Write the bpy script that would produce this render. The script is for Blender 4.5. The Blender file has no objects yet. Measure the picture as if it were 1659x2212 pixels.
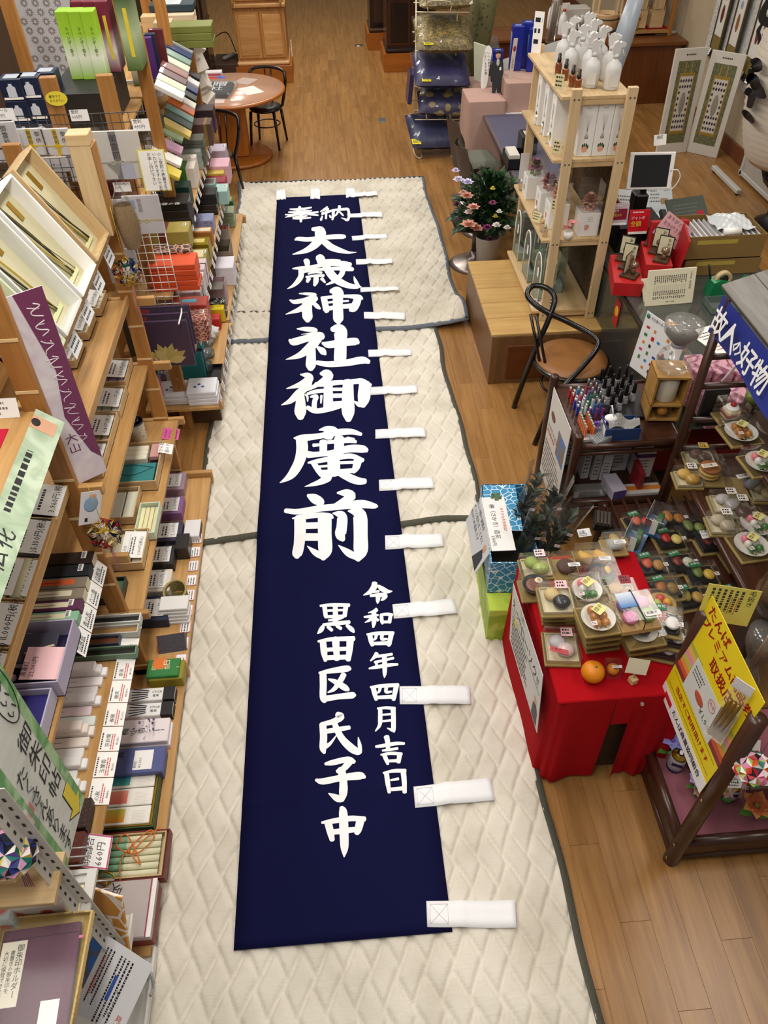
import bpy,bmesh,math,random
import numpy as np
from mathutils import Matrix,Vector,Euler
from mathutils.geometry import tessellate_polygon
random.seed(7)
S=bpy.context.scene
COL=S.collection
PI=math.pi
CAM_H=3.6
FPX=1661.0
RC=((0.99705278,-0.06210952,0.04503517),(-0.07564793,-0.69818968,0.71190488),(-0.01277298,-0.71321356,-0.70083041))
cam_d=bpy.data.cameras.new('camera')
cam=bpy.data.objects.new('camera',cam_d)
COL.objects.link(cam)
cam_d.sensor_fit='HORIZONTAL'
cam_d.sensor_width=36.0
cam_d.lens=36.0*FPX/1659.0
cam_d.clip_start=0.05
cam_d.clip_end=100
mw=Matrix(((RC[0][0],-RC[0][1],-RC[0][2],0.0),(RC[1][0],-RC[1][1],-RC[1][2],0.0),(RC[2][0],-RC[2][1],-RC[2][2],CAM_H),(0,0,0,1)))
cam.matrix_world=mw
S.camera=cam
wd=bpy.data.worlds.new('room_air')
S.world=wd
wd.use_nodes=True
bg=wd.node_tree.nodes['Background']
bg.inputs[0].default_value=(1.0,0.95,0.88,1)
bg.inputs[1].default_value=0.30
def area(name,loc,sx,sy,power,color=(1.0,0.945,0.865),rot=(0,0,0),spread=PI):
 l=bpy.data.lights.new(name,'AREA')
 l.shape='RECTANGLE'
 l.size,l.size_y=sx,sy
 l.energy=power
 l.color=color
 l.spread=spread
 o=bpy.data.objects.new(name,l)
 COL.objects.link(o)
 o.location=loc
 o.rotation_euler=rot
 return o
for yy,pw in((0.6,75),(3.0,75),(5.6,75),(8.4,80),(11.4,145),(14.6,150)):
 area('ceiling_lamp',(-0.35,yy,4.6),0.5,1.6,pw)
for i,yy in enumerate((1.6,5.0,8.6)):
 area('ceiling_lamp',(3.0,yy,4.6),0.5,1.4,52)
for i,yy in enumerate((1.6,4.6,7.6)):
 area('ceiling_lamp',(-2.4,yy,4.6),0.4,1.4,45)
S.view_settings.view_transform='Standard'
S.view_settings.look='None'
S.view_settings.exposure=-0.30
S.view_settings.gamma=1.0
S.view_settings.use_curve_mapping=False
def P(px,py,z=0.0):
 """point of the place at height z, from where it is seen in the photograph"""
 v=(px-829.5,py-1106.0,FPX)
 r=[sum(RC[k][j]*v[j]for j in range(3))for k in range(3)]
 t=(z-CAM_H)/r[2]
 return Vector((r[0]*t,r[1]*t,z))
def PY(px,py,y):
 v=(px-829.5,py-1106.0,FPX)
 r=[sum(RC[k][j]*v[j]for j in range(3))for k in range(3)]
 t=y/r[1]
 return Vector((r[0]*t,y,CAM_H+r[2]*t))
def lin(h):
 h=h.lstrip('#')
 out=[]
 for i in(0,2,4):
  c=int(h[i:i+2],16)/255.0
  out.append(c/12.92 if c<=0.04045 else((c+0.055)/1.055)**2.4)
 return(out[0],out[1],out[2],1.0)
_mats={}
def _new(name):
 m=bpy.data.materials.new(name)
 m.use_nodes=True
 nt=m.node_tree
 b=nt.nodes['Principled BSDF']
 return m,nt,b
def mat(hexc,rough=0.55,metal=0.0,var=0.10,scale=6.0,bump=0.0,bscale=120.0,kind='matte',emit=0.0,coat=0.0,spec=0.5):
 """plain coloured surface with faint procedural unevenness"""
 key=(hexc,rough,metal,var,scale,bump,bscale,emit,coat,spec)
 if key in _mats:
  return _mats[key]
 m,nt,b=_new('%s_%s'%(kind,hexc.strip('#')))
 c=lin(hexc)
 n=nt.nodes.new('ShaderNodeTexNoise')
 n.inputs['Scale'].default_value=scale
 n.inputs['Detail'].default_value=3.0
 tc=nt.nodes.new('ShaderNodeTexCoord')
 nt.links.new(tc.outputs['Object'],n.inputs['Vector'])
 mx=nt.nodes.new('ShaderNodeMix')
 mx.data_type='RGBA'
 mx.inputs['A'].default_value=tuple(x*(1-var)for x in c[:3])+(1,)
 mx.inputs['B'].default_value=tuple(min(1,x*(1+var))for x in c[:3])+(1,)
 nt.links.new(n.outputs['Fac'],mx.inputs['Factor'])
 nt.links.new(mx.outputs['Result'],b.inputs['Base Color'])
 b.inputs['Roughness'].default_value=rough
 b.inputs['Metallic'].default_value=metal
 b.inputs['Specular IOR Level'].default_value=spec if rough<0.75 else min(spec,0.15)
 if coat:
  b.inputs['Coat Weight'].default_value=coat
 if emit:
  b.inputs['Emission Color'].default_value=c
  b.inputs['Emission Strength'].default_value=emit
 if bump:
  n2=nt.nodes.new('ShaderNodeTexNoise')
  n2.inputs['Scale'].default_value=bscale
  nt.links.new(tc.outputs['Object'],n2.inputs['Vector'])
  bp=nt.nodes.new('ShaderNodeBump')
  bp.inputs['Strength'].default_value=bump
  bp.inputs['Distance'].default_value=0.01
  nt.links.new(n2.outputs['Fac'],bp.inputs['Height'])
  nt.links.new(bp.outputs['Normal'],b.inputs['Normal'])
 _mats[key]=m
 return m
def wood(c1,c2,axis='Y',rough=0.4,scale=1.0,rand=0.12,ring=7.0):
 """timber: stretched noise along the grain, slightly different per board"""
 key=('wood',c1,c2,axis,rough,scale,rand)
 if key in _mats:
  return _mats[key]
 m,nt,b=_new('wood_'+c1.strip('#')+axis)
 N,L=nt.nodes,nt.links
 tc=N.new('ShaderNodeTexCoord')
 oi=N.new('ShaderNodeObjectInfo')
 add=N.new('ShaderNodeVectorMath');add.operation='ADD'
 mul=N.new('ShaderNodeVectorMath');mul.operation='SCALE'
 cmb=N.new('ShaderNodeCombineXYZ')
 for k in range(3):
  L.new(oi.outputs['Random'],cmb.inputs[k])
 L.new(cmb.outputs[0],mul.inputs[0]);mul.inputs['Scale'].default_value=13.0
 L.new(tc.outputs['Object'],add.inputs[0]);L.new(mul.outputs[0],add.inputs[1])
 mp=N.new('ShaderNodeMapping')
 st={'X':(0.9,14,14),'Y':(14,0.9,14),'Z':(14,14,0.9)}[axis]
 mp.inputs['Scale'].default_value=tuple(x*scale for x in st)
 L.new(add.outputs[0],mp.inputs['Vector'])
 n1=N.new('ShaderNodeTexNoise');n1.inputs['Scale'].default_value=1.4
 n1.inputs['Detail'].default_value=5;n1.inputs['Distortion'].default_value=0.7
 L.new(mp.outputs[0],n1.inputs['Vector'])
 n2=N.new('ShaderNodeTexNoise');n2.inputs['Scale'].default_value=ring
 n2.inputs['Detail'].default_value=3
 L.new(mp.outputs[0],n2.inputs['Vector'])
 ad=N.new('ShaderNodeMath');ad.operation='MULTIPLY_ADD'
 L.new(n2.outputs['Fac'],ad.inputs[0]);ad.inputs[1].default_value=0.45
 L.new(n1.outputs['Fac'],ad.inputs[2])
 rp=N.new('ShaderNodeValToRGB')
 rp.color_ramp.elements[0].position=0.42
 rp.color_ramp.elements[0].color=lin(c2)
 rp.color_ramp.elements[1].position=0.92
 rp.color_ramp.elements[1].color=lin(c1)
 L.new(ad.outputs[0],rp.inputs['Fac'])
 hs=N.new('ShaderNodeHueSaturation')
 mr=N.new('ShaderNodeMapRange')
 mr.inputs['To Min'].default_value=1-rand;mr.inputs['To Max'].default_value=1+rand
 L.new(oi.outputs['Random'],mr.inputs['Value'])
 L.new(mr.outputs[0],hs.inputs['Value'])
 L.new(rp.outputs['Color'],hs.inputs['Color'])
 L.new(hs.outputs['Color'],b.inputs['Base Color'])
 b.inputs['Roughness'].default_value=rough
 bp=N.new('ShaderNodeBump');bp.inputs['Strength'].default_value=0.06
 bp.inputs['Distance'].default_value=0.004
 L.new(ad.outputs[0],bp.inputs['Height']);L.new(bp.outputs['Normal'],b.inputs['Normal'])
 _mats[key]=m
 return m
def clear(tint='#ffffff',refl=0.10,opac=0.015,rough=0.10):
 """thin clear plastic or thin glass: see-through, with gloss at the surface"""
 key=('clear',tint,refl,opac,rough)
 if key in _mats:
  return _mats[key]
 m=bpy.data.materials.new('clear_'+tint.strip('#'))
 m.use_nodes=True
 nt=m.node_tree
 N,L=nt.nodes,nt.links
 for n in list(N):
  N.remove(n)
 out=N.new('ShaderNodeOutputMaterial')
 tr=N.new('ShaderNodeBsdfTransparent');tr.inputs[0].default_value=lin(tint)
 gl=N.new('ShaderNodeBsdfGlossy');gl.inputs['Roughness'].default_value=rough
 df=N.new('ShaderNodeBsdfDiffuse');df.inputs[0].default_value=(0.85,0.86,0.86,1)
 lw=N.new('ShaderNodeLayerWeight');lw.inputs['Blend'].default_value=0.25
 mr=N.new('ShaderNodeMapRange')
 mr.inputs['To Min'].default_value=refl*0.25;mr.inputs['To Max'].default_value=min(1,refl*4)
 L.new(lw.outputs['Fresnel'],mr.inputs['Value'])
 m1=N.new('ShaderNodeMixShader');m1.inputs[0].default_value=opac
 L.new(tr.outputs[0],m1.inputs[1]);L.new(df.outputs[0],m1.inputs[2])
 m2=N.new('ShaderNodeMixShader')
 L.new(mr.outputs[0],m2.inputs[0]);L.new(m1.outputs[0],m2.inputs[1]);L.new(gl.outputs[0],m2.inputs[2])
 n=N.new('ShaderNodeTexNoise');n.inputs['Scale'].default_value=18
 bp=N.new('ShaderNodeBump');bp.inputs['Strength'].default_value=0.3
 L.new(n.outputs['Fac'],bp.inputs['Height']);L.new(bp.outputs['Normal'],gl.inputs['Normal'])
 L.new(m2.outputs[0],out.inputs['Surface'])
 _mats[key]=m
 return m
def cellular(c1,c2,scale=40,rough=0.6,kind='VORONOI',lo=0.2,hi=0.3):
 """two-colour printed pattern (petals, blobs)"""
 key=('cell',c1,c2,scale,kind,lo,hi)
 if key in _mats:
  return _mats[key]
 m,nt,b=_new('print_'+c1.strip('#'))
 N,L=nt.nodes,nt.links
 tc=N.new('ShaderNodeTexCoord')
 if kind=='VORONOI':
  t=N.new('ShaderNodeTexVoronoi');t.inputs['Scale'].default_value=scale;o=t.outputs['Distance']
 elif kind=='EDGE':
  t=N.new('ShaderNodeTexVoronoi');t.feature='DISTANCE_TO_EDGE';t.inputs['Scale'].default_value=scale;o=t.outputs['Distance']
 else:
  t=N.new('ShaderNodeTexNoise');t.inputs['Scale'].default_value=scale;o=t.outputs['Fac']
  t.inputs['Distortion'].default_value=1.5
 L.new(tc.outputs['Object'],t.inputs['Vector'])
 rp=N.new('ShaderNodeValToRGB')
 rp.color_ramp.elements[0].position=lo;rp.color_ramp.elements[0].color=lin(c1)
 rp.color_ramp.elements[1].position=hi;rp.color_ramp.elements[1].color=lin(c2)
 L.new(o,rp.inputs['Fac']);L.new(rp.outputs['Color'],b.inputs['Base Color'])
 b.inputs['Roughness'].default_value=rough
 _mats[key]=m
 return m
def grad(cols,axis=2,lo=-0.1,hi=0.1,rough=0.5):
 """printed colour gradient along a local axis"""
 key=('grad',tuple(cols),axis,lo,hi)
 if key in _mats:
  return _mats[key]
 m,nt,b=_new('gradient_'+cols[0].strip('#'))
 N,L=nt.nodes,nt.links
 tc=N.new('ShaderNodeTexCoord');sp=N.new('ShaderNodeSeparateXYZ')
 L.new(tc.outputs['Object'],sp.inputs[0])
 mr=N.new('ShaderNodeMapRange')
 mr.inputs['From Min'].default_value=lo;mr.inputs['From Max'].default_value=hi
 L.new(sp.outputs[axis],mr.inputs['Value'])
 rp=N.new('ShaderNodeValToRGB')
 e=rp.color_ramp.elements
 while len(e)<len(cols):
  e.new(0.5)
 for i,c in enumerate(cols):
  e[i].position=i/(len(cols)-1);e[i].color=lin(c)
 L.new(mr.outputs[0],rp.inputs['Fac']);L.new(rp.outputs['Color'],b.inputs['Base Color'])
 b.inputs['Roughness'].default_value=rough
 _mats[key]=m
 return m
ID=Matrix.Identity(4)
def T(x=0,y=0,z=0,rx=0,ry=0,rz=0):
 return Matrix.Translation((x,y,z))@Euler((rx,ry,rz)).to_matrix().to_4x4()
class M:
 def __init__(self):
  self.v=[];self.f=[];self.m=[];self.s=[]
 def add(self,vs,fs,m=0,X=None,smooth=False):
  o=len(self.v)
  if X is not None:
   vs=[X@Vector(p)for p in vs]
  self.v.extend(tuple(p)for p in vs)
  for f in fs:
   self.f.append(tuple(i+o for i in f));self.m.append(m);self.s.append(smooth)
  return self
 def box(self,cx,cy,cz,sx,sy,sz,m=0,X=None,c=0.0):
  hx,hy,hz=sx/2,sy/2,sz/2
  if c<=0:
   vs=[(cx+a*hx,cy+b*hy,cz+d*hz)for a in(-1,1)for b in(-1,1)for d in(-1,1)]
   fs=[(0,1,3,2),(4,6,7,5),(0,4,5,1),(2,3,7,6),(0,2,6,4),(1,5,7,3)]
   return self.add(vs,fs,m,X)
  c=min(c,hx*.9,hy*.9,hz*.9)
  vs,ix=[],{}
  for a in(-1,1):
   for b in(-1,1):
    for d in(-1,1):
     for k in range(3):
      h=[hx-c,hy-c,hz-c];h[k]+=c
      ix[a,b,d,k]=len(vs)
      vs.append((cx+a*h[0],cy+b*h[1],cz+d*h[2]))
  fs=[]
  for a in(-1,1):
   q=[ix[a,-1,-1,0],ix[a,1,-1,0],ix[a,1,1,0],ix[a,-1,1,0]];fs.append(q if a>0 else q[::-1])
   q=[ix[-1,a,-1,1],ix[-1,a,1,1],ix[1,a,1,1],ix[1,a,-1,1]];fs.append(q if a>0 else q[::-1])
   q=[ix[-1,-1,a,2],ix[1,-1,a,2],ix[1,1,a,2],ix[-1,1,a,2]];fs.append(q if a>0 else q[::-1])
  for a in(-1,1):
   for b in(-1,1):
    q=[ix[a,b,-1,0],ix[a,b,-1,1],ix[a,b,1,1],ix[a,b,1,0]];fs.append(q if a*b>0 else q[::-1])
    q=[ix[a,-1,b,0],ix[a,1,b,0],ix[a,1,b,2],ix[a,-1,b,2]];fs.append(q if a*b>0 else q[::-1])
    q=[ix[-1,a,b,1],ix[-1,a,b,2],ix[1,a,b,2],ix[1,a,b,1]];fs.append(q if a*b>0 else q[::-1])
  for a in(-1,1):
   for b in(-1,1):
    for d in(-1,1):
     q=[ix[a,b,d,0],ix[a,b,d,1],ix[a,b,d,2]];fs.append(q if a*b*d>0 else q[::-1])
  return self.add(vs,fs,m,X)
 def tray(self,cx,cy,z0,sx,sy,h,t=0.003,m=0,mi=None,X=None):
  """open box: floor and four walls"""
  mi=m if mi is None else mi
  self.box(cx,cy,z0+t/2,sx,sy,t,mi,X)
  for s in(-1,1):
   self.box(cx+s*(sx-t)/2,cy,z0+h/2,t,sy,h,m,X)
   self.box(cx,cy+s*(sy-t)/2,z0+h/2,sx-2*t,t,h,m,X)
  return self
 def lathe(self,prof,seg=16,m=0,X=None,smooth=True,sq=None):
  """prof: list of (r, z) from bottom to top"""
  vs,fs=[],[]
  n=len(prof)
  for i in range(seg):
   a=2*PI*i/seg
   for r,z in prof:
    x,y=r*math.cos(a),r*math.sin(a)
    if sq:
     x*=sq[0];y*=sq[1]
    vs.append((x,y,z))
  for i in range(seg):
   j=(i+1)%seg
   for k in range(n-1):
    fs.append((i*n+k,j*n+k,j*n+k+1,i*n+k+1))
  if prof[0][0]>1e-6:
   fs.append(tuple(i*n for i in range(seg))[::-1])
  if prof[-1][0]>1e-6:
   fs.append(tuple(i*n+n-1 for i in range(seg)))
  return self.add(vs,fs,m,X,smooth)
 def cyl(self,r,z0,z1,seg=14,m=0,X=None,r2=None):
  return self.lathe([(r,z0),(r if r2 is None else r2,z1)],seg,m,X)
 def ball(self,r,m=0,X=None,seg=12,rings=8,sq=(1,1,1)):
  pr=[(max(1e-7,r*math.cos(a))*1.0,r*math.sin(a)*sq[2])for a in[(-PI/2+PI*k/rings)for k in range(rings+1)]]
  return self.lathe(pr,seg,m,X,True,sq)
 def tube(self,pts,r,seg=8,m=0,X=None,closed=False,cap=True):
  pts=[Vector(p)for p in pts]
  n=len(pts)
  rr=r if isinstance(r,(list,tuple))else[r]*n
  vs,fs=[],[]
  up=None
  for i,p in enumerate(pts):
   a=pts[i-1]if(i>0 or closed)else p
   b=pts[(i+1)%n]if(i<n-1 or closed)else p
   t=(b-a)
   if t.length<1e-9:
    t=Vector((0,0,1))
   t.normalize()
   if up is None:
    up=Vector((0,0,1))if abs(t.z)<0.9 else Vector((1,0,0))
   u=(up-t*up.dot(t))
   if u.length<1e-6:
    u=t.orthogonal()
   u.normalize();w=t.cross(u);up=u
   for k in range(seg):
    an=2*PI*k/seg
    vs.append(p+u*(math.cos(an)*rr[i])+w*(math.sin(an)*rr[i]))
  for i in range(n if closed else n-1):
   j=(i+1)%n
   for k in range(seg):
    l=(k+1)%seg
    fs.append((i*seg+k,i*seg+l,j*seg+l,j*seg+k))
  if cap and not closed:
   fs.append(tuple(range(seg))[::-1]);fs.append(tuple((n-1)*seg+k for k in range(seg)))
  return self.add(vs,fs,m,X,True)
 def prism(self,poly,z0,z1,m=0,X=None):
  n=len(poly)
  tri=tessellate_polygon([[Vector((p[0],p[1],0))for p in poly]])
  ar=sum(poly[i][0]*poly[(i+1)%n][1]-poly[(i+1)%n][0]*poly[i][1]for i in range(n))
  vs=[(p[0],p[1],z0)for p in poly]+[(p[0],p[1],z1)for p in poly]
  fs=[]
  for t in tri:
   a,b,c=(Vector((poly[i][0],poly[i][1],0))for i in t)
   t=tuple(t)if(b-a).cross(c-a).z>0 else tuple(t)[::-1]
   fs.append(tuple(i+n for i in t));fs.append(t[::-1])
  for i in range(n):
   j=(i+1)%n
   q=(i,j,j+n,i+n)
   fs.append(q if ar>0 else q[::-1])
  return self.add(vs,fs,m,X)
 def grid(self,fn,nu,nv,m=0,X=None,thick=0.0,smooth=True):
  vs=[fn(i/nu,j/nv)for i in range(nu+1)for j in range(nv+1)]
  w=nv+1
  fs=[(i*w+j,(i+1)*w+j,(i+1)*w+j+1,i*w+j+1)for i in range(nu)for j in range(nv)]
  if thick:
   k=len(vs)
   vs=vs+[(p[0],p[1],p[2]-thick)for p in vs]
   fs=fs+[tuple(q+k for q in f[::-1])for f in fs]
   ring=[(i,0)for i in range(nu+1)]+[(nu,j)for j in range(1,nv+1)]+[(i,nv)for i in range(nu-1,-1,-1)]+[(0,j)for j in range(nv-1,0,-1)]
   ids=[i*w+j for i,j in ring]
   for a,b in zip(ids,ids[1:]+ids[:1]):
    fs.append((b,a,a+k,b+k))
  return self.add(vs,fs,m,X,smooth)
 def quad(self,a,b,c,d,m=0,X=None):
  return self.add([a,b,c,d],[(0,1,2,3)],m,X)
 def build(self,name,mats,parent=None,X=None):
  me=bpy.data.meshes.new(name)
  me.from_pydata(self.v,[],self.f)
  if not isinstance(mats,(list,tuple)):
   mats=[mats]
  for x in mats:
   me.materials.append(x)
  me.polygons.foreach_set('material_index',self.m)
  me.polygons.foreach_set('use_smooth',self.s)
  me.update()
  o=bpy.data.objects.new(name,me)
  COL.objects.link(o)
  if parent is not None:
   o.parent=parent
  if X is not None:
   o.matrix_basis=X
  return o
def tag(o,label=None,cat=None,group=None,kind=None):
 if label:o['label']=label
 if cat:o['category']=cat
 if group:o['group']=group
 if kind:o['kind']=kind
 return o
def thing(name,label,cat,X=ID,group=None):
 o=bpy.data.objects.new(name,None)
 o.empty_display_size=0.1
 COL.objects.link(o)
 o.matrix_basis=X
 return tag(o,label,cat,group)
def struct(o):
 o['kind']='structure'
 return o
def dup(root,X=None,label=None,group=None):
 r=root.copy();COL.objects.link(r)
 if X is not None:r.matrix_basis=X
 if label:r['label']=label
 if group:r['group']=group
 for ch in root.children:
  c=ch.copy();COL.objects.link(c);c.parent=r
  for g in ch.children:
   d=g.copy();COL.objects.link(d);d.parent=c
 return r
_glyph={}
_font_obj=None
def glyph(ch):
 if ch in _glyph:
  return _glyph[ch]
 global _font_obj
 if _font_obj is None:
  cu=bpy.data.curves.new('type','FONT')
  cu.resolution_u=1
  cu.fill_mode='FRONT'
  _font_obj=bpy.data.objects.new('type',cu)
  COL.objects.link(_font_obj)
 _font_obj.data.body=ch
 _font_obj.data.update_tag()
 dg=bpy.context.evaluated_depsgraph_get()
 dg.update()
 ev=_font_obj.evaluated_get(dg)
 me=ev.to_mesh()
 vs=[tuple(v.co)for v in me.vertices]
 fs=[tuple(p.vertices)for p in me.polygons]
 ev.to_mesh_clear()
 wide=ord(ch)>0x2000
 if vs:
  x0=min(v[0]for v in vs);x1=max(v[0]for v in vs)
  if wide:
   ox,adv=0.0,1.0
  else:
   ox,adv=x0-0.05,(x1-x0)+0.12
 else:
  ox,adv=0.0,0.4
 _glyph[ch]=([(v[0]-ox,v[1])for v in vs],fs,adv)
 return _glyph[ch]
def end_type():
 global _font_obj
 if _font_obj is not None:
  d=_font_obj.data
  bpy.data.objects.remove(_font_obj)
  bpy.data.curves.remove(d)
  _font_obj=None
def lay(mb,s,size,O,R,U,m=0,vertical=False,space=1.0,lift=0.0006,slant=0.0):
 """set a string on a surface: O top-left corner, R reading direction, U glyph up"""
 O,R,U=Vector(O),Vector(R).normalized(),Vector(U).normalized()
 Nn=R.cross(U)*lift
 x=y=0.0
 for ch in s:
  if ch=='\n':
   if vertical:
    x-=1.25;y=0
   else:
    x=0;y-=1.25
   continue
  if ch==' ':
   if vertical:y-=0.5
   else:x+=0.4
   continue
  vs,fs,adv=glyph(ch)
  if vertical and ch in 'ー（）()':
   pts=[O+R*((x+0.12+(-(v[1])+0.75))*size)+U*((y-v[0])*size)+Nn for v in vs]
  else:
   cx=x+(0.5-adv/2 if vertical else 0)
   pts=[O+R*((cx+v[0]+slant*v[1])*size)+U*((y-0.85+v[1])*size)+Nn for v in vs]
  mb.add(pts,fs,m)
  if vertical:y-=space*(1.0 if ord(ch)>0x2000 else 0.95)
  else:x+=adv*space
 return mb
def text(parent,runs,mats,name='lettering'):
 """runs: (string, size, O, R, U, material index, vertical)"""
 mb=M()
 for r in runs:
  lay(mb,*r)
 return mb.build(name,mats,parent)
def smooth_path(pts,n=6,closed=False):
 pts=[Vector(p)for p in pts]
 out=[]
 k=len(pts)
 rng=k if closed else k-1
 for i in range(rng):
  p0=pts[i-1]if(i>0 or closed)else pts[i]*2-pts[i+1]
  p1=pts[i];p2=pts[(i+1)%k]
  p3=pts[(i+2)%k]if(i+2<k or closed)else p2*2-p1
  for j in range(n):
   t=j/n
   out.append(0.5*((2*p1)+(p2-p0)*t+(2*p0-5*p1+4*p2-p3)*t*t+(3*p1-p0-3*p2+p3)*t**3))
 if not closed:
  out.append(pts[-1])
 return out
 # the room
M_PINE=wood('#c79c62','#a3763f','Y',0.45)
M_PINEZ=wood('#b57f42','#8c5a25','Z',0.45)
M_PINEX=wood('#c4985e','#a0733c','X',0.45)
M_PALE=wood('#d3b78c','#b99868','Y',0.5,rand=0.05)
M_PALEZ=wood('#d6bd96','#c0a274','Z',0.5,rand=0.05)
M_PALEX=wood('#d3b78c','#b99868','X',0.5,rand=0.05)
M_FLOOR=wood('#9f7442','#7d5427','Y',0.30,rand=0.10)
M_DARKW=wood('#4a2a1c','#2a160e','Z',0.3,rand=0.05)
M_DARKWX=wood('#4a2a1c','#2a160e','X',0.3,rand=0.05)
M_DARKWY=wood('#4a2a1c','#2a160e','Y',0.3,rand=0.05)
M_BROWN=wood('#6d3d1c','#54290f','Z',0.35,rand=0.05)
M_WHITE=mat('#f2f0ee',0.5,var=0.03)
M_PAPER=mat('#f6f4f0',0.6,var=0.03)
M_INK=mat('#1b1a1d',0.6,var=0.02)
M_RED=mat('#c01a20',0.55,var=0.05)
M_BLACK=mat('#131214',0.35,var=0.05)
M_STEEL=mat('#b9b9b8',0.3,0.9,var=0.04)
M_GOLD=mat('#b59233',0.3,0.85,var=0.06)
M_CLEAR=clear()
M_CLEAR2=clear('#fafcfc',0.14,0.10)
M_BRASS=mat('#c6ab6b',0.3,0.9)
fl=M().box(1.0,9.0,-0.04,9.0,22.0,0.05).build('floor',mat('#6a4724',0.6))
struct(fl)
PW,PL,PT=0.135,0.92,0.015
plank_me=None
def near_view(x,y):
 if-0.95<x<1.25 and y>9.1:return True
 if 0.8<x<2.2 and 0.4<y<9.4:return True
 if 3.3<x<5.0 and 7.2<y<12:return True
 if-1.6<x<-0.8 and 3.4<y<4.8:return True
 if-1.6<x<-0.4 and 9<y<14:return True
 return False
rest=M()
cnt=0
spots=[]
ix=0
x=-3.4
while x<5.4:
 off=(ix*0.37)%1.0*PL
 y=-0.6-off
 while y<19.5:
  cx,cy=x+PW/2,y+PL/2
  spots.append((0 if near_view(cx,cy)else 1,cy,cx,y))
  y+=PL
 x+=PW
 ix+=1
spots.sort()
plank0=None
for k,(far,cy,cx,y)in enumerate(spots):
 if far==0 and cnt<300:
  if plank0 is None:
   plank0=M().box(0,0,0,PW-0.0006,PL-0.0008,PT,c=0.0006).build('floor_board',M_FLOOR,fl)
   o=plank0
  else:
   o=plank0.copy();COL.objects.link(o)
  o.location=(cx,cy,-0.0075)
  cnt+=1
 else:
  rest.box(cx,cy,-0.0075,PW-0.0012,PL-0.0015,PT)
ro=rest.build('floor_boards',M_FLOOR,fl)
ro['kind']='stuff'
M_PLASTER=mat('#b5a68c',0.8,var=0.05,scale=3,bump=0.25,bscale=60)
struct(M().box(5.06,9.0,2.1,0.1,22.0,4.2).build('wall_right',M_PLASTER))
struct(M().box(0.8,20.05,2.1,8.6,0.1,4.2).build('wall_back',M_PLASTER))
struct(M().box(-3.5,9.0,2.1,0.1,22.0,4.2).build('wall_left',mat('#4a3a2c',0.8)))
struct(M().box(4.992,9.0,0.09,0.03,21.6,0.18,c=0.006).build('baseboard_right',mat('#6a3a20',0.4)))
pil=M().box(4.7,12.75,2.1,0.62,0.7,4.2).build('wall_pillar',M_PLASTER)
struct(pil)
fo=thing('floor_outlet','small square metal floor outlet cover in the wooden aisle','outlet',T(0.79,11.39,0.001))
M().box(0,0,0.002,0.11,0.16,0.006,c=0.002).build('frame',M_STEEL,fo)
M().box(0,0,0.006,0.07,0.10,0.004,c=0.001).build('lid',mat('#8d8d8c',0.35,0.8),fo)
fo=thing('floor_outlet','round metal floor outlet cover far down the aisle','outlet',T(0.67,15.31,0.001))
M().cyl(0.075,0,0.005,20).build('frame',M_STEEL,fo)
M().cyl(0.055,0.004,0.008,20).build('lid',mat('#77736c',0.35,0.8),fo)
# quilts
def quilt_mat(name,c,c2):
 m,nt,b=_new(name)
 N,L=nt.nodes,nt.links
 tc=N.new('ShaderNodeTexCoord')
 n=N.new('ShaderNodeTexNoise');n.inputs['Scale'].default_value=3.5;n.inputs['Detail'].default_value=6
 L.new(tc.outputs['Object'],n.inputs['Vector'])
 rp=N.new('ShaderNodeValToRGB')
 rp.color_ramp.elements[0].position=0.3;rp.color_ramp.elements[0].color=lin(c2)
 rp.color_ramp.elements[1].position=0.6;rp.color_ramp.elements[1].color=lin(c)
 L.new(n.outputs['Fac'],rp.inputs['Fac']);L.new(rp.outputs['Color'],b.inputs['Base Color'])
 b.inputs['Roughness'].default_value=0.9;b.inputs['Specular IOR Level'].default_value=0.1
 mp=N.new('ShaderNodeMapping');mp.inputs['Scale'].default_value=(9,26,9)
 L.new(tc.outputs['Object'],mp.inputs['Vector'])
 n2=N.new('ShaderNodeTexNoise');n2.inputs['Scale'].default_value=1.6;n2.inputs['Detail'].default_value=4
 n2.inputs['Distortion'].default_value=1.2
 L.new(mp.outputs[0],n2.inputs['Vector'])
 bp=N.new('ShaderNodeBump');bp.inputs['Strength'].default_value=0.28;bp.inputs['Distance'].default_value=0.012
 L.new(n2.outputs['Fac'],bp.inputs['Height']);L.new(bp.outputs['Normal'],b.inputs['Normal'])
 return m
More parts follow.
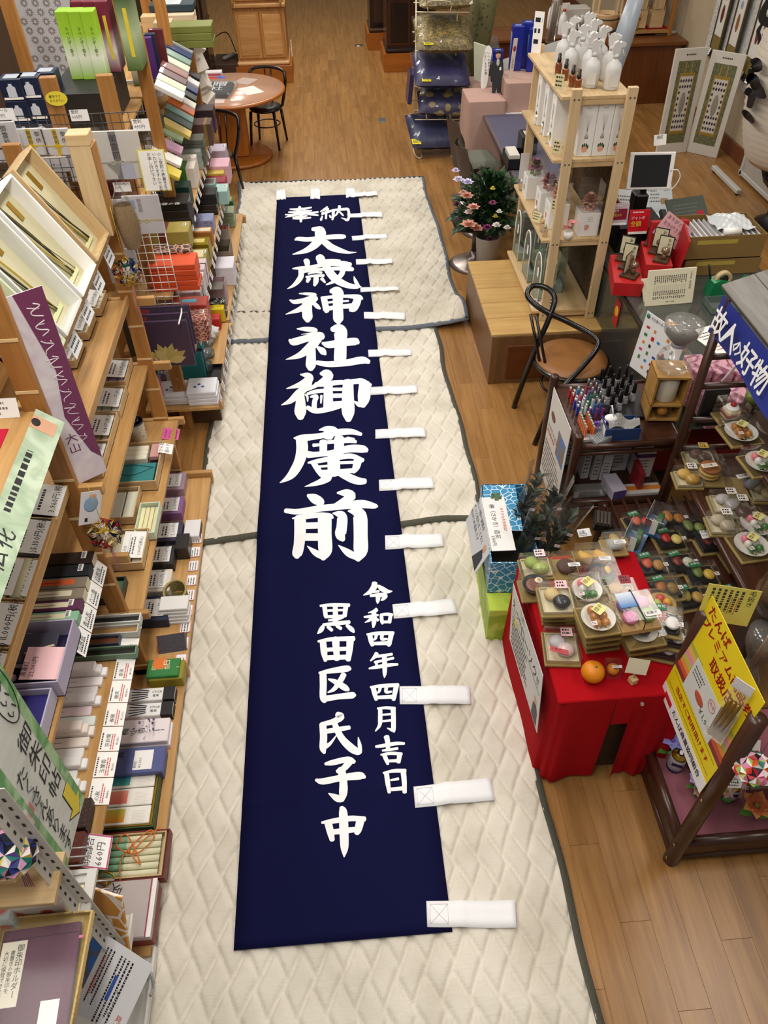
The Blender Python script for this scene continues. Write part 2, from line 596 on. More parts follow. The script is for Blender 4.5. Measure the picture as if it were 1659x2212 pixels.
def quilt(label,corners,z0,name_c,bind_c,cell=0.0095,seed=0,lift=None,ch=0.058,per=0.28):
 """padded moving quilt with chevron stitching; corners: far-left, far-right, near-right, near-left"""
 FL,FR,NR,NL=[Vector((c[0],c[1],0))for c in corners]
 w=((FR-FL).length+(NR-NL).length)/2
 l=((FL-NL).length+(FR-NR).length)/2
 nu,nv=int(w/cell),int(l/cell)
 u=np.linspace(0,1,nu+1)[:,None];v=np.linspace(0,1,nv+1)[None,:]
 rng=np.random.default_rng(seed)
 wob=lambda t,a:sum(a/k*np.sin(2*PI*k*t*1.7+rng.uniform(0,6))for k in(1,2,3))
 eu=0.010/w*wob(v,1.0);ev=0.012/l*wob(u,1.0)
 uu=np.clip(u,0,1)+eu*(2*u-1);vv=v+ev*(2*v-1)
 px=(1-uu)*(1-vv)*NL.x+uu*(1-vv)*NR.x+uu*vv*FR.x+(1-uu)*vv*FL.x
 py=(1-uu)*(1-vv)*NL.y+uu*(1-vv)*NR.y+uu*vv*FR.y+(1-uu)*vv*FL.y
 X_,Y_=u*w,v*l
 d=None
 for k in range(2):
  tri=np.abs((((Y_+0.36*k*per)/per)%1.0)*2-1)*0.068
  q=np.abs((((X_+tri+k*ch)/(2*ch))+0.5)%1.0-0.5)*2*ch
  d=q if d is None else np.minimum(d,q)
 pad=1-np.exp(-(d/0.010)**2)
 z=z0+0.006+0.017*pad
 for k in range(7):
  a,b_,c_=rng.uniform(1,6),rng.uniform(2,9),rng.uniform(0,6)
  z=z+0.0011*np.sin(a*X_+b_*Y_+c_)
 edge=np.minimum(np.minimum(X_,w-X_),np.minimum(Y_,l-Y_))
 z=z0+(z-z0)*np.clip(edge/0.03,0.15,1)
 if lift is not None:
  z=z+lift(u,v)
 verts=np.stack([px,py,z],-1).reshape(-1,3)
 W=nv+1
 i,j=np.meshgrid(np.arange(nu),np.arange(nv),indexing='ij')
 q=np.stack([i*W+j,(i+1)*W+j,(i+1)*W+j+1,i*W+j+1],-1).reshape(-1,4)
 root=thing('moving_quilt',label,'quilt',ID)
 me=bpy.data.meshes.new('padding')
 me.from_pydata(verts.tolist(),[],q.tolist())
 me.polygons.foreach_set('use_smooth',[True]*len(me.polygons))
 me.materials.append(name_c)
 o=bpy.data.objects.new('padding',me);COL.objects.link(o);o.parent=root
 Z=z
 ring=[(a,0)for a in range(0,nu+1,4)]+[(nu,b)for b in range(0,nv+1,4)]+[(a,nv)for a in range(nu,-1,-4)]+[(0,b)for b in range(nv,-1,-4)]
 mb=M()
 prev=None
 c0=np.array([px.mean(),py.mean()])
 pts_o,pts_i=[],[]
 for a,b in ring:
  p=np.array([px[a,b],py[a,b]])
  ins=p.copy()
  if a==0:ins+=np.array([0.035,0])
  if a==nu:ins+=np.array([-0.035,0])
  if b==0:ins+=np.array([0,0.035])
  if b==nv:ins+=np.array([0,-0.035])
  zz=max(Z[a,b],z0)+0.014
  pts_o.append((p[0],p[1],zz));pts_i.append((ins[0],ins[1],zz+0.008))
 n=len(ring)
 vs=pts_o+pts_i+[(p[0],p[1],p[2]-0.015)for p in pts_o]
 fs=[]
 for k in range(n):
  k2=(k+1)%n
  fs.append((k,k2,n+k2,n+k))
  fs.append((2*n+k,2*n+k2,k2,k))
 mb.add(vs,fs,0,None,True)
 mb.build('binding',bind_c,root)
 return root
MQ1=quilt_mat('quilt_cream','#d3ccbe','#bdb5a5')
MQ2=quilt_mat('quilt_linen','#ddd6c9','#c6beaf')
M_BIND1=mat('#6d737c',0.85,bump=0.3)
M_BIND2=mat('#59574c',0.85,bump=0.3)
quilt('large cream quilted moving blanket nearest the camera, under the lower half of the banner',[(-1.00,3.62),(0.88,3.62),(0.87,0.35),(-1.02,0.35)],0.001,MQ2,M_BIND2,seed=3)
quilt('cream quilted moving blanket in the middle, between the far and the near ones',[(-1.0,6.35),(0.86,6.35),(0.90,3.50),(-1.02,3.44)],0.001,MQ2,M_BIND2,seed=5,lift=lambda u,v:0.022*np.clip((0.075-v)/0.03,0,1)+0*u)
def lift1(u,v):
 a=np.exp(-(((u-1.0)/0.10)**2+((v-0.06)/0.07)**2))*0.10
 b=np.exp(-(((u-1.0)/0.2)**2+((v-0.5)/0.12)**2))*0.03
 c=np.exp(-(((u-0.0)/0.06)**2+((v-0.95)/0.05)**2))*0.05
 return a+b+c+0.022*np.clip((0.16-v)/0.04,0,1)
quilt('pale quilted moving blanket with grey edging at the far end of the banner',[(-1.06,9.36),(1.13,9.30),(1.14,5.92),(-1.02,5.78)],0.001,MQ1,M_BIND1,seed=8,lift=lift1)
# the banner
M_NAVY=mat('#121338',0.9,var=0.10,scale=2.5,bump=0.10,bscale=400,spec=0.05)
M_COTTON=mat('#efeff2',0.8,var=0.03,bump=0.15,bscale=300)
BZ=0.034
ban=thing('nobori_banner','long navy cotton shrine banner with white brush lettering laid along the quilts','banner')
def ban_z(x,y):
 ss=lambda a,b:max(0.0,min(1.0,(y-a)/(b-a)))
 ov=ss(3.30,3.44)*(1-ss(3.62,3.8))+ss(5.6,5.78)*(1-ss(6.35,6.6))
 return BZ+0.022*ov+0.0025*math.sin(3*y+2*x)+0.004*math.exp(-((y-1.72-0.05*x)/0.012)**2)+0.003*math.exp(-((y-2.45)/0.01)**2)*(1 if x<0 else 0.3)+0.003*math.exp(-((y-3.95)/0.015)**2)
yk=[1.06,1.1,1.3,1.5,1.62]+[1.66+0.015*i for i in range(9)]+[1.82+0.026*i for i in range(270)]
ks=[-0.60,0.33]
mb=M()
nx=10
vs=[(-0.598+0.925*i/nx,y,ban_z(-0.598+0.925*i/nx,y))for y in yk for i in range(nx+1)]
fs=[(a*(nx+1)+i,a*(nx+1)+i+1,(a+1)*(nx+1)+i+1,(a+1)*(nx+1)+i)for a in range(len(yk)-1)for i in range(nx)]
mb.add(vs,fs,0,None,True)
cl=mb.build('cloth',M_NAVY,ban)
so=cl.modifiers.new('thickness','SOLIDIFY');so.thickness=0.002;so.offset=-1
STROKES={'D':(560,380,4.1475,{'offer':[[(275,300,12),(330,302,20),(400,296,20),(468,285,14)],[(262,325,12),(330,325,20),(420,318,18),(470,312,10)],[(232,348,10),(300,350,20),(400,340,20),(528,325,16)],[(365,280,26),(350,310,26),(310,350,22),(232,372,6)],[(400,310,16),(440,340,22),(528,355,14)],[(300,372,12),(360,368,18),(430,358,14)],[(300,385,10),(360,384,16),(462,375,14)],[(375,330,28),(375,380,28),(372,412,20)]],'dedicate':[[(610,280,16),(590,300,24),(548,322,10)],[(560,335,14),(600,330,22),(645,315,20)],[(620,295,16),(600,325,20),(560,350,12)],[(600,330,20),(598,385,18)],[(565,365,14),(555,390,22),(553,400,14)],[(630,355,14),(640,375,18)],[(665,310,26),(662,360,26),(655,395,16)],[(650,310,16),(720,305,22),(790,300,26)],[(795,300,24),(805,350,24),(795,395,22),(770,400,10)],[(735,378,6),(780,395,20)],[(720,275,28),(712,310,22),(690,350,16),(660,372,6)],[(715,320,14),(745,350,16),(755,362,8)]],'great':[[(320,575,14),(350,565,36),(440,570,40),(560,555,38),(680,545,44),(755,545,40),(772,550,18)],[(475,478,30),(540,480,60),(548,505,100),(540,560,90),(490,625,70),(410,675,45),(300,706,8)],[(560,585,40),(600,605,60),(645,640,62),(720,668,48),(800,688,24),(870,686,4)]],'year':[[(520,738,50),(548,745,80),(560,800,66)],[(405,762,30),(425,770,54),(432,805,44)],[(590,772,40),(660,765,36),(725,765,24)],[(300,835,12),(370,830,30),(470,822,34),(600,795,36),(740,790,50),(820,797,36)],[(372,838,44),(375,900,50),(345,950,44),(300,990,26),(252,1015,6)],[(400,862,28),(470,850,26),(550,842,28),(700,835,34),(800,835,46),(840,842,32)],[(590,800,64),(620,850,72),(660,905,74),(715,950,66),(790,985,52),(870,1000,36),(914,996,6)],[(848,905,6),(862,945,30),(885,992,36)],[(750,850,50),(735,890,46),(680,945,34),(600,980,12)],[(440,882,18),(500,868,20),(560,872,22)],[(420,912,20),(500,900,22),(580,898,24)],[(512,900,42),(508,950,48),(495,988,24)],[(445,925,40),(430,955,26)],[(560,925,34),(590,960,18)]],'god':[[(358,1058,10),(430,1062,32),(500,1072,32),(490,1088,8)],[(275,1125,14),(320,1145,46),(400,1130,48),(470,1110,58),(515,1110,40)],[(505,1105,60),(450,1160,68),(370,1215,50),(240,1260,6)],[(430,1160,88),(430,1230,90),(435,1290,88),(435,1322,44)],[(480,1150,30),(520,1190,40),(548,1212,16)],[(580,1110,56),(590,1160,56),(602,1225,56),(600,1242,30)],[(560,1110,36),(660,1098,34),(780,1092,34),(890,1105,56),(925,1125,20)],[(885,1110,66),(872,1160,72),(845,1210,66),(812,1228,26)],[(600,1158,18),(660,1152,22),(800,1142,20)],[(600,1215,44),(700,1198,36),(830,1188,46)],[(640,1040,40),(690,1040,90),(706,1070,104),(705,1150,88),(708,1250,92),(710,1310,88),(712,1340,40)]],'shrine':[[(340,1390,10),(420,1393,42),(505,1402,38),(485,1425,16),(380,1440,6)],[(270,1490,20),(310,1503,56),(420,1475,58),(540,1450,66),(575,1468,40)],[(535,1470,70),(460,1540,74),(360,1610,54),(240,1648,6)],[(465,1540,78),(465,1620,84),(462,1700,90),(460,1738,50)],[(520,1540,20),(570,1575,58),(594,1602,22)],[(565,1510,18),(620,1522,52),(740,1507,54),(860,1495,56),(892,1505,26)],[(650,1395,40),(700,1392,90),(728,1420,122),(730,1500,106),(725,1620,112),(722,1680,100)],[(515,1675,40),(620,1690,52),(780,1677,60),(920,1652,66),(985,1668,36)]],}),'E':(540,780,3.95,{'august':[[(430,118,10),(490,128,54),(505,158,70),(430,205,50),(312,240,8)],[(520,170,30),(490,215,60),(410,285,64),(345,345,46),(268,380,6)],[(430,290,66),(432,370,86),(430,440,100),(432,492,54)],[(600,110,20),(645,112,80),(672,138,76),(600,190,46),(510,240,28),(462,262,8)],[(560,205,40),(640,200,44),(790,185,36)],[(490,285,24),(560,265,34),(660,255,34)],[(668,190,74),(668,300,80),(668,400,84)],[(515,310,14),(565,308,40),(552,350,42),(548,410,46)],[(488,400,36),(560,432,44),(680,412,48),(800,375,46)],[(610,300,22),(606,365,14)],[(700,190,40),(790,185,40)],[(700,247,30),(790,246,30)],[(700,302,38),(790,300,38)],[(700,368,34),(790,362,34)],[(838,180,88),(836,300,100),(838,440,108),(840,512,50)],[(800,190,44),(900,178,46),(960,178,50),(1028,212,34)],[(980,195,96),(974,300,108),(966,360,84),(965,394,40)],[(888,348,8),(930,375,44),(970,375,40)],[(470,290,14),(490,310,20),(492,350,12)]],'broad':[[(590,592,10),(650,582,44),(710,588,52),(752,602,24)],[(676,590,84),(666,650,92)],[(375,660,12),(440,660,56),(600,642,48),(760,612,56),(870,608,48),(950,630,28)],[(440,670,96),(445,760,100),(420,860,88),(370,950,76),(320,1000,48),(255,1040,6)],[(640,698,30),(760,688,38),(850,678,50),(905,695,26)],[(830,655,14),(880,680,44)],[(495,800,60),(560,800,46),(700,785,46),(850,752,64),(960,755,64),(1000,767,36)],[(626,690,66),(626,800,64)],[(762,660,84),(758,790,84)],[(540,722,30),(640,715,18)],[(495,870,14),(560,860,36),(700,834,44),(860,815,44),(965,852,36)],[(540,870,44),(582,930,52),(610,975,40)],[(922,850,72),(905,910,62),(880,950,36)],[(712,820,104),(718,960,110)],[(590,903,20),(700,895,20)],[(600,955,46),(760,945,40),(880,938,40)],[(750,873,26),(890,868,26)],[(640,975,100),(660,1000,76),(580,1042,44),(468,1074,6)],[(750,950,50),(850,1000,70),(930,1028,62),(985,1030,44)]],'front':[[(492,1145,24),(540,1170,80),(590,1205,88),(602,1240,56)],[(745,1125,16),(820,1128,70),(862,1158,84),(790,1205,56),(710,1240,14)],[(305,1292,46),(420,1302,58),(600,1272,64),(800,1250,66),(950,1232,82),(1060,1252,52),(1088,1257,22)],[(430,1360,100),(430,1480,98),(420,1580,90),(402,1650,84),(400,1680,40)],[(365,1365,12),(450,1352,44),(580,1335,48),(680,1345,50),(710,1360,18)],[(640,1350,118),(640,1500,116),(642,1620,116),(622,1695,36)],[(490,1588,6),(560,1640,52),(625,1672,56)],[(470,1428,56),(590,1424,56)],[(470,1520,58),(590,1520,56)],[(708,1320,10),(765,1328,66),(788,1360,88),(784,1440,90),(775,1500,92),(798,1540,36)],[(838,1300,12),(905,1308,84),(940,1350,118),(945,1500,118),(944,1620,120),(918,1700,46)],[(755,1580,6),(840,1640,62),(915,1682,46)]],}),'F':(520,1230,3.318,{'order':[[(960,100,40),(955,130,44),(925,165,32),(880,188,6)],[(985,120,20),(1010,140,36),(1050,160,30),(1085,160,8)],[(945,165,14),(990,160,20)],[(930,192,20),(985,186,26),(1035,190,36),(1020,215,24),(1005,225,8)],[(985,195,36),(982,230,26),(980,248,8)]],'harmony':[[(975,292,30),(950,305,20),(915,315,8)],[(885,345,14),(940,340,24),(985,330,14)],[(955,310,34),(955,380,34),(950,420,14)],[(945,350,24),(920,370,20),(890,385,6)],[(965,350,16),(985,370,20)],[(1008,335,26),(1012,375,26),(1017,395,16)],[(1000,330,16),(1050,325,24),(1087,330,20)],[(1075,330,26),(1065,385,28)],[(1010,382,20),(1075,380,20)]],'four':[[(925,475,36),(935,520,34),(945,550,24)],[(905,470,16),(990,462,28),(1095,460,26)],[(1080,465,36),(1070,510,34),(1060,550,28)],[(935,537,24),(1075,532,30)],[(972,475,24),(965,500,20),(945,513,8)],[(1015,470,26),(1012,503,24),(1050,503,14)]],'years':[[(975,605,30),(960,630,26),(930,660,10)],[(960,630,20),(1020,622,22),(1085,612,20)],[(960,670,18),(1030,655,20),(1095,640,20)],[(920,715,12),(970,705,26),(1060,690,26),(1125,685,18)],[(1030,625,34),(1032,700,34),(1032,750,28),(1030,780,8)],[(972,665,20),(975,700,20)]],'four_again':[[(950,852,36),(962,900,34),(972,938,24)],[(930,848,16),(1020,838,28),(1130,832,26)],[(1115,840,36),(1105,888,34),(1095,938,28)],[(962,922,24),(1108,915,30)],[(1000,850,24),(992,878,20),(972,893,8)],[(1045,845,26),(1042,882,24),(1082,880,14)]],'month':[[(1000,1005,30),(1000,1070,32),(995,1120,26),(965,1162,8)],[(980,1000,14),(1040,995,22),(1105,1000,24)],[(1092,1000,36),(1095,1080,34),(1095,1150,32),(1100,1168,14)],[(1050,1140,8),(1085,1155,24)],[(1010,1045,14),(1085,1040,16)],[(1010,1092,16),(1085,1084,18)]],'lucky':[[(1045,1200,40),(1055,1250,34),(1055,1290,30)],[(968,1272,18),(1020,1265,26),(1110,1250,26),(1172,1250,20)],[(1015,1300,14),(1060,1295,20),(1125,1285,20)],[(1005,1330,14),(1080,1320,24),(1155,1325,22)],[(1030,1335,32),(1045,1370,30),(1055,1398,20)],[(1140,1325,36),(1130,1385,30)],[(1050,1375,20),(1135,1372,24)]],'day':[[(1045,1465,36),(1055,1540,34),(1065,1600,24)],[(1022,1460,14),(1100,1445,26),(1180,1445,30)],[(1165,1450,40),(1172,1520,36),(1175,1600,30)],[(1075,1512,14),(1130,1502,22)],[(1060,1580,24),(1175,1570,28)]],'black':[[(570,265,16),(660,258,26),(778,260,26)],[(600,265,34),(610,340,30)],[(755,260,36),(745,340,30)],[(610,300,18),(745,295,18)],[(605,345,22),(750,338,22)],[(678,255,34),(680,400,40)],[(630,370,14),(690,362,20),(735,350,14)],[(590,402,20),(690,392,30),(780,382,26)],[(590,415,30),(575,440,34),(552,465,10)],[(625,415,26),(655,442,24)],[(690,410,26),(720,430,24)],[(760,405,24),(795,435,34),(812,455,16)]],'field':[[(555,520,16),(650,505,30),(812,500,36)],[(590,525,46),(598,600,46),(608,660,24)],[(785,505,54),(780,580,46),(770,655,36)],[(680,500,56),(690,650,40)],[(610,580,28),(780,572,30)],[(600,638,36),(780,632,34)]],'ward':[[(562,745,16),(640,732,36),(760,715,46),(788,718,20)],[(590,745,50),(592,830,50),(590,920,46),(605,950,30)],[(600,930,44),(700,915,40),(800,905,46),(822,905,20)],[(740,755,40),(715,800,40),(670,860,30),(625,885,10)],[(630,790,14),(680,810,36),(745,850,46),(775,868,20)]],'clan':[[(690,1040,40),(718,1058,52),(670,1090,42),(580,1112,30)],[(588,1110,50),(594,1200,52),(590,1280,50),(600,1318,20)],[(590,1280,40),(640,1250,24),(690,1185,6)],[(600,1165,34),(690,1150,36),(780,1135,30)],[(665,1080,36),(690,1150,44),(730,1220,50),(790,1280,58),(840,1310,46),(865,1314,12)],[(842,1205,6),(852,1260,28),(858,1308,24)]],'child':[[(605,1395,20),(660,1385,40),(770,1362,40),(815,1382,28)],[(785,1375,50),(740,1425,44),(690,1450,26)],[(720,1430,56),(735,1520,56),(735,1600,60),(725,1658,30)],[(630,1608,8),(690,1640,50),(725,1650,40)],[(538,1510,20),(590,1520,46),(720,1495,46),(850,1480,56),(890,1490,24)]],}),'G':(300,1600,2.765,{'middle':[[(1092,490,14),(1150,482,30),(1260,465,34),(1350,468,30)],[(1130,490,46),(1145,550,42),(1155,595,30)],[(1325,470,50),(1310,530,44),(1300,555,30)],[(1140,548,30),(1230,538,36),(1310,528,30)],[(1210,398,26),(1220,430,50),(1225,540,54),(1228,640,46),(1226,696,6)]],})}
def stroke_poly(pts):
 p=smooth_path([(a,b,c)for a,b,c in pts],5)
 L_,R_=[],[]
 n=len(p)
 for i in range(n):
  a=p[max(0,i-1)];b=p[min(n-1,i+1)]
  d=Vector((b.x-a.x,b.y-a.y))
  if d.length<1e-6:d=Vector((1,0))
  d.normalize();q=Vector((-d.y,d.x));w=max(2.0,p[i].z)/2
  L_.append((p[i].x+q.x*w,p[i].y+q.y*w));R_.append((p[i].x-q.x*w,p[i].y-q.y*w))
 def capp(pt,prev,w,sgn):
  d=Vector((pt.x-prev.x,pt.y-prev.y));d.normalize()
  q=Vector((-d.y,d.x))
  return[(pt.x+math.cos(t)*q.x*w*sgn+math.sin(t)*d.x*w*0.55,pt.y+math.cos(t)*q.y*w*sgn+math.sin(t)*d.y*w*0.55)for t in(PI*.25,PI*.5,PI*.75)]
 end=capp(p[-1],p[-2],max(2,p[-1].z)/2,1)
 start=capp(p[0],p[1],max(2,p[0].z)/2,1)
 return L_,R_,start,end
for crop in STROKES.values():
 x0,y0,sc,chars=crop
 for cname,strokes in chars.items():
  mb=M()
  for si,st in enumerate(strokes):
   L_,R_,sp,ep=stroke_poly(st)
   zz=0.0030+0.00012*si
   def W3(q):
    w=P(x0+q[0]/sc,y0+q[1]/sc,BZ)
    return(w.x,w.y,ban_z(w.x,w.y)+zz)
   k=len(L_)
   vs=[W3(q)for q in L_]+[W3(q)for q in R_]
   fs=[(i,k+i,k+i+1,i+1)for i in range(k-1)]
   mb.add(vs,fs)
   e=[W3(q)for q in[L_[-1]]+ep+[R_[-1]]]
   mb.add(e,[tuple(range(5))])
   e=[W3(q)for q in[R_[0]]+sp+[L_[0]]]
   mb.add(e,[tuple(range(5))])
  o=mb.build('brush_character',M_COTTON,ban)
TIES=[('D',[(855,155),(1055,140),(1062,178),(860,190)]),('D',[(785,345),(1103,322),(1105,368),(800,375)]),('D',[(828,540),(1140,518),(1150,553),(835,580)]),('D',[(866,750),(1195,743),(1197,785),(868,798)]),('D',[(905,1005),(1250,997),(1252,1032),(908,1050)]),('D',[(938,1243),(1308,1245),(1306,1308),(940,1300)]),('D',[(975,1560),(1360,1548),(1368,1605),(980,1622)]),('E',[(1030,225),(1422,210),(1430,273),(1030,293)]),('E',[(1070,590),(1492,570),(1502,648),(1070,667)]),('E',[(1100,1018),(1558,993),(1572,1080),(1103,1110)]),('E',[(1152,1503),(1640,1485),(1655,1580),(1155,1610)]),('F',[(1087,255),(1525,213),(1555,318),(1098,357)]),('F',[(1138,843),(1640,838),(1650,968),(1140,970)]),('F',[(1238,1560),(1785,1493),(1818,1653),(1250,1710)]),('F',[(1330,2379),(1964,2372),(1977,2571),(1337,2565)]),('D',[(155,127),(232,122),(240,213),(153,217)]),('D',[(463,117),(543,115),(545,210),(458,210)]),('D',[(775,112),(850,110),(862,193),(778,200)])]
for ti,(ck,qd)in enumerate(TIES):
 x0,y0,sc,_=STROKES[ck]
 q=[P(x0+a/sc,y0+b/sc,BZ)for a,b in qd]
 ph=ti*1.7
 def fn(u,v):
  p=(q[0]*(1-u)+q[1]*u)*(1-v)+(q[3]*(1-u)+q[2]*u)*v
  bump=0.010*math.exp(-((u-0.42-0.05*math.sin(ph))/0.06)**2)+0.005*math.sin(u*9+ph)*u
  return(p.x,p.y,ban_z(p.x,p.y)+0.005+max(-0.002,bump))
 o=M().grid(fn,16,3,thick=0.004).build('tie_loop' if ti<15 else 'top_loop',M_COTTON,ban)
 if ti<15 and ti>6:
  def on(u,v):
   p=fn(u,v);return(p[0],p[1],p[2]+0.0012)
  mb=M()
  for a,b in(((.04,.12),(.24,.12)),((.24,.12),(.24,.88)),((.24,.88),(.04,.88)),((.04,.88),(.04,.12)),((.04,.12),(.24,.88)),((.24,.12),(.04,.88))):
   mb.tube([on(*a),on(*b)],0.0007,4)
  mb.build('stitching',mat('#cfd0d4',0.8),o)
  # left: racks
def FA(x,y,z,tilt=0.0,yaw=0.0):
 """frame for goods that face the aisle: x along the shelf, y away from the aisle, z up"""
 return T(x,y,z)@Euler((0,0,PI/2+yaw)).to_matrix().to_4x4()@Euler((tilt,0,0)).to_matrix().to_4x4()
def FB(x,y,z,tilt=0.0,yaw=0.0):
 """frame for goods that face the camera side: x to the right, y away, z up"""
 return T(x,y,z,0,0,yaw)@Euler((tilt,0,0)).to_matrix().to_4x4()
def prints(mb,x0,y0,w,n,dy,z=0.0006,th=None,m=0,seed=1,vert=False):
 """rows of tiny illegible print"""
 r=random.Random(seed)
 th=th or dy*0.42
 for k in range(n):
  a=0.0
  end=w*r.uniform(0.7,1.0)
  while a<end:
   b=min(end,a+r.uniform(0.6,1.6)*th)
   if vert:
    mb.box(x0-k*dy,y0-(a+b)/2,z,th,(b-a)*0.9,0.0003,m)
   else:
    mb.box(x0+(a+b)/2,y0-k*dy,z,(b-a)*0.9,th,0.0003,m)
   a=b+0.35*th
 return mb
M_LEAF=mat('#7d9a4a',0.6)
def price_card(parent,X,w,h,title,price,seed=1,lines=2,leaf=True,c='#f4f3f1',name='price_card'):
 o=M().box(0,h/2,0,w,h,0.0012).build(name,mat(c,0.35,var=0.03,coat=0.3),parent,X)
 mb=M()
 ts=h*0.17
 lay(mb,title,ts,(-w*.36+(0.1*w if leaf else 0),h*.93,0.0008),(1,0,0),(0,1,0),0)
 mb.box(0.02*w,h*.70,0.0009,w*.72,0.0009,0.0003,0)
 prints(mb,-w*.36,h*.60,w*.74,lines,h*.13,0.0009,h*.065,0,seed)
 if price:
  ps=h*0.19
  lay(mb,price,ps,(-w*.40,h*.27,0.0008),(1,0,0),(0,1,0),0,False,1.25 if len(price)<7 else 1.05)
 if leaf:
  for a,b in((-.40,.86),(-.355,.875),(-.385,.80),(-.345,.82)):
   mb.box(w*a,h*b,0.0009,w*.045,h*.06,0.0004,1)
 mb.build('lettering',[M_INK,M_LEAF],o)
 return o
def small_tag(parent,X,w,h,txt,c='#f5f3f2',edge=None,tc=None,seed=1,name='price_tag'):
 mb=M()
 mb.box(0,0,0,w,h,0.001,0)
 if edge:
  for s in(-1,1):
   mb.box(0,s*h*.46,0.0006,w,h*.06,0.0004,1)
   mb.box(s*w*.47,0,0.0006,w*.05,h,0.0004,1)
 o=mb.build(name,[mat(c,0.5,var=0.03)]+([mat(edge,0.5)]if edge else[]),parent,X)
 mb=M()
 if txt:
  s=min(h*.36,w*.86/max(1,max(len(t)for t in txt.split('\n')))/0.8)
  ln=txt.count('\n')+1
  lay(mb,txt,s,(-w*.42,h*.5*min(1,ln*.55),0.0006),(1,0,0),(0,1,0))
  if ln==1:
   prints(mb,-w*.4,-h*.12,w*.8,2,h*.2,0.0009,h*.09,0,seed)
 else:
  prints(mb,-w*.4,h*.3,w*.8,3,h*.26,0.0009,h*.11,0,seed)
 mb.build('lettering',[mat(tc,0.6)if tc else M_INK],o)
 return o
def barcode(parent,X,w,h):
 mb=M().box(0,0,0,w,h,0.0008,0)
 r=random.Random(int(w*1e5))
 a=-w*.4
 while a<w*.4:
  b=r.uniform(.02,.06)*w
  mb.box(a,h*.1,0.0005,b,h*.55,0.0005,1)
  a+=b+r.uniform(.02,.05)*w
 return mb.build('barcode_sticker',[M_PAPER,M_INK],parent,X)
def carton(label,px,py,zs,w,l,h,c,name='incense_box',cat='box',lid=None,panel=None,txt=None,tcol=None,tsize=None,F=FA,tilt=0.0,yaw=0.0,group=None,sticker=False,card=None,rough=0.5,end=None,band=None,at=None,tx=0.0,seed=None,coat=0.0,pw=.5,pl=.8):
 """closed carton or lidded box; (px, py) is where the middle of its top is seen"""
 p=Vector((at[0],at[1],zs+h))if at else P(px,py,zs+h)
 X=F(p.x,p.y,zs,tilt,yaw)
 t=thing(name,label,cat,X,group)
 ch=min(0.004,h*.15,w*.1)
 cm=c if not isinstance(c,str)else mat(c,rough,var=0.06,coat=coat)
 if lid:
  lm=lid if not isinstance(lid,str)else mat(lid,rough,var=0.06)
  lh=h*.35
  M().box(0,0,(h-lh)/2+0.0005,w-0.004,l-0.004,h-lh,c=ch).build('body',cm,t)
  M().box(0,0,h-lh/2,w,l,lh,c=ch).build('lid',lm,t)
 else:
  M().box(0,0,h/2,w,l,h,c=ch).build('body',cm,t)
 if band:
  mb=M()
  mb.box(0,band[1]*l if len(band)>1 else 0,h/2,w+0.0016,(band[2]if len(band)>2 else 0.12)*l,h+0.0016,c=0.0004)
  mb.build('paper_band',mat(band[0],0.6,var=0.05),t)
 top=h+(0.0008 if band else 0)
 if panel:
  M().box(tx*w,0,top+0.0004,w*pw,l*pl,0.0009).build('label_panel',mat(panel,0.6,var=0.04),t)
  top+=0.0009
 if txt:
  n=max(len(s)for s in txt.split('\n'))
  ts=tsize or min(w*.30,l*.62/max(1,n))
  mb=M()
  lay(mb,txt,ts,(tx*w-ts*.5+(txt.count('\n')*ts*.6),l*.36,top+0.0004),(1,0,0),(0,1,0),0,True)
  prints(mb,tx*w-ts*.1,l*.36-ts*(n+1.0),min(l*.3,l*.7-ts*n)if l*.7>ts*n else l*.1,1,0.01,top+0.0006,w*.04,0,len(txt),True)
  mb.build('lettering',[mat(tcol,0.5)if tcol else M_INK],t)
 if end:
  M().box(0,-l/2-0.0004,h/2,w*.9,0.001,h*.86).build('end_panel',mat(end,0.5),t)
 if sticker:
  barcode(t,T(w*.18,-l*.36,top+0.0006),min(.045,w*.6),min(.022,l*.2))
 if card:
  cw,chh,title,price=card[:4]
  a=card[4]if len(card)>4 else 0.35
  price_card(t,T(0,-l*.42,top+0.004)@Euler((a,0,0)).to_matrix().to_4x4(),cw,chh,title,price,seed=len(label))
 return t
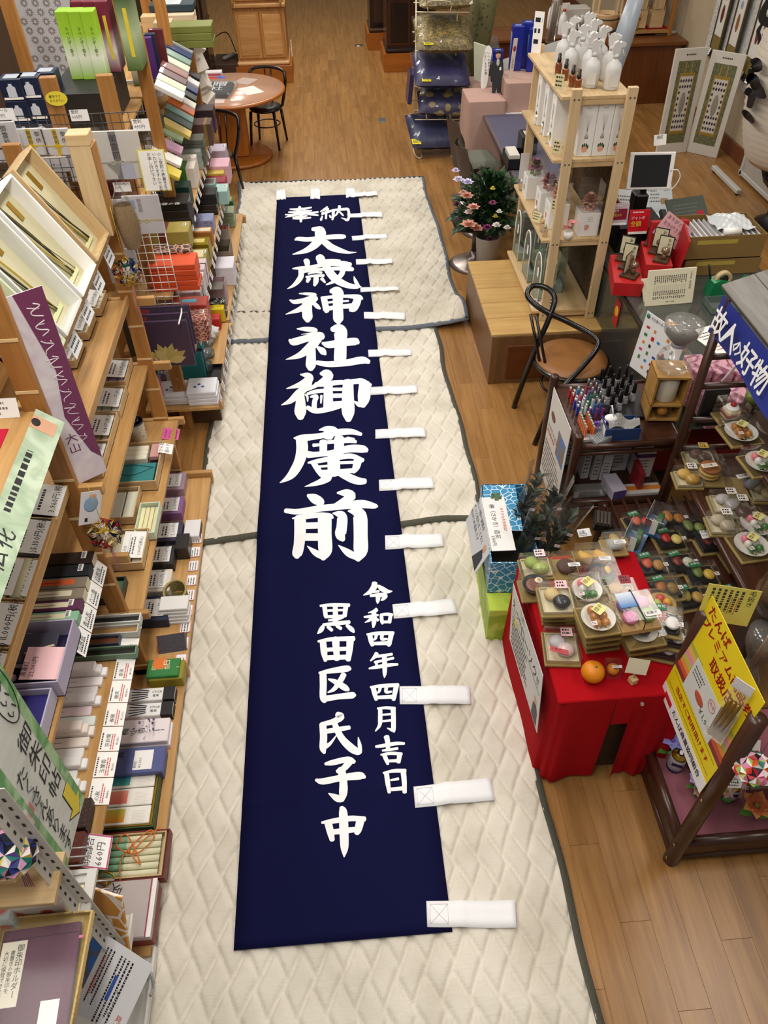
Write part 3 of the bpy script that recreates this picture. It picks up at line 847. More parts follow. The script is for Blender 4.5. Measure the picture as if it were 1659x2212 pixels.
def open_box(label,px,py,zs,w,l,h,c,inner,fill='sticks',fc='#e9e2c4',n=5,tilt=0.0,F=FA,card=None,name='incense_gift_box',cat='box',yaw=0.0,at=None,win=False,group=None,lidc=None):
 """open gift box whose contents show; fill sets what lies inside"""
 p=Vector((at[0],at[1],zs+h))if at else P(px,py,zs+h)
 t=thing(name,label,cat,F(p.x,p.y,zs,tilt,yaw),group)
 cm=c if not isinstance(c,str)else mat(c,0.5,var=0.06)
 im=inner if not isinstance(inner,str)else mat(inner,0.55,var=0.06)
 th=0.006
 M().tray(0,0,0,w,l,h,th,0,1).build('body',[cm,im],t)
 iw,il=w-2*th,l-2*th
 fm=fc if not isinstance(fc,str)else mat(fc,0.6,var=0.05)
 if fill=='sticks':
  for k in range(n):
   pw=iw/n
   x=-iw/2+pw*(k+.5)
   M().box(x,0,th+h*.36,pw*.9,il*.96,h*.6,c=0.003).build('incense_bundle',fm,t)
 elif fill=='rolls':
  for k in range(n):
   pw=il/n
   y=-il/2+pw*(k+.5)
   M().tube([(-iw*.48,y,th+pw*.45),(iw*.48,y,th+pw*.45)],pw*.46,10).build('candle',fm,t)
 elif fill=='packs':
  for k in range(n):
   pw=il/n
   y=-il/2+pw*(k+.5)
   M().box(0,y,th+h*.3,iw*.9,pw*.88,h*.5,c=0.003).build('wrapped_pack',fm,t)
 elif fill=='flat':
  M().box(0,0,th+h*.3,iw*.97,il*.97,h*.5,c=0.002).build('insert',fm,t)
 if win:
  M().box(0,0,h+0.001,w,l,0.001).build('clear_cover',M_CLEAR,t)
 if card:
  cw,chh,title,price=card[:4]
  a=card[4]if len(card)>4 else 0.12
  oy=card[5]if len(card)>5 else-l*.47
  price_card(t,T(0,oy,h+0.003)@Euler((a,0,0)).to_matrix().to_4x4(),cw,chh,title,price,seed=len(label)*3)
 return t
A_SH=[(0.10,-0.93,0.55),(0.60,-1.05,0.45),(1.02,-1.15,0.42),(1.45,-1.17,0.46),(1.85,-1.16,0.44)]
P1Y,P2Y,P0Y=2.45,4.02,1.05
rackA=thing('display_rack','tall stepped pine display rack nearest on the left, full of incense gift boxes','rack',T(0,0,0))
for y in(P1Y,P2Y):
 for x in(-1.16,-1.52):
  mb=M().box(x,y,1.22 if y==P1Y else 1.15,0.085,0.034,2.42 if y==P1Y else 2.28,c=0.003)
  po=mb.build('post',M_PINEZ,rackA)
  for k in range(10):
   M().box(x,y-0.0185,0.18+k*0.22,0.083,0.004,0.012).build('notch',mat('#e2c491',0.5),po)
 M().box(-1.10,y,0.09,0.36,0.034,0.10,c=0.003).build('foot',M_PINEX,rackA)
 for z in(0.62,1.04,1.47):
  M().box(-1.2,y+0.005,z-0.045,0.36,0.03,0.05,c=0.003).build('bracket',M_PINEX,rackA)
for k,(z,xf,dep)in enumerate(A_SH):
 for(ya,yb)in((P0Y,P1Y-0.02),(P1Y+0.02,P2Y-0.02)):
  if k==4:
   continue
  M().box(xf-dep/2,(ya+yb)/2,z-0.012,dep,yb-ya,0.024,c=0.002).build('shelf_board',M_PINE,rackA)
  if k>=3:
   M().box(xf+0.008,(ya+yb)/2,z+0.004,0.016,yb-ya,0.05,c=0.002).build('front_lip',M_PINE,rackA)
M().box(-1.20,(P1Y+P2Y)/2,1.84,0.09,P2Y-P1Y-0.04,0.022,c=0.002).build('ledge',M_PINE,rackA)
M().box(-1.155,(P1Y+P2Y)/2,1.86,0.014,P2Y-P1Y-0.04,0.05,c=0.002).build('front_lip',M_PINE,rackA)
M().box(-1.46,(P1Y+P2Y)/2,2.16,0.03,P2Y-P1Y-0.04,0.06,c=0.002).build('back_rail',M_PINE,rackA)
M().box(-1.40,(P0Y+P1Y)/2,1.84,0.52,P1Y-P0Y-0.02,0.024,c=0.002).build('shelf_board',M_PINE,rackA)
strip=[('妙芳','¥2,200-'),('桂芳','¥1,650-'),('南芙','¥1,650-'),('微笑','¥3,300-'),('春陽','¥2,200-'),('京自慢','¥1,650-'),('玉響香','¥1,100-'),('心友','¥880-')]
y0=P(262,1415,.6).y
for k,(a,b)in enumerate(strip):
 y=P1Y-0.10-k*0.118
 o=M().box(0,0,0,0.114,0.085,0.001).build('shelf_label',M_PAPER,rackA,FA(-1.082,y,0.606,0.12))
 mb=M()
 lay(mb,a,0.021,(-0.04,0.020,0.0008),(1,0,0),(0,1,0),0)
 prints(mb,-0.05,0.034,0.09,1,0.01,0.0009,0.006,0,k)
 prints(mb,-0.05,-0.006,0.095,2,0.009,0.0009,0.005,1,k+3)
 lay(mb,b,0.013,(-0.03,-0.023,0.0008),(1,0,0),(0,1,0),0)
 mb.build('lettering',[M_INK,M_RED],o)
for k in range(9):
 y=3.42-k*0.115
 o=small_tag(rackA,FA(-0.965,y,0.104,0.0),0.085,0.06,None,edge='#d88a92',seed=k,name='shelf_label')
for k,py in enumerate((1185,1245,1300,1340)):
 q=P(213-k*9,py,1.03)
 small_tag(rackA,FA(-1.135,2.36-0.125*k,1.005,1.05),0.12,0.07,('白檀香','六つ香','香の友','加羅香')[k],seed=k,name='shelf_label')
def framed(label,y,frame,bed,w=0.30):
 X=FA(-1.185,y,1.865,1.05)
 t=thing('incense_gift_box',label,'box',X,'upright gift boxes on the top ledge')
 L_,H_=0.50,0.075
 mb=M();mb.tray(0,L_/2,0,w,L_,H_,0.012,0,1)
 mb.build('body',[frame,mat(bed,0.6,var=0.08)],t)
 r=random.Random(int(y*100))
 for k in range(6):
  x0=r.uniform(-.25,.0)*w;x1=x0+r.uniform(.05,.3)*w
  pts=smooth_path([(x0-.1*w,L_*.9,0.022),(x0,L_*.5,0.03),(x1,L_*.12,0.024)],5)
  M().tube(pts,0.0022 if k%2 else 0.004,5).build('incense_stick',mat(('#6b6a33','#2e2a1a','#b9a24e')[k%3],0.6),t)
 M().box(w*.18,L_*.78,0.016,w*.12,L_*.18,0.002).build('label',M_GOLD,t)
 mb=M().box(w*.05,L_*.1,0.020,w*.5,0.02,0.008,c=0.002).build('paper_sash',mat('#cfd2a0',0.6),t)
 return t
framed('wooden framed incense gift box leaning on the top ledge, farthest of four',3.70,M_PALE,'#c4bd9a')
framed('white framed incense gift box on the top ledge, second from the wooden one',3.36,M_WHITE,'#bfb896')
framed('white framed incense gift box on the top ledge, third from the wooden one',3.03,mat('#d9dad6',0.5),'#c6c0a0')
framed('pale green framed incense gift box on the top ledge, nearest of four',2.70,mat('#c9d1b8',0.5),'#c6c0a0')
for k,y in enumerate((3.83,3.55,3.27,3.0)):
 small_tag(rackA,FA(-1.148,y,1.80,1.35),0.13,0.10,None,c='#e9ecef',seed=k+11,name='shelf_label')
t=thing('wooden_case','tall narrow unpainted wooden case standing at the end of the top ledge','case',T(-1.16,3.92,1.874))
M().box(0,0,0.22,0.10,0.09,0.44,c=0.003).build('body',M_PALEZ,t)
M().box(0,0,0.465,0.106,0.096,0.05,c=0.003).build('lid',M_PALEX,t)
M().box(0.052,0,0.22,0.006,0.074,0.42,c=0.001).build('side_panel',wood('#a9793f','#8a5c2a','Z',0.5),t)
t=thing('bag','clear plastic bag of brown wood chips hanging beside the tall wooden case','bag',T(-1.05,3.96,1.76))
def bagfn(u,v):
 a=u*2*PI;z=v*0.46
 r=0.055*(math.sin(min(1,v*1.25+.12)*PI)**.6)*(1+.12*math.sin(3*a+6*v))+0.006
 return(r*math.cos(a),r*math.sin(a)*.8,z)
M().grid(bagfn,16,12).build('film',M_CLEAR,t)
def chipfn(u,v):
 p=bagfn(u,0.02+v*.5);return(p[0]*.9,p[1]*.9,p[2])
M().grid(chipfn,14,8).build('wood_chips',cellular('#5b4630','#8d7350',160,0.8),t)
for k,(px,py,lab)in enumerate(((188,648,'farthest under the top ledge'),(160,698,'middle of three under the top ledge'),(132,757,'nearest of three under the top ledge'))):
 open_box('flat wooden box with 3,500 yen card, '+lab,px,py,1.45,0.20,0.17,0.05,M_PALE,'#d8c9a0','sticks','#efe7cd',4,card=(0.17,0.125,('太陽','風香','花香')[k],'3,500円(税込)',.25,-.06))
for k,(px,py,c,price,lab,w)in enumerate(((236,800,'#b9a7b8','3,300円','with lilac paper wrap, farthest',.24),(222,862,'#dfe3d2','3,300円','holding pale green packs',.24),(200,922,'#cdbb98','4,180円','third of four from the far end',.24),(180,985,'#c9b48c','3,300円','fourth from the far end',.24))):
 open_box('wooden incense box with white card, third shelf, '+lab,px,py,1.02,w,0.22,0.055,M_PALE,c,'packs',c,4,card=(0.17,0.145,('桜の香','松の香 松竹','香樹セット','白檀')[k],price+'(税込)',.12,-.10))
tin=thing('tin_can','tall patterned tin can with pull-ring top standing near the pink tag','can',T(*P(290,908,.76).xy,.6))
M().lathe([(0.046,0),(0.048,0.004),(0.048,0.146),(0.046,0.15)],24).build('body',cellular('#3b3a58','#d9d2c0',70,0.5,'VORONOI',.18,.26),tin)
M().lathe([(0.050,0.146),(0.050,0.156),(0.046,0.158),(0.044,0.150),(0.0001,0.150)],24).build('rim',mat('#4c5068',0.3,0.6),tin)
M().tube([(0.018*math.cos(a),0.012+0.018*math.sin(a),0.1535)for a in[k*PI/6 for k in range(12)]],0.0022,6,closed=True).build('pull_ring',M_STEEL,tin)
pt=thing('price_tag','bright pink handwritten tag standing out over the floor beside the tin','tag',FA(-1.08,3.86,0.60,.2))
M().box(0,0,0,0.11,0.10,0.001).build('card',mat('#d6589c',0.6),pt)
mb=M();lay(mb,'ホタルの\nろうそく',.02,(-.045,.04,.0008),(1,0,0),(0,1,0));prints(mb,-.045,-.015,.09,2,.018,.0009,.008,0,4);mb.build('lettering',M_INK,pt)
t=open_box('wooden gift box with cream incense packs above and a teal envelope below',290,985,.60,0.36,0.30,0.075,M_PALE,'#5d4a55','none',at=(-1.24,3.52))
for k in range(3):
 M().box(0.055+k*0.042,0.03,0.045,0.040,0.19,0.04,c=0.004).build('wrapped_pack',mat('#eae3cd',0.6),t)
M().box(0.11,-0.11,0.05,0.12,0.06,0.03,c=0.003).build('pink_panel',mat('#cf9c98',0.6),t)
M().box(-0.085,0.0,0.05,0.16,0.26,0.03,c=0.003).build('teal_envelope',mat('#2f7f82',0.5),t)
M().tube(smooth_path([(-.05,-.12,.068),(-.11,0,.068),(-.06,.12,.068),(-.02,.02,.069),(-.05,-.12,.068)],5),0.0015,5).build('cord',mat('#1f3d44',0.6),t)
small_tag(t,T(.10,-.175,.08,.3),.09,.08,'から草\n香入り',seed=5)
open_box('black-lined wooden box of rolled cream paper on the fourth shelf',252,1085,.60,0.25,0.22,0.06,M_PALE,'#2c2b2a','packs','#d9d8c4',3)
open_box('pale green carton of yellow wrapped packs on the fourth shelf',293,1105,.60,0.24,0.11,0.06,'#cfdcc6','#dfe3c8','packs','#e3ddae',4,at=(-1.10,3.06))
open_box('wooden box of purple and cream packets under a white price card',262,1180,.60,0.25,0.25,0.06,M_PALE,'#6a4a8a','packs','#e6dfc4',4,card=(.19,.11,'かほ','3,300円(税込)',.1,-.12))
carton('yellow and purple incense carton tucked behind the post',165,1180,.60,.16,.24,.04,'#7b55a0',band=('#c9ae2c',.2,.2),txt='ゆかり',tcol='#e9def0')
open_box('dark grey box beside the box of purple and cream packets',0,0,.60,.14,.26,.05,'#33363a','#1e2124','packs','#3c6b45',3,at=(-1.28,2.58))
low=[(372,1040,'#a98da0','#d9cfc6','2,200円','上撰香',.17),(366,1092,'#8a5f95','#b9a6c4','2,200円','花すみれ',.16),(362,1148,'#3d3a52','#2e2c44','2,200円','上撰 香林',.17),(345,1200,'#2c2a2a','#d9cfa0','2,200円','宮もとじ',.16),(335,1255,'#ded7c8','#1a1a1e','1,650円','香樹林',.17),(330,1315,'#1d2a44','#dfe0dc','1,100円','万花',.18)]
for k,(px,py,c,b,price,ti,w)in enumerate(low):
 carton('flat incense carton, lowest shelf, %s card, %s'%(price,('mauve and cream, farthest','violet, second from the far end','slate purple, third from the far end','black with cream edge','cream with black base','navy with silver rim')[k]),px-22,py,.10,w,.30,.07,c,band=(b,.25,.3),card=(.125,.15,ti,price+'(税込)',.0),lid=None)
carton('white carton with a grey ring emblem at the edge of the lowest shelf',415,1140,.10,.15,.10,.05,'#e6e4e6',end='#222226')
carton('black upright carton beside the white ring carton on the lowest shelf',393,1168,.10,.13,.08,.10,'#1a1a1c',coat=.4)
t=thing('basket','small woven bamboo basket on the lowest shelf','basket',T(*P(378,1278,.18).xy,.10))
mb=M()
for k in range(9):
 z=0.006+k*0.009
 mb.tube([(0.06*math.cos(a)*(1+.03*((i+k)%2)),0.075*math.sin(a)*(1+.03*((i+k)%2)),z)for i,a in enumerate([i*PI/12 for i in range(24)])],0.0045,5,closed=True)
mb.build('weave',mat('#8a7a45',0.7,bump=.3),t)
M().box(0,0,0.004,0.09,0.11,0.006).build('bottom',mat('#6f6238',0.8),t)
M().tube([(0.063*math.cos(a),0.078*math.sin(a),0.088)for a in[i*PI/12 for i in range(24)]],0.007,6,closed=True).build('rim',mat('#a5945a',0.7),t)
for k in range(5):
 carton('white carton in the stack beside the basket, number %s from top'%('one','two','three','four','five')[4-k],0,0,.10+k*.022,.10,.16,.021,'#e4e2e0',at=(-1.02-.008*(k%2),2.80+.006*k),group='white cartons beside the basket')
mb=M().prism([(-.06,0),(.06,0),(0,.085)],-.075,.075)
t=thing('triangular_box','black triangular prism box with a red edge line on the lowest shelf','box',T(-1.02,2.62,.10,0,0,.1))
mb.build('body',cellular('#2a2a2e','#55525c',90,.5),t,T(0,0,0,PI/2,0,PI/2))
M().tube([(-.076,-.06,.001),(-.076,0,.086),(-.076,.06,.001)],.002,5).build('red_edge',mat('#c05a50',.5),t)
for k in range(3):
 carton('green incense carton with an orange sun print, %s of three stacked'%('bottom','middle','top')[k],0,0,.10+k*.03,.11,.17,.029,'#2a7a38',at=(-1.03,2.41-.004*k),group='green cartons',txt='毎日香' if k==2 else None,tcol='#e9d9b0')
t=thing('sun_sticker','round orange sun print on the top green carton','sticker',T(-1.05,2.43,.1895))
M().prism([((.042 if i%2 else.034)*math.cos(i*PI/16),(.042 if i%2 else.034)*math.sin(i*PI/16))for i in range(32)],0,.001).build('disc',mat('#e0762a',.5),t)
mb=M();lay(mb,'日',.04,(.018,-.02,.0012),(0,1,0),(-1,0,0));mb.build('lettering',mat('#f3e4cf',.5),t)
carton('olive gold incense carton with a dark red stripe',360,1447,.10,.12,.18,.07,'#8f8424',panel='#7a2630',pl=.62,pw=.3,sticker=False)
for k,(px,py)in enumerate(((338,1490),(335,1523))):
 carton('white and black stick incense carton, %s of a pair'%('farther','nearer')[k],0,0,.10,.075,.26,.05,'#eceaea',at=(-1.09,2.27-k*.09),end='#17171a',band=('#17171a',-.38,.23),group='stick incense pair')
for k in range(2):
 t=[o for o in bpy.data.objects if o.get('label','').startswith('white and black stick incense carton, %s'%('farther','nearer')[k])][0]
 mb=M()
 lay(mb,'STICK',.019,(.02,-.012,.0508),(0,-1,0),(1,0,0));lay(mb,'香炭',.017,(-.003,-.016,.0508),(0,-1,0),(1,0,0))
 for j in range(5):
  mb.box(-.018+j*.009,.05,.0508,.005,.085,.0006,1,T(0,0,0,0,0,.18-.09*j))
 mb.build('lettering',[M_INK,mat('#1c2138',.5)],t)
for k in range(2):
 carton('pinkish white incense carton with plum blossom print, %s'%('lower of two','upper of two')[k],0,0,.10+k*.035,.13,.27,.034,'#e9dfe2',at=(-1.09-.006*k,2.045+.004*k),txt='梅小香' if k else None,group='plum blossom cartons')
mb=M()
r=random.Random(3)
for k in range(26):
 mb.box(-.03+r.gauss(.02,.03),-.03+r.gauss(.0,.045),.0705,r.uniform(.004,.018),r.uniform(.003,.012),.0006,r.randint(0,1),T(0,0,0,0,0,r.uniform(-.4,.4)))
t=[o for o in bpy.data.objects if 'plum blossom print, upper' in o.get('label','')][0]
mb.build('blossom_print',[mat('#55506e',.5),mat('#b9a2b6',.5)],t)
for k in range(3):
 carton('slate blue incense carton with a white sticker, %s of three'%('bottom','middle','top')[k],0,0,.10+k*.03,.135,.27,.029,'#50588c',at=(-1.10+.004*k,1.885-.003*k),txt='真' if k==2 else None,tx=.25 if k==2 else 0,group='slate blue cartons')
t=[o for o in bpy.data.objects if 'slate blue incense carton with a white sticker, top' in o.get('label','')][0]
small_tag(t,T(0,-.035,.0305),.10,.09,'真如\n¥3,300',seed=4)
t=open_box('green and gold tray with three pictured white envelopes on the lowest shelf',0,0,.10,.30,.27,.055,'#33502f','#c3a640','none',at=(-1.11,1.715))
M().tray(0,0,.03,.285,.255,.028,.006).build('gold_liner',M_GOLD,t)
for k,cs in enumerate((('#e0862a','#b9c04a'),('#e06a62','#eb9a84'),('#3aa08a','#2f6db0'))):
 e=M().box(-.088+k*.088,0,.048+k*.001,.084,.225,.012,c=.003).build('envelope',mat('#eeeae2',.6),t)
 M().box(-.088+k*.088,.045,.0552+k*.001,.062,.085,.001).build('picture',grad(cs,0,-.12+k*.088,-.05+k*.088),e)
 mb=M();prints(mb,-.07+k*.088,-.03,.07,9,.007,.0552+k*.001,.0008,0,k,True);mb.build('ruled_lines',mat('#b9b0a6',.5),e)
t=open_box('red lacquer tray of pictured candles tied with an orange cord',0,0,.10,.215,.33,.06,'#6e1519','#d9c089','none',at=(-1.06,1.44))
M().tray(0,0,.02,.195,.305,.045,.006).build('wooden_liner',M_PALE,t)
for k in range(6):
 o=M().tube([(-.076+k*.0305,-.13,.048),(-.076+k*.0305,.13,.048)],.0142,10).build('candle',mat('#d9d6b4',.6),t)
 M().tube([(-.076+k*.0305,.02,.0482),(-.076+k*.0305,.13,.0482)],.0144,10).build('painted_flower',cellular('#cf8a5c','#7fae8c',30,.6),o)
c_o=mat('#d0701f',.6)
pts=smooth_path([(-.11,.02,.07),(-.02,.03,.072),(.05,-.02,.074),(.10,-.08,.075),(.06,-.10,.075),(0,-.03,.076),(.04,.06,.076),(.09,.03,.077),(.03,-.02,.078),(-.05,-.06,.078),(.01,-.02,.079),(.11,-.12,.078)],6)
M().tube(pts,.003,6).build('orange_cord',c_o,t)
M().ball(.008,0,T(.01,.0,.08)).build('knot',c_o,t)
t=carton('grey cloth-covered lidded box with white rim and brushed name',0,0,.10,.23,.30,.11,'#7a1f24',lid='#b3a8a6',at=(-1.06,1.20),tsize=.05)
M().box(0,-.142,.111,.23,.018,.002).build('white_rim',mat('#ece9e7',.4),t)
M().box(0,-.128,.1115,.23,.004,.0016).build('red_line',mat('#9a2038',.4),t)
mb=M();lay(mb,'美\n咲',.055,(-.02,.02,.1106),(.3,1,0),(-1,.3,0));mb.build('lettering',M_INK,t)
mb=M()
for k in range(3):
 mb.tube(smooth_path([(.10,.06,.112),(.12,.10,.125),(.15,.08,.13),(.13,.03,.122),(.10,.06,.112)],5),.004,6,X=T(0,-.02*k,.004*k,0,0,.4*k))
mb.build('gold_mizuhiki_cord',M_GOLD,t)
for k,(lab,y,c,inn,fc,l)in enumerate((('white tray with black sticks and green base',2.385,'#d9dcd6','#1c1c1c','#1a1a1a',.30),('grey tray with tan sticks',2.32,'#bfbdb6','#a5814e','#a5814e',.30),('navy rimmed tray with brown sticks',2.262,'#3c4152','#5c3016','#6a3a1c',.24),('grey-green tray with black and gold sticks',2.195,'#6d8a74','#15140f','#1d1a12',.32))):
 open_box('long open incense sample tray: '+lab,0,0,.60,.052,l,.045,c,inn,'flat',fc,at=(-1.19 if l>.25 else-1.24,y))
wh=[]
r=random.Random(11)
yy=2.10
tint=['#efe9ea','#efe9ea','#e3dfe2','#e6e2e4','#ecd9df','#dfe7e2','#ebe0d8','#ebe0d8','#e9e7e6','#e9e7e6','#e6e4e3','#e9e6e4','#e4e2e1']
for k in range(13):
 n=3 if k%2==0 else 2
 for j in range(n):
  if j<n-1 and k not in(0,3,6,9,11,12):
   continue
  carton('slim white incense carton behind the price strip, %s from the far end%s'%(('1st','2nd','3rd')[k]if k<3 else '%dth'%(k+1),(', bottom layer',', middle layer')[j]if j<n-1 else ''),0,0,.60+j*.026 if j<n-1 else.60+(n-1)*.026*(1 if k in(0,3,6,9,11,12)else 0),0.046,.27-.01*(k%3),.025,tint[k],at=(-1.29+.012*(k%3)-.02*j,yy-.0505*k),sticker=(j<n-1 and j==0),txt='玉初堂' if j==n-1 else None,tsize=.013,group='slim white incense cartons')
for k,(c,y,lab)in enumerate((('#2a1512',1.40,'dark brown patterned'),('#5c2014',1.268,'reddish brown patterned'))):
 for j in range(2):
  t=carton('%s incense carton near the steel upright, %s'%(lab,('lower','upper')[j]),0,0,.60+j*.045,.12,.26,.044,cellular(c,'#6e4a38',55,.5,'EDGE',.02,.9),at=(-1.22+.01*j,y),name='incense_box')
  if j:
   small_tag(t,T(-.01,.05,.0455),.075,.075,('佛','一')[k],seed=8)
pc=thing('price_tag','white price card with a pink border standing by the brown cartons','tag',FA(-1.05,1.28,.605,.5))
small_tag(pc,ID,.13,.10,'現香合\n660円',edge='#b04a78',name='card')
T2=[('dark brown incense box with a gold flower print','#2e211c',None,2.40,.07),('black and navy incense box with a gold crest','#1b2229',None,2.325,.065),('grey incense box with an orange title slip','#7c7264','#cf5b2b',2.255,.06),('grey incense box with a cream title slip','#84796a','#e0d9bd',2.192,.06),('plum purple incense box with a cream title slip','#5b2b4d','#e6deba',2.13,.055),('mint green incense box with a cream title slip','#86b795','#e3ddba',2.07,.055)]
for k,(lab,c,pn,y,w)in enumerate(T2):
 carton(lab,0,0,1.02,w,.30,.055,c,at=(-1.30,y),panel=pn,pw=.5,pl=.66,txt=(None,None,'夢久','風久','堂恩','翠悠')[k],sticker=(k in(0,1,4,5)),end=None if k in(1,4,5)else '#d9cfb4',tsize=.022)
t=open_box('large lavender gift box holding a shell lamp and a pink note',0,0,1.02,.30,.29,.10,'#b3abc6','#23204a','none',at=(-1.285,1.865))
M().ball(.085,0,T(.045,.04,.05),16,8,(1,1.1,.3)).build('shell_lamp',mat('#c9cfcb',.3,var=.1),t)
M().box(.03,-.01,.082,.14,.17,.012,c=.003).build('booklet',mat('#3a3b49',.5),t)
M().tube([(.0,.02,.09),(.03,-.09,.092)],.005,8).build('brush',mat('#d9c6a2',.5),t)
mb=M()
for k in range(5):
 mb.ball(.022,0,T(-.10+.025*math.cos(k*1.257),.08+.025*math.sin(k*1.257),.06),8,6,(1,1,.5))
mb.build('flower_light',mat('#c2b3c9',.3),t)
small_tag(t,T(-.055,-.065,.095,.12),.15,.14,'清蓮灯\n22,000円',c='#f0c3c8',seed=2,name='pink_note')
open_box('second lavender gift box with a deep blue lining behind the first',0,0,1.02,.17,.27,.08,'#b9b5cc','#2a2478','flat','#2a2478',at=(-1.30,1.62))
t=open_box('white gift box with black lining and an amber ornament',0,0,1.02,.20,.25,.09,'#e6dfd8','#241f1b','none',at=(-1.29,1.43))
M().ball(.04,0,T(.02,.03,.05),12,8,(1,1.6,.5)).build('amber_ornament',mat('#b0531a',.25),t)
small_tag(t,T(-.03,-.08,.092,.2),.13,.08,'7,480円',seed=6)
for k,(y,ti,pr,fill,fc,c,inn,lab,xx)in enumerate(((2.33,'白檀 華月','3,960円','packs','#4a3a26','#cdb079','#3a2d1e','with dark woven contents and a 3,960 yen card',-1.34),(2.13,'高畑 文香','5,100円','flat','#e9e7e2','#3b3b42','#d9d7d2','in dark grey with a 5,100 yen card',-1.36),(1.925,'華 月','7,700円','rolls','#d6d2ae',M_PALE,'#c9c294','with cream rolls and a 7,700 yen card',-1.36),(1.715,'香 木','11,000円','packs','#e6dcb4',M_PALE,'#d8c890','in wood with an 11,000 yen card',-1.36),(1.505,'伽 羅','11,000円','packs','#e9d9a0',M_PALE,'#c9b06a','in wood with an 11,000 yen card, nearest',-1.36))):
 open_box('tilted gift box, upper left shelf, '+lab,0,0,1.45,.20,.25,.05,c,inn,fill,fc,4,tilt=.18,at=(xx+.06,y),card=(.175,.165,ti,pr+'(税込)',.06,-.125))
t=thing('cloth_mat','red felt mat on the top left shelf','mat',T(-1.40,2.16,1.853))
M().box(0,0,.0015,.34,.34,.003).build('felt',mat('#b81f3a',.9,bump=.2),t)
t=thing('glass_dome','clear plastic cover over dark flowers on the red mat','cover',T(-1.40,2.12,1.857))
M().lathe([(.10,0),(.105,.05),(.10,.15),(.06,.20),(.0001,.215)],20).build('cover',M_CLEAR2,t)
r=random.Random(5)
mb=M()
for k in range(40):
 a,q=r.uniform(0,6.28),r.uniform(0,.07)
 mb.ball(r.uniform(.012,.022),0,T(q*math.cos(a),q*math.sin(a),r.uniform(.02,.12)),6,4)
mb.build('dark_petals',mat('#2b2422',.7),t)
M().ball(.02,0,T(.05,.05,.13),8,6).build('yellow_bloom',mat('#d9b11f',.6),t)
M().ball(.022,0,T(.06,-.05,.11),8,6).build('red_bloom',mat('#a3202a',.6),t)
sg=thing('sign_strip','long pale green sign strip with brushed words on the top left shelf','sign',FA(-1.10,1.84,1.845,.70))
M().box(0,0,0,1.14,.11,.002).build('board',cellular('#8fa587','#bccab2',7,.4,'NOISE',.35,.65),sg)
mb=M();lay(mb,'ど仏花',.085,(-.30,.045,.0014),(1,0,0),(0,1,0),0,False,1.1,slant=.2);lay(mb,'',.032,(.03,.02,.0014),(1,0,0),(0,1,0));prints(mb,.04,.02,.40,1,.03,.0016,.022,0,4);mb.build('lettering',M_INK,sg)
M().box(.50,.01,.0016,.07,.09,.001).build('portrait_print',mat('#c99a7c',.5),sg)
M().ball(.022,0,T(.50,.038,.002),10,6,(1,.8,.08)).build('portrait_hair',mat('#1d1716',.5),sg)
t=thing('sign_strip','small white slip with faint writing standing on the top left shelf','sign',FB(-1.36,2.40,1.856,1.2))
M().box(.06,.035,0,.19,.075,.001).build('card',M_PAPER,t)
mb=M();prints(mb,-.02,.055,.15,3,.02,.0008,.009,0,9);mb.build('lettering',mat('#6f6a66',.6),t)
for k in range(3):
 open_box('wooden box of incense bundles on the top left shelf, %s'%('farthest','middle','nearest')[k],0,0,1.853,.18,.24,.07,M_PALE,'#c9b48a','packs','#e6e0cf',3,at=(-1.58-.0*k,2.34-.2*k))
sb=thing('sign_board','tall narrow sign board in purple and white with brushed poem beside the front post','sign',T(-1.09,2.50,1.47))
X=T(0,0,0)@Euler((PI/2,0,.62)).to_matrix().to_4x4()
M().box(0,.40,0,.17,.86,.003).build('board',cellular('#efeaf0','#c7b3c9',6,.5,'NOISE',.3,.9),sb,X)
mb=M()
mb.prism([(-.02,.83),(.085,.83),(.085,.05),(.05,.10),(.0,.30),(.03,.5)],.0017,.0024,0)
mb.build('purple_field',mat('#7b3a62',.5),sb,X)
mb=M();[mb.tube(smooth_path([(.035+.022*math.sin(k*2.1+j*1.9),.78-k*.072-j*.014,.003)for j in range(5)],4),.0028-.0002*k,4)for k in range(9)];[mb.tube(smooth_path([(.01+.02*(k%3),.77-k*.072,.003),(.05,.755-k*.072+.012*(k%2),.003)],3),.002,4)for k in range(9)];mb.build('white_lettering',mat('#e9dfe6',.5),sb,X)
mb=M();lay(mb,'大山',.05,(-.03,.22,.0027),(1,0,0),(0,1,0),0,True);mb.build('lettering',mat('#6c3158',.5),sb,X)
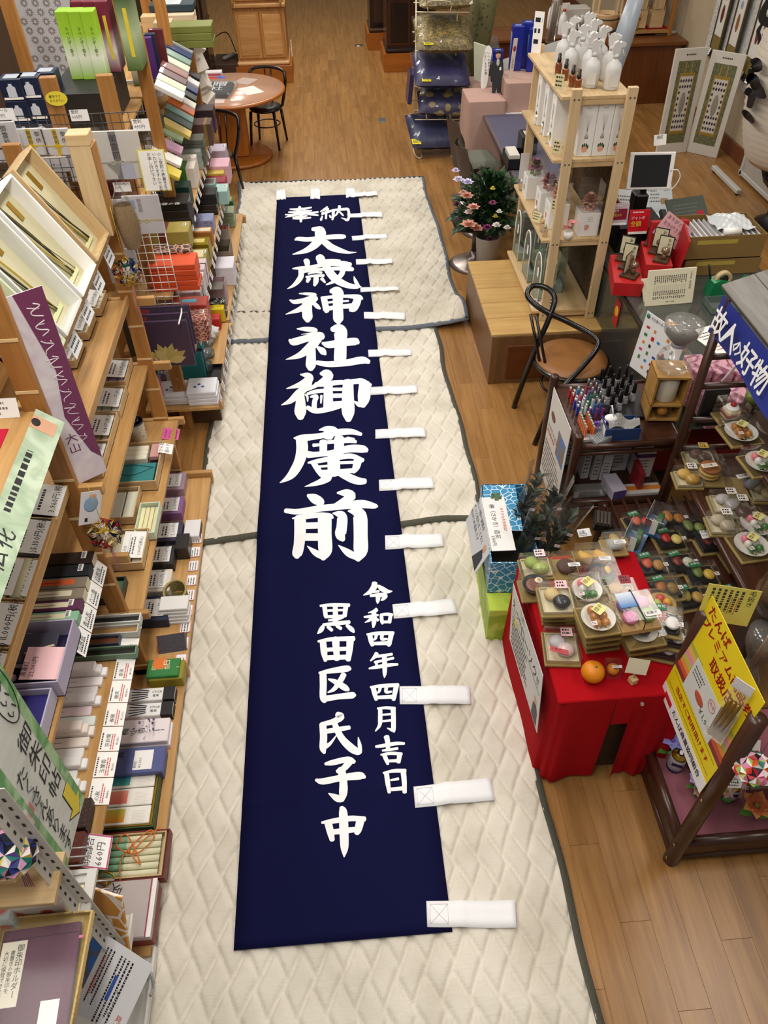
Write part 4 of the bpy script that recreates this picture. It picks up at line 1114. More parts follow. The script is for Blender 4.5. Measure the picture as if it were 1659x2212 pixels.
def petal_ball(label,X,cols,r=.055,cord=.12,tail=.14,tcol='#c97a9a'):
 t=thing('origami_ball',label,'ornament',X)
 pts=[Vector((0,0,1)),Vector((0,0,-1))]
 for k in range(5):
  a=k*2*PI/5
  pts.append(Vector((.894*math.cos(a),.894*math.sin(a),.447)))
  pts.append(Vector((.894*math.cos(a+PI/5),.894*math.sin(a+PI/5),-.447)))
 M().ball(r*.45,0,None,8,6).build('core',mat('#d9d0c0',.6),t)
 for k,d in enumerate(pts):
  q=d.to_track_quat('Z','Y').to_matrix().to_4x4()
  mb=M()
  for j in range(5):
   a=j*2*PI/5
   c_,s_=math.cos(a),math.sin(a)
   n_=(-s_,c_)
   base=(0,0,r*.35)
   tip=(c_*r*.80,s_*r*.80,r*.80)
   l=(c_*r*.40+n_[0]*r*.30,s_*r*.40+n_[1]*r*.30,r*.62)
   rr=(c_*r*.40-n_[0]*r*.30,s_*r*.40-n_[1]*r*.30,r*.62)
   ll=(c_*r*.38+n_[0]*r*.22,s_*r*.38+n_[1]*r*.22,r*.86)
   lr=(c_*r*.38-n_[0]*r*.22,s_*r*.38-n_[1]*r*.22,r*.86)
   mb.add([base,l,ll,tip,lr,rr],[(0,1,2),(1,3,2),(0,4,5),(5,4,3),(0,2,1),(1,2,3),(0,5,4),(5,3,4)],0)
  for j in range(8):
   a=j*PI/4
   mb.tube([(0,0,r*.4),(math.cos(a)*r*.16,math.sin(a)*r*.16,r*.85)],r*.015,3,1)
  mb.build('petal_flower',[mat(cols[k%len(cols)],.5),mat('#efe9dd',.5)],t,q)
 M().tube([(0,0,r),(0,0,r+cord)],.0012,4).build('hanging_cord',mat('#cdbf3a',.6),t)
 mb=M()
 for k in range(6):
  mb.tube([(.004*math.cos(k),.004*math.sin(k),-r),(.008*math.cos(k),.008*math.sin(k),-r-tail)],.0012,4)
 mb.build('tassel',mat(tcol,.6),t)
 return t
petal_ball('origami flower ball in yellow, red and navy hanging by the front post',T(-1.05,2.38,1.23),['#e3c33a','#f0dfb0','#222a5c','#5d4a42','#b8202c'],.068,.22,.16)
pc=thing('picture_card','diamond-hung picture card above the yellow origami ball','card',T(-1.085,2.41,1.36))
Xp=T(0,0,0)@Euler((PI/2,0,.55)).to_matrix().to_4x4()@Euler((0,0,-.35)).to_matrix().to_4x4()
M().box(0,0,0,.09,.17,.002,c=.0009).build('card',mat('#ebe9f0',.4),pc,Xp)
M().ball(.03,0,T(0,.02,.0015),10,6,(1,1.4,.06)).build('child_print',mat('#8fb3d6',.5),pc,Xp)
M().ball(.016,0,T(.005,.058,.0015),10,6,(1,1,.08)).build('face_print',mat('#d9b49a',.5),pc,Xp)
M().box(-.015,-.06,.0012,.012,.02,.001).build('mark',M_INK,pc,Xp)
petal_ball('origami flower ball in green, gold and blue hanging before the white wire grid',T(*PY(275,588,3.90)),['#0f5f56','#d9b24a','#2c3f8f','#c96a3a','#e2c15a'],.072,.28,.22,'#d59a86')
petal_ball('small origami flower ball in peach and blue hanging below the lotus folders',T(*P(338,795,.95)),['#d9a486','#2f5f8f','#35606a','#b9a9a0'],.055,.06,.16,'#c0607f')
# rack B (behind rack A)
BY0,BY1=4.70,7.9
B_SH=[(.26,-.90,.52),(.76,-.97,.48),(1.15,-1.05,.42),(1.60,-1.16,.40),(1.98,-1.22,.40)]
rackB=thing('display_rack','long stepped pine rack farther along the left, stacked with incense cartons','rack')
for y in(BY0,5.77,6.83,BY1):
 for x in(-1.17,-1.47):
  po=M().box(x,y,1.2,.085,.045,2.40,c=.003).build('post',M_PINEZ,rackB)
  M().lathe([(.007,0),(.007,.002),(.004,.003)],8,X=T(x,y-.0225,.45,PI/2)).build('screw',M_STEEL,po)
 M().box(-1.13,y,.2,.50,.045,.07,c=.003).build('foot',M_PINEX,rackB)
for k,(z,xf,dep)in enumerate(B_SH):
 for a,b in((BY0-.12,5.75),(5.79,6.81),(6.85,BY1)):
  M().box(xf-dep/2,(a+b)/2,z-.014,dep,b-a-.002,.026,c=.002).build('shelf_board',M_PINE,rackB)
M().box(-1.12,BY0+.05,.10,.40,.03,.18,c=.003).build('plinth',mat('#4a2e18',.6),rackB)
r=random.Random(21)
for k,(z,xf,dep)in enumerate(B_SH[:4]):
 for j in range(19):
  y=BY0+.02+j*.16+r.uniform(-.02,.02)
  small_tag(rackB,FA(xf+.012,y,z-.03,1.35),.07,.06,None,seed=j,name='shelf_label')
def stack(n,lab,px,py,z,w,l,h,c,**k):
 """n alike cartons piled up; (px, py) is where the topmost top is seen"""
 p=P(px,py,z+n*h)
 grp=k.pop('group',lab+' in one pile')
 names={1:[''],2:['lower','upper'],3:['bottom','middle','top'],4:['bottom','second','third','top'],5:['bottom','second','third','fourth','top'],6:['bottom','second','third','fourth','fifth','top']}[n]
 out=[]
 for i in range(n):
  kk=dict(k)
  if i<n-1:
   kk.pop('txt',None);kk.pop('panel',None);kk.pop('sticker',None)
  q=(p.x+r.uniform(-.006,.006),p.y+r.uniform(-.004,.004))
  out.append(carton((lab+', '+names[i]+(' of the pile' if n>1 else ''))if n>1 else lab,0,0,z+i*h,w,l,h-.001,c,at=q,group=grp if n>1 else None,**kk))
 return out[-1]
Z1,Z2,Z3,Z4,Z5=[s[0]for s in B_SH]
for(px,n,lab,py)in((377,3,'white booklet with a small blue crest behind the post',838),(436,4,'white booklet with blue comma crests at the rack end',832)):
 t=stack(n,lab,px,py,Z1,.19,.21,.028,'#e4e4ea',name='booklet',cat='booklet')
 mb=M()
 for k in range(3):
  mb.ball(.012,0,T(-.02+.03*(k%2),.02+.028*(k-1),.0275),8,4,(1,1,.05))
 mb.build('crest_print',mat('#2f4a9a',.5),t)
t=thing('black_tray','shallow black tray holding clear jars near the rack end','tray',T(*P(462,806,Z1+.02).xy,Z1))
M().tray(0,0,0,.12,.22,.03,.004).build('body',M_BLACK,t)
def dome_jar(lab,px,py,z,s=1.0):
 t=thing('glass_jar',lab,'jar',T(*P(px,py,z+.1*s).xy,z))
 M().lathe([(.045*s,0),(.05*s,.02*s),(.05*s,.06*s),(.03*s,.075*s),(.028*s,.085*s),(.06*s,.12*s),(.062*s,.15*s)],20).build('glass',clear('#e9eff0',.2,.08),t)
 M().lathe([(.063*s,.15*s),(.064*s,.158*s),(.0001,.162*s)],20).build('lid',clear('#e4eaec',.25,.2),t)
 return t
dome_jar('clear plastic jar with a wide lid near the rack end, lower one',440,772,Z1+.002,1.1)
dome_jar('clear plastic jar with a wide lid behind the lower one',448,748,Z1+.002,.9)
t=thing('plastic_bag','crumpled clear bag of white wrapped sweets on the lowest rack tier','bag',T(*P(450,710,Z1+.1).xy,Z1))
rr=random.Random(4)
def bg_(u,v):
 a=u*2*PI
 k=.075*math.sin(max(.05,v)*PI*.93)*(1+.25*math.sin(5*a+9*v)*math.sin(3*a))
 return(k*math.cos(a),k*math.sin(a)*1.15,.005+v*.12)
M().grid(bg_,22,10,smooth=False).build('film',mat('#d6d8d6',.25,coat=.6),t)
carton('red carton with green print on the lowest rack tier',452,684,Z1,.09,.17,.10,'#c4261d',panel='#c4261d',txt='香華',tcol='#15401f',end='#8f1712')
carton('bright yellow carton on the lowest rack tier',458,663,Z1,.09,.19,.12,'#dcc21c',txt='一一丸',end='#c0a810')
carton('black carton with white print behind the yellow one',460,649,Z1,.08,.20,.14,cellular('#131313','#d9d9d4',45,.5,'NOISE',.55,.62))
t=thing('open_carton','tall carton with its grey lid folded open on the lowest rack tier','carton',FA(*P(463,608,Z1+.2).xy,Z1))
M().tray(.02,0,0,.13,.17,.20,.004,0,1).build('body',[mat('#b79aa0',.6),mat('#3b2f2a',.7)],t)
M().box(-.13,0,.20,.17,.17,.004,X=T(0,0,0,0,.12)).build('folded_flap',mat('#6e675f',.7),t)
carton('white carton with violet edge and round crest on the lowest rack tier',484,566,Z1,.22,.17,.17,'#dfdce6',band=('#4a3f8a',.45,.05))
t=thing('open_carton','brown open carton with a dark inside on the lowest rack tier','carton',FA(*P(478,530,Z1+.15).xy,Z1))
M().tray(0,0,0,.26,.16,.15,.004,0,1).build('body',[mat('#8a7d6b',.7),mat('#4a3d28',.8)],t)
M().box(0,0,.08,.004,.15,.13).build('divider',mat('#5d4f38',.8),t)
t=thing('open_carton','grey open carton with red candle tubes on the lowest rack tier','carton',FA(*P(476,490,Z1+.12).xy,Z1))
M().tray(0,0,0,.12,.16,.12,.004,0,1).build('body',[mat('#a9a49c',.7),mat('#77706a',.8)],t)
for k in range(4):
 M().tube([(-.035,-.055+k*.036,.02),(-.02,-.055+k*.036,.125)],.015,10).build('red_tube',mat('#c63a22',.5),t)
stack(4,'pale green carton with black landscape print',482,452,Z1,.17,.20,.038,'#8fa083',band=('#7d9072',.1,.6))
carton('green carton with a striped colourful top on the lowest rack tier',485,430,Z1,.13,.18,.11,'#2e6b3a',panel='#c98a3a',pw=.8,pl=.8,band=('#e0c23a',.1,.2))
for k,(px,py,w,h,c,lab)in enumerate(((468,318,.2,.14,'#b8adbe','lilac carton with silver top'),(474,350,.22,.16,'#d9a9b8','pink blossom carton'),(463,368,.16,.13,'#c9b04a','straw yellow carton'),(466,386,.16,.11,'#8f1f38','crimson and white carton'),(470,405,.18,.12,'#a3c4bd','pale teal carton'))):
 carton(lab+' at the far end of the second tier',px,py,Z2,w,.18,h,c,sticker=(k%2==0))
t=stack(4,'carton with red and black branch pattern and barcode',408,678,Z2,.17,.25,.042,cellular('#d9a48c','#7d3a34',30,.5,'EDGE',.03,.09),sticker=True)
carton('brick red carton with a blue label behind the branch-pattern pile',408,650,Z2,.13,.25,.19,'#a8382a',panel='#4f9ab0',pl=.4,pw=.35)
for k,(px,py,c)in enumerate(((408,618,'#b3a2a2'),(417,570,'#d6bfc4'))):
 p=P(px,py,Z2+.15)
 for j in range(2):
  t=carton('%s blossom-paper box tied with a dark ribbon, %s of two'%(('mauve','pale pink')[k],('lower','upper')[j]),0,0,Z2+j*.075,.18,.18,.074,cellular(c,'#8d7478',26,.5,'NOISE',.55,.7)if k==0 else c,at=(p.x,p.y),group='ribboned boxes')
  M().box(0,0,.037,.012,.184,.077).build('ribbon',mat('#2e2224',.5),t)
carton('white carton with a grey cord between the ribboned boxes',412,594,Z2,.09,.18,.14,'#cfcdd0')
carton('olive and cream carton with a brown cloud print',422,548,Z2,.17,.18,.13,'#8f8240',panel='#d9cc9c',pl=.7,pw=.7,sticker=True)
carton('shiny gold carton on the second rack tier',427,520,Z2,.13,.18,.14,mat('#a8922c',.3,.6),panel='#d0bd6a',pl=.6,pw=.5)
carton('kraft carton with a pale leaf label on the second rack tier',433,496,Z2,.10,.18,.12,'#a3692c',panel='#ddd0b8',pl=.9,pw=.6)
for k in range(2):
 carton('blue violet patterned tin on the second rack tier, %s'%('lower','upper')[k],0,0,Z2+k*.06,.15,.17,.058,cellular('#3d4470','#8d93b9',60,.4),at=tuple(P(438,468,Z2+.12).xy),group='blue violet tins')
stack(4,'glossy black carton with silver print',444,412,Z2,.16,.18,.045,'#161517',coat=.5,txt='香')
carton('grey teal carton on the far second tier',445,392,Z2,.15,.17,.16,'#7d9490',panel='#5a4a42',pw=.7)
stack(6,'dark grey-green carton',408,296,Z3,.16,.24,.036,'#565a4f',coat=.3)
stack(3,'light grey-green carton',404,322,Z3,.10,.22,.05,'#98a199',coat=.3)
carton('brown and gold wrapped box on the far third tier',424,262,Z3,.18,.26,.18,'#57403a',coat=.6,band=('#8a6a2e',-.3,.1))
carton('purple wrapped box with a dark lattice top on the far third tier',430,232,Z3,.18,.26,.20,'#3c1f5a',lid='#3a2a2e',coat=.6)
stack(5,'orange carton behind the white wire grid',372,560,Z3,.17,.30,.036,'#cf4a1c')
carton('tan flowered box on top of the orange pile row',372,535,Z3,.10,.24,.20,cellular('#d09a7c','#3a2f2c',24,.5,'EDGE',.04,.1))
carton('olive and maroon cloud-print carton on the third tier',368,490,Z3,.17,.26,.14,'#a39245',band=('#6e2f22',.2,.25),sticker=True)
t=stack(3,'black carton with white brush lettering',368,428,Z3,.19,.27,.055,'#121212',coat=.4)
mb=M();lay(mb,'桐壺の香',.045,(-.08,.09,.0548),(0,-1,0),(1,0,0));mb.build('lettering',M_PAPER,t)
carton('dark green carton with a teal corner and small flowers',372,398,Z3,.13,.26,.16,'#16382c',band=('#5f8f80',.15,.4),txt='花',tcol='#e6e6d8')
carton('green and white carton with orange bells and a name label',385,356,Z3,.17,.26,.16,'#d8d0c4',band=('#3f7a32',-.12,.25),panel='#d9692e',pl=.25,pw=.5,txt=None)
carton('white carton with dark red blossom sprays on the third tier',388,338,Z3,.08,.26,.18,cellular('#e4dcd4','#8a5a52',40,.5,'NOISE',.58,.66))
tl=[('#9db08c','soft green tilted'),('#c79ab4','pink tilted'),('#e6e2dc','white tilted'),('#c8b23c','yellow tilted')]
for k,(c,lab)in enumerate(tl):
 carton(lab+' flat carton on the third tier, facing the aisle',362-k*3,282+k*26,Z4+.0,.13,.22,.025,c,tilt=.5)
t3=[('#26262c','charcoal'),('#e6e6ea','silver white'),('#2b3c78','royal blue'),('#20211c','black and gold'),('#ece8e0','off-white'),('#c9642a','orange and gold'),('#5c8276','sage green'),('#2c3d38','deep green'),('#d4b85c','straw')]
for k,(c,lab)in enumerate(t3):
 carton(lab+' flat box tilted on the fourth tier, in the slanted row',404-k*3.2,152+k*15,Z4+.0,.12,.22,.03,c,tilt=.55,coat=.5)
t4=[('#b9bfc4','pearl grey'),('#2d3a66','indigo'),('#6f8a7d','grey-green'),('#c4c0a8','beige'),('#7d4a42','russet'),('#4a1f26','wine red'),('#b7c0a4','pale olive'),('#dcdcda','cream white')]
for k,(c,lab)in enumerate(t4):
 carton(lab+' flat box tilted on the topmost tier',388-k*3.6,92+k*14,Z5,.12,.2,.03,c,tilt=.5,coat=.5)
for k in range(9):
 p=P(338-k*3.6,236+k*17,Z4+.08)
 t=thing('clear_pack','small clear hanging pack on the fourth tier, %s from the near end'%('first','second','third','fourth','fifth','sixth','seventh','eighth','ninth')[8-k],'pack',FA(p.x,p.y,Z4),'clear packs on the fourth tier')
 M().box(0,0,.05,.045,.05,.10,c=.006).build('film',clear('#e8e6de',.18,.22),t)
 M().box(0,0,.03,.034,.036,.05,c=.004).build('contents',mat(('#a89a72','#6e6a58','#b89a6a')[k%3],.6),t)
for k,(px,py,c,h,lab)in enumerate(((303,178,'#6b3a32',.03,'reddish brown long carton'),(312,192,'#d9dadd',.05,'silver white long carton'),(292,186,'#b7bcc0',.04,'pale grey long carton'),(290,205,'#5d7a68',.05,'sage green long carton'),(293,232,'#1c1d1d',.07,'black long carton with white brush print'),(307,252,'#33473c',.08,'dark green long carton'))):
 carton(lab+' on the fourth tier',px,py,Z4+.1,.10,.28,h,c,sticker=(k>3))
carton('orange and white gradient carton behind the wire grid',222,238,Z4,.16,.34,.16,grad(('#cf6a24','#e09a68','#f0e6de'),1,-.12,.16),panel=None)
def upright(lab,px,py,z,w,d,h,c,slip=None,yaw=0.0,txt=None,sticker=False,tcol=None):
 p=P(px,py,z+h)
 t=thing('incense_box',lab,'box',FB(p.x,p.y,z,0,yaw))
 M().box(0,0,h/2,w,d,h,c=.003).build('body',c if not isinstance(c,str)else mat(c,.4,coat=.3),t)
 if slip:
  M().box(w*.1,-d/2-.0006,h*.5,w*.25,.001,h*.62).build('title_slip',mat(slip,.5),t)
 if txt:
  mb=M();s=min(w*.3,h*.6/len(txt))
  lay(mb,txt,s,(w*.1-s*.5,-d/2-.0014,h*.78),(1,0,0),(0,0,1),0,True);mb.build('lettering',[mat(tcol,.5)if tcol else M_INK],t)
 if sticker:
  M().box(-w*.3,-d*.2,h+.0006,.02,.02,.001).build('price_sticker',M_PAPER,t)
 return t
Y3=-.33
lime=grad(('#8cb81e','#e6ebd6','#9cc832','#8cb81e'),2,.0,.36)
for k in range(3):
 upright('tall lime green incense box with white fade, %s of three on top'%('left','middle','right')[k],135+k*27,20,2.20,.075,.11,.36,lime,txt='ラベンダー香り',tcol='#3a4a1a')
mar=grad(('#6d1230','#d9c9ce','#7a1538','#6d1230'),2,0,.36)
for k in range(3):
 upright('tall maroon incense box with a yellow slip, %s of three behind the lime ones'%('left','middle','right')[k],170+k*25,-4,2.20,.075,.18,.38,mar,slip='#d9c23a')
upright('tall dark green incense box behind the maroon ones',263,-25,2.2,.09,.22,.42,grad(('#43601f','#aab890','#33501c'),2,0,.4),slip='#d9c23a')
carton('black shelf riser under the lime boxes',0,0,1.98,.62,.34,.22,'#17181a',at=(-1.46,5.42),name='shelf_riser',cat='riser')
for k,(px,py,c,lab,sl)in enumerate(((290,92,grad(('#2f4a1c','#c9cfbe','#3f5a22'),2,0,.24),'green incense box with white fade and a yellow brushed slip','#dcc83c'),(310,80,'#4a1f6e','purple incense box with a white top edge',None),(318,72,'#1c2142','navy incense box with a white top edge',None),(335,62,'#5a1622','wine red incense box at the back',None))):
 upright(lab,px,py,Z5,.12 if k==0 else.10,.05,.26,c,slip=sl,txt='蓮香' if k==0 else None,sticker=True,yaw=.1)
t=stack(3,'cream and pink flat box on top of the rack',372,26,Z5,.20,.36,.045,'#d6bfa2')
stack(3,'olive green flat box on top of the rack end',408,50,Z5,.20,.36,.05,'#6f7430')
carton('small square wooden box on top of the rack',322,32,Z5+.05,.12,.13,.09,M_PALE,name='wooden_box')
carton('pale hemp-pattern box on top of the rack',352,44,Z5,.14,.14,.16,cellular('#cdc7a8','#b3ad8c',70,.5))
carton('dark blue flat box at the top edge of the photo',372,4,Z5+.14,.22,.36,.05,'#20333e',panel='#b9bfc4',pl=.4,pw=.8)
g=thing('paper_garland','hanging chain of folded white paper cubes at the far rack end','garland',T(0,0,0))
for k in range(9):
 p=PY(404+k*4.4+(6 if k%2 else-4),82+k*19,8.05)
 M().box(0,0,0,.15,.15,.15,c=.002).build('paper_cube',mat('#cfc8bc',.8,var=.04),g,T(p.x,p.y,p.z,.5+.3*k,.4,.6+.5*k))
M().tube([Vector((-1.17,7.93,2.36)),PY(402,60,8.05),PY(442,240,8.05)],.002,4).build('thread',M_PAPER,g)
blu=mat('#14203e',.45)
for cidx,(px,py,n)in enumerate(((24,166,3),(62,162,3),(98,152,3))):
 p=P(px,py,2.30)
 for j in range(n):
  t=thing('bulb_carton','navy carton with a white bottle picture, %s column, %s'%(('left','middle','right')[cidx],('bottom','middle','top')[j]),'carton',FB(p.x,p.y,1.96+j*.115),'navy bottle-picture cartons')
  M().box(0,0,.057,.125,.125,.112,c=.003).build('body',blu,t)
  mb=M().prism([(-.025,.02),(-.025,.07),(-.01,.08),(-.01,.09),(.01,.09),(.01,.08),(.025,.07),(.025,.02)],0,.001,0)
  mb.build('bottle_print',mat('#cfd6e2',.5),t,T(0,-.0630,0,PI/2))
  M().box(0,-.0632,.012,.11,.001,.012).build('white_line',M_PAPER,t)
  M().box(0,0,.1135,.08,.08,.001).build('top_print',mat('#aab0bb',.5),t)
M().box(-1.72,5.15,1.945,.62,.42,.024,c=.002).build('shelf_board',M_PINE,rackB)
pb=thing('printed_screen','large pale screen printed with grey chrysanthemum rosettes at the top left','screen',T(0,0,0))
a,b_,c_,d_=PY(28,-10,6.2),PY(150,-10,6.2),PY(150,168,6.2),PY(62,168,6.2)
M().add([a,b_,c_,d_]+[v+Vector((0,.012,0))for v in(a,b_,c_,d_)],[(3,2,1,0),(4,5,6,7),(0,1,5,4),(1,2,6,5),(2,3,7,6),(3,0,4,7)]).build('board',mat('#b7b7ba',.5,bump=.1),pb)
mb=M()
for i in range(9):
 for j in range(6):
  c=PY(28+j*24+(12 if i%2 else 0),6+i*20,6.2)
  if c.x<a.x+.02 or PY(28+j*24+(12 if i%2 else 0),6+i*20,6.2).x>b_.x-.02:continue
  for k in range(10):
   an=k*PI/5
   mb.ball(.009,0,T(c.x+.017*math.cos(an),c.y-.001,c.z+.017*math.sin(an),PI/2,0,0)@Euler((0,0,an)).to_matrix().to_4x4(),6,4,(1,.45,.08))
mb.build('rosette_print',mat('#7d7470',.5),pb)['kind']='stuff'
po=M().box(*PY(47,110,5.9),.085,.045,.6,c=.003).build('post',M_PINEZ,rackB)
M().box(-1.75,6.1,1.0,.9,.03,2.0).build('back_panel',mat('#d0cbc2',.6),rackB)
def FH(p,dy=0.0):
 return T(p.x,p.y+dy,p.z)@Euler((PI/2,0,0)).to_matrix().to_4x4()
def wire_grid(lab,x0,x1,z0,z1,y,m,pitch=.05,rw=.0022):
 t=thing('wire_grid',lab,'grid',T(0,0,0))
 M().tube([(x0,y,z0),(x1,y,z0),(x1,y,z1),(x0,y,z1)],rw*1.4,6,closed=True).build('frame',m,t)
 n=int(round((x1-x0)/pitch));k=int(round((z1-z0)/pitch))
 for i in range(1,n):
  x=x0+(x1-x0)*i/n
  M().tube([(x,y,z0),(x,y,z1)],rw,5).build('wire',m,t)
 for i in range(1,k):
  z=z0+(z1-z0)*i/k
  M().tube([(x0,y+rw,z),(x1,y+rw,z)],rw,5).build('wire',m,t)
 return t
M_BW=mat('#15141a',.4)
wire_grid('black wire grid panel across the end of the far rack',-1.74,-.96,1.80,2.25,4.56,M_BW)
wire_grid('black wire grid panel hung lower and farther left',-1.80,-1.30,1.55,2.07,4.44,M_BW)
wire_grid('white wire grid panel below the envelopes',-1.27,-.99,1.08,1.62,4.52,mat('#e3e1dd',.4))
def hang(lab,px0,py0,px1,py1,y,c,name='envelope_pack',cat='envelope',th=.012,film=True):
 a=PY(px0,py1,y);b=PY(px1,py0,y)
 w,h=b.x-a.x,b.z-a.z
 t=thing(name,lab,cat,FH(Vector(((a.x+b.x)/2,y,a.z))))
 M().box(0,h/2,0,w,h,th,c=.002).build('body',mat(c,.45,var=.03),t)
 if film:
  M().box(0,h/2+.01,th/2+.003,w+.012,h+.03,.0008).build('film',M_CLEAR,t)
 return t,w,h,th/2
def deco(t,w,h,z,txt=None,band=None,knot=None,tx=0.0,ts=None,tcol=None):
 if band:
  M().box(tx*w,h*.5,z+.0006,w*.16,h*.98,.001).build('band',mat(band,.5),t)
 if knot:
  mb=M().box(0,h*.36,z+.001,w,h*.035,.0016)
  for s in(-1,1):
   mb.tube([(tx*w+s*w*.10+.05*w*math.cos(a),h*.36+.045*h*math.sin(a),z+.003)for a in[k*PI/5 for k in range(10)]],.0022,5,closed=True)
  mb.build('mizuhiki_knot',mat(knot,.4),t)
 if txt:
  s=ts or min(w*.3,h*.5/len(txt))
  mb=M();lay(mb,txt,s,(tx*w-s*.5,h*.93,z+.0014),(1,0,0),(0,1,0),0,True);mb.build('lettering',[mat(tcol,.5)if tcol else M_INK],t)
t,w,h,z=hang('silver mourning envelope with a folded bow and brushed title on the black grid',222,280,296,388,4.50,'#dedcd8');deco(t,w,h,z,'御霊前','#7f8084','#b9b6ae',-.06)
M().prism([(-w*.32,h*.34),(-w*.02,h*.34),(-w*.1,h*.06)],z+.0008,z+.002).build('fold',mat('#9c9c96',.5),t)
M().box(w*.12,h*.17,z+.001,w*.28,h*.34,.0012).build('blue_fold',mat('#c3c8da',.5),t)
t,w,h,z=hang('white envelope half hidden behind the silver mourning envelope',158,284,214,392,4.53,'#dcdade');deco(t,w,h,z,None,'#c9c7cc')
for k,(px,lab,tt)in enumerate(((52,'farther left','御佛前'),(108,'nearer the wooden case','御佛前'))):
 t,w,h,z=hang('white offering envelope with yellow cord and two titles, '+lab,px-4,276,px+38,336,4.50,'#dcdcdf');deco(t,w,h,z,tt,'#d9bd2a','#d9bd2a',-.02)
 mb=M();lay(mb,'御供',h*.2,(w*.18,h*.9,z+.0016),(1,0,0),(0,1,0),0,True,1.2);mb.build('side_lettering',M_INK,t)
 t,w,h,z=hang('small envelope with a printed sticker, '+lab,px-26,284,px-4,338,4.515,'#d8d6da');deco(t,w,h,z,'布施',None,None,.1)
 M().box(-w*.1,h*.82,z+.001,w*.5,h*.2,.001).build('sticker',M_PAPER,t)
t,w,h,z=hang('white envelope with a black and white cord at the left edge of the photo',-18,262,30,352,4.47,'#d9d8dc');deco(t,w,h,z,'御霊前',None,'#1a1a1e',.15)
for k,px in enumerate((62,118)):
 t,w,h,z=hang('white backing card with printed product name, %s of two lower cards'%('left','right')[k],px-26,338,px+24,372,4.47,'#d3d2d8');
 mb=M();lay(mb,'ワンタッチ',w*.12,(-w*.3,h*.6,z+.0012),(1,0,0),(0,1,0));mb.build('lettering',M_INK,t)
t,w,h,z=hang('red and white celebration envelope behind the lower black grid',8,384,52,452,4.5,'#d9d6d8');deco(t,w,h,z,'御祝',None,'#b82a2a',-.1)
t=thing('flower_ornament','bright lime green flower ornament behind the lower black grid','ornament',FH(PY(62,415,4.49)))
for k in range(5):
 M().ball(.035,0,T(.03*math.cos(k*1.26),.03*math.sin(k*1.26),0),10,6,(1,1,.3)).build('petal',mat('#9ccf1c' if k%2 else '#c9cf1c',.4),t)
t,w,h,z=hang('white envelope with faint gold cord hanging at the grid foot',282,420,341,506,4.44,'#d6d5dc');deco(t,w,h,z,'御香典',None,'#c8b98a',-.05,w*.13,'#8a8a92')
M().box(-w*.28,h*.78,z+.001,w*.22,h*.22,.001).build('blue_sticker',mat('#9ab0c8',.5),t)
t,w,h,z=hang('white envelope leaning behind the hanging one at the grid foot',232,430,270,512,4.50,'#d0cfd4');deco(t,w,h,z,None,None,'#c8b98a')
t,w,h,z=hang('white envelope behind the green origami ball',243,535,290,612,4.50,'#d0d0d6');deco(t,w,h,z,None,None,None);M().box(-w*.2,h*.8,z+.001,w*.25,h*.22,.001).build('blue_sticker',mat('#9ab0c8',.5),t)
t,w,h,z=hang('yellow-bordered handwritten note hanging beside the black grid',314,322,354,414,4.46,'#d9cc5a','note_card','note',.002,False)
M().box(0,h/2,z+.0006,w*.9,h*.95,.001).build('paper',M_PAPER,t)
mb=M();lay(mb,'のし金封の表書きをさせて\nいただきますのでお気軽に\nお申し付け下さい',w*.15,(w*.22,h*.94,z+.0014),(1,0,0),(0,1,0),0,True,.98);mb.build('lettering',M_INK,t)
for(px0,py0,px1,py1,tx,lab)in((155,236,188,262,'金封\n605円','in the middle of the black grid'),(289,256,320,284,'金封\n495円','at the right end of the black grid'),(248,393,280,415,'金封10枚入\n110円','at the foot of the black grid'),(-6,233,27,260,'シール\n101円','at the left end of the black grid')):
 a=PY(px0,py1,4.52);b=PY(px1,py0,4.52)
 t=thing('price_tag','white handwritten price tag '+lab,'tag',FH(Vector(((a.x+b.x)/2,4.52,(a.z+b.z)/2))))
 small_tag(t,ID,b.x-a.x,b.z-a.z,tx,name='card')
t=thing('speech_sticker','yellow speech-bubble sticker on the rack post','sticker',FH(PY(122,213,4.66)))
M().prism([(.058*math.cos(k*PI/12),.036*math.sin(k*PI/12))for k in range(24)],0,.0015).build('bubble',mat('#e3d03a',.5),t)
mb=M();lay(mb,'慶弔です\nおりがたい',.016,(-.038,.018,.0018),(1,0,0),(0,1,0));mb.build('lettering',M_INK,t)
for k in range(3):
 a=PY(312+k*3,792-k*22,4.36+k*.05);b=PY(402+k*3,690-k*16,4.36+k*.05)
 w,h=b.x-a.x,b.z-a.z
 t=thing('lotus_folder','purple folder with a gold lotus in a clear sleeve, %s of three hanging'%('front','middle','back')[k],'folder',FH(Vector(((a.x+b.x)/2,4.36+k*.05,a.z))),'purple lotus folders')
 M().box(0,h/2,0,w,h,.016,c=.003).build('cover',mat('#35193f',.5),t)
 M().box(0,h/2+.015,.010,w+.02,h+.05,.0008).build('sleeve',clear('#ffffff',.04,.01),t)
 M().box(-w*.38,h*.9,.0086,w*.2,h*.1,.001).build('red_sticker',mat('#a8222e',.5),t)
 for j in range(9):
  an=(j-4)*.33
  L_=w*(.36 if j%2==0 else.44)
  pts=[(0,0),(-.075*w,L_*.35),(-.085*w,L_*.6),(0,L_),(.085*w,L_*.6),(.075*w,L_*.35)]
  M().prism(pts,.0085+.0003*(j%3),.0095+.0003*(j%3),0,T(0,h*.10,0,0,0,-an)).build('lotus_petal',mat('#b5a25c' if j%2 else '#c4b272',.45),t)
t,w,h,z=hang('dark cord-tied pouch beside the lotus folders',283,672,316,770,4.50,'#2c2620','pouch','pouch')
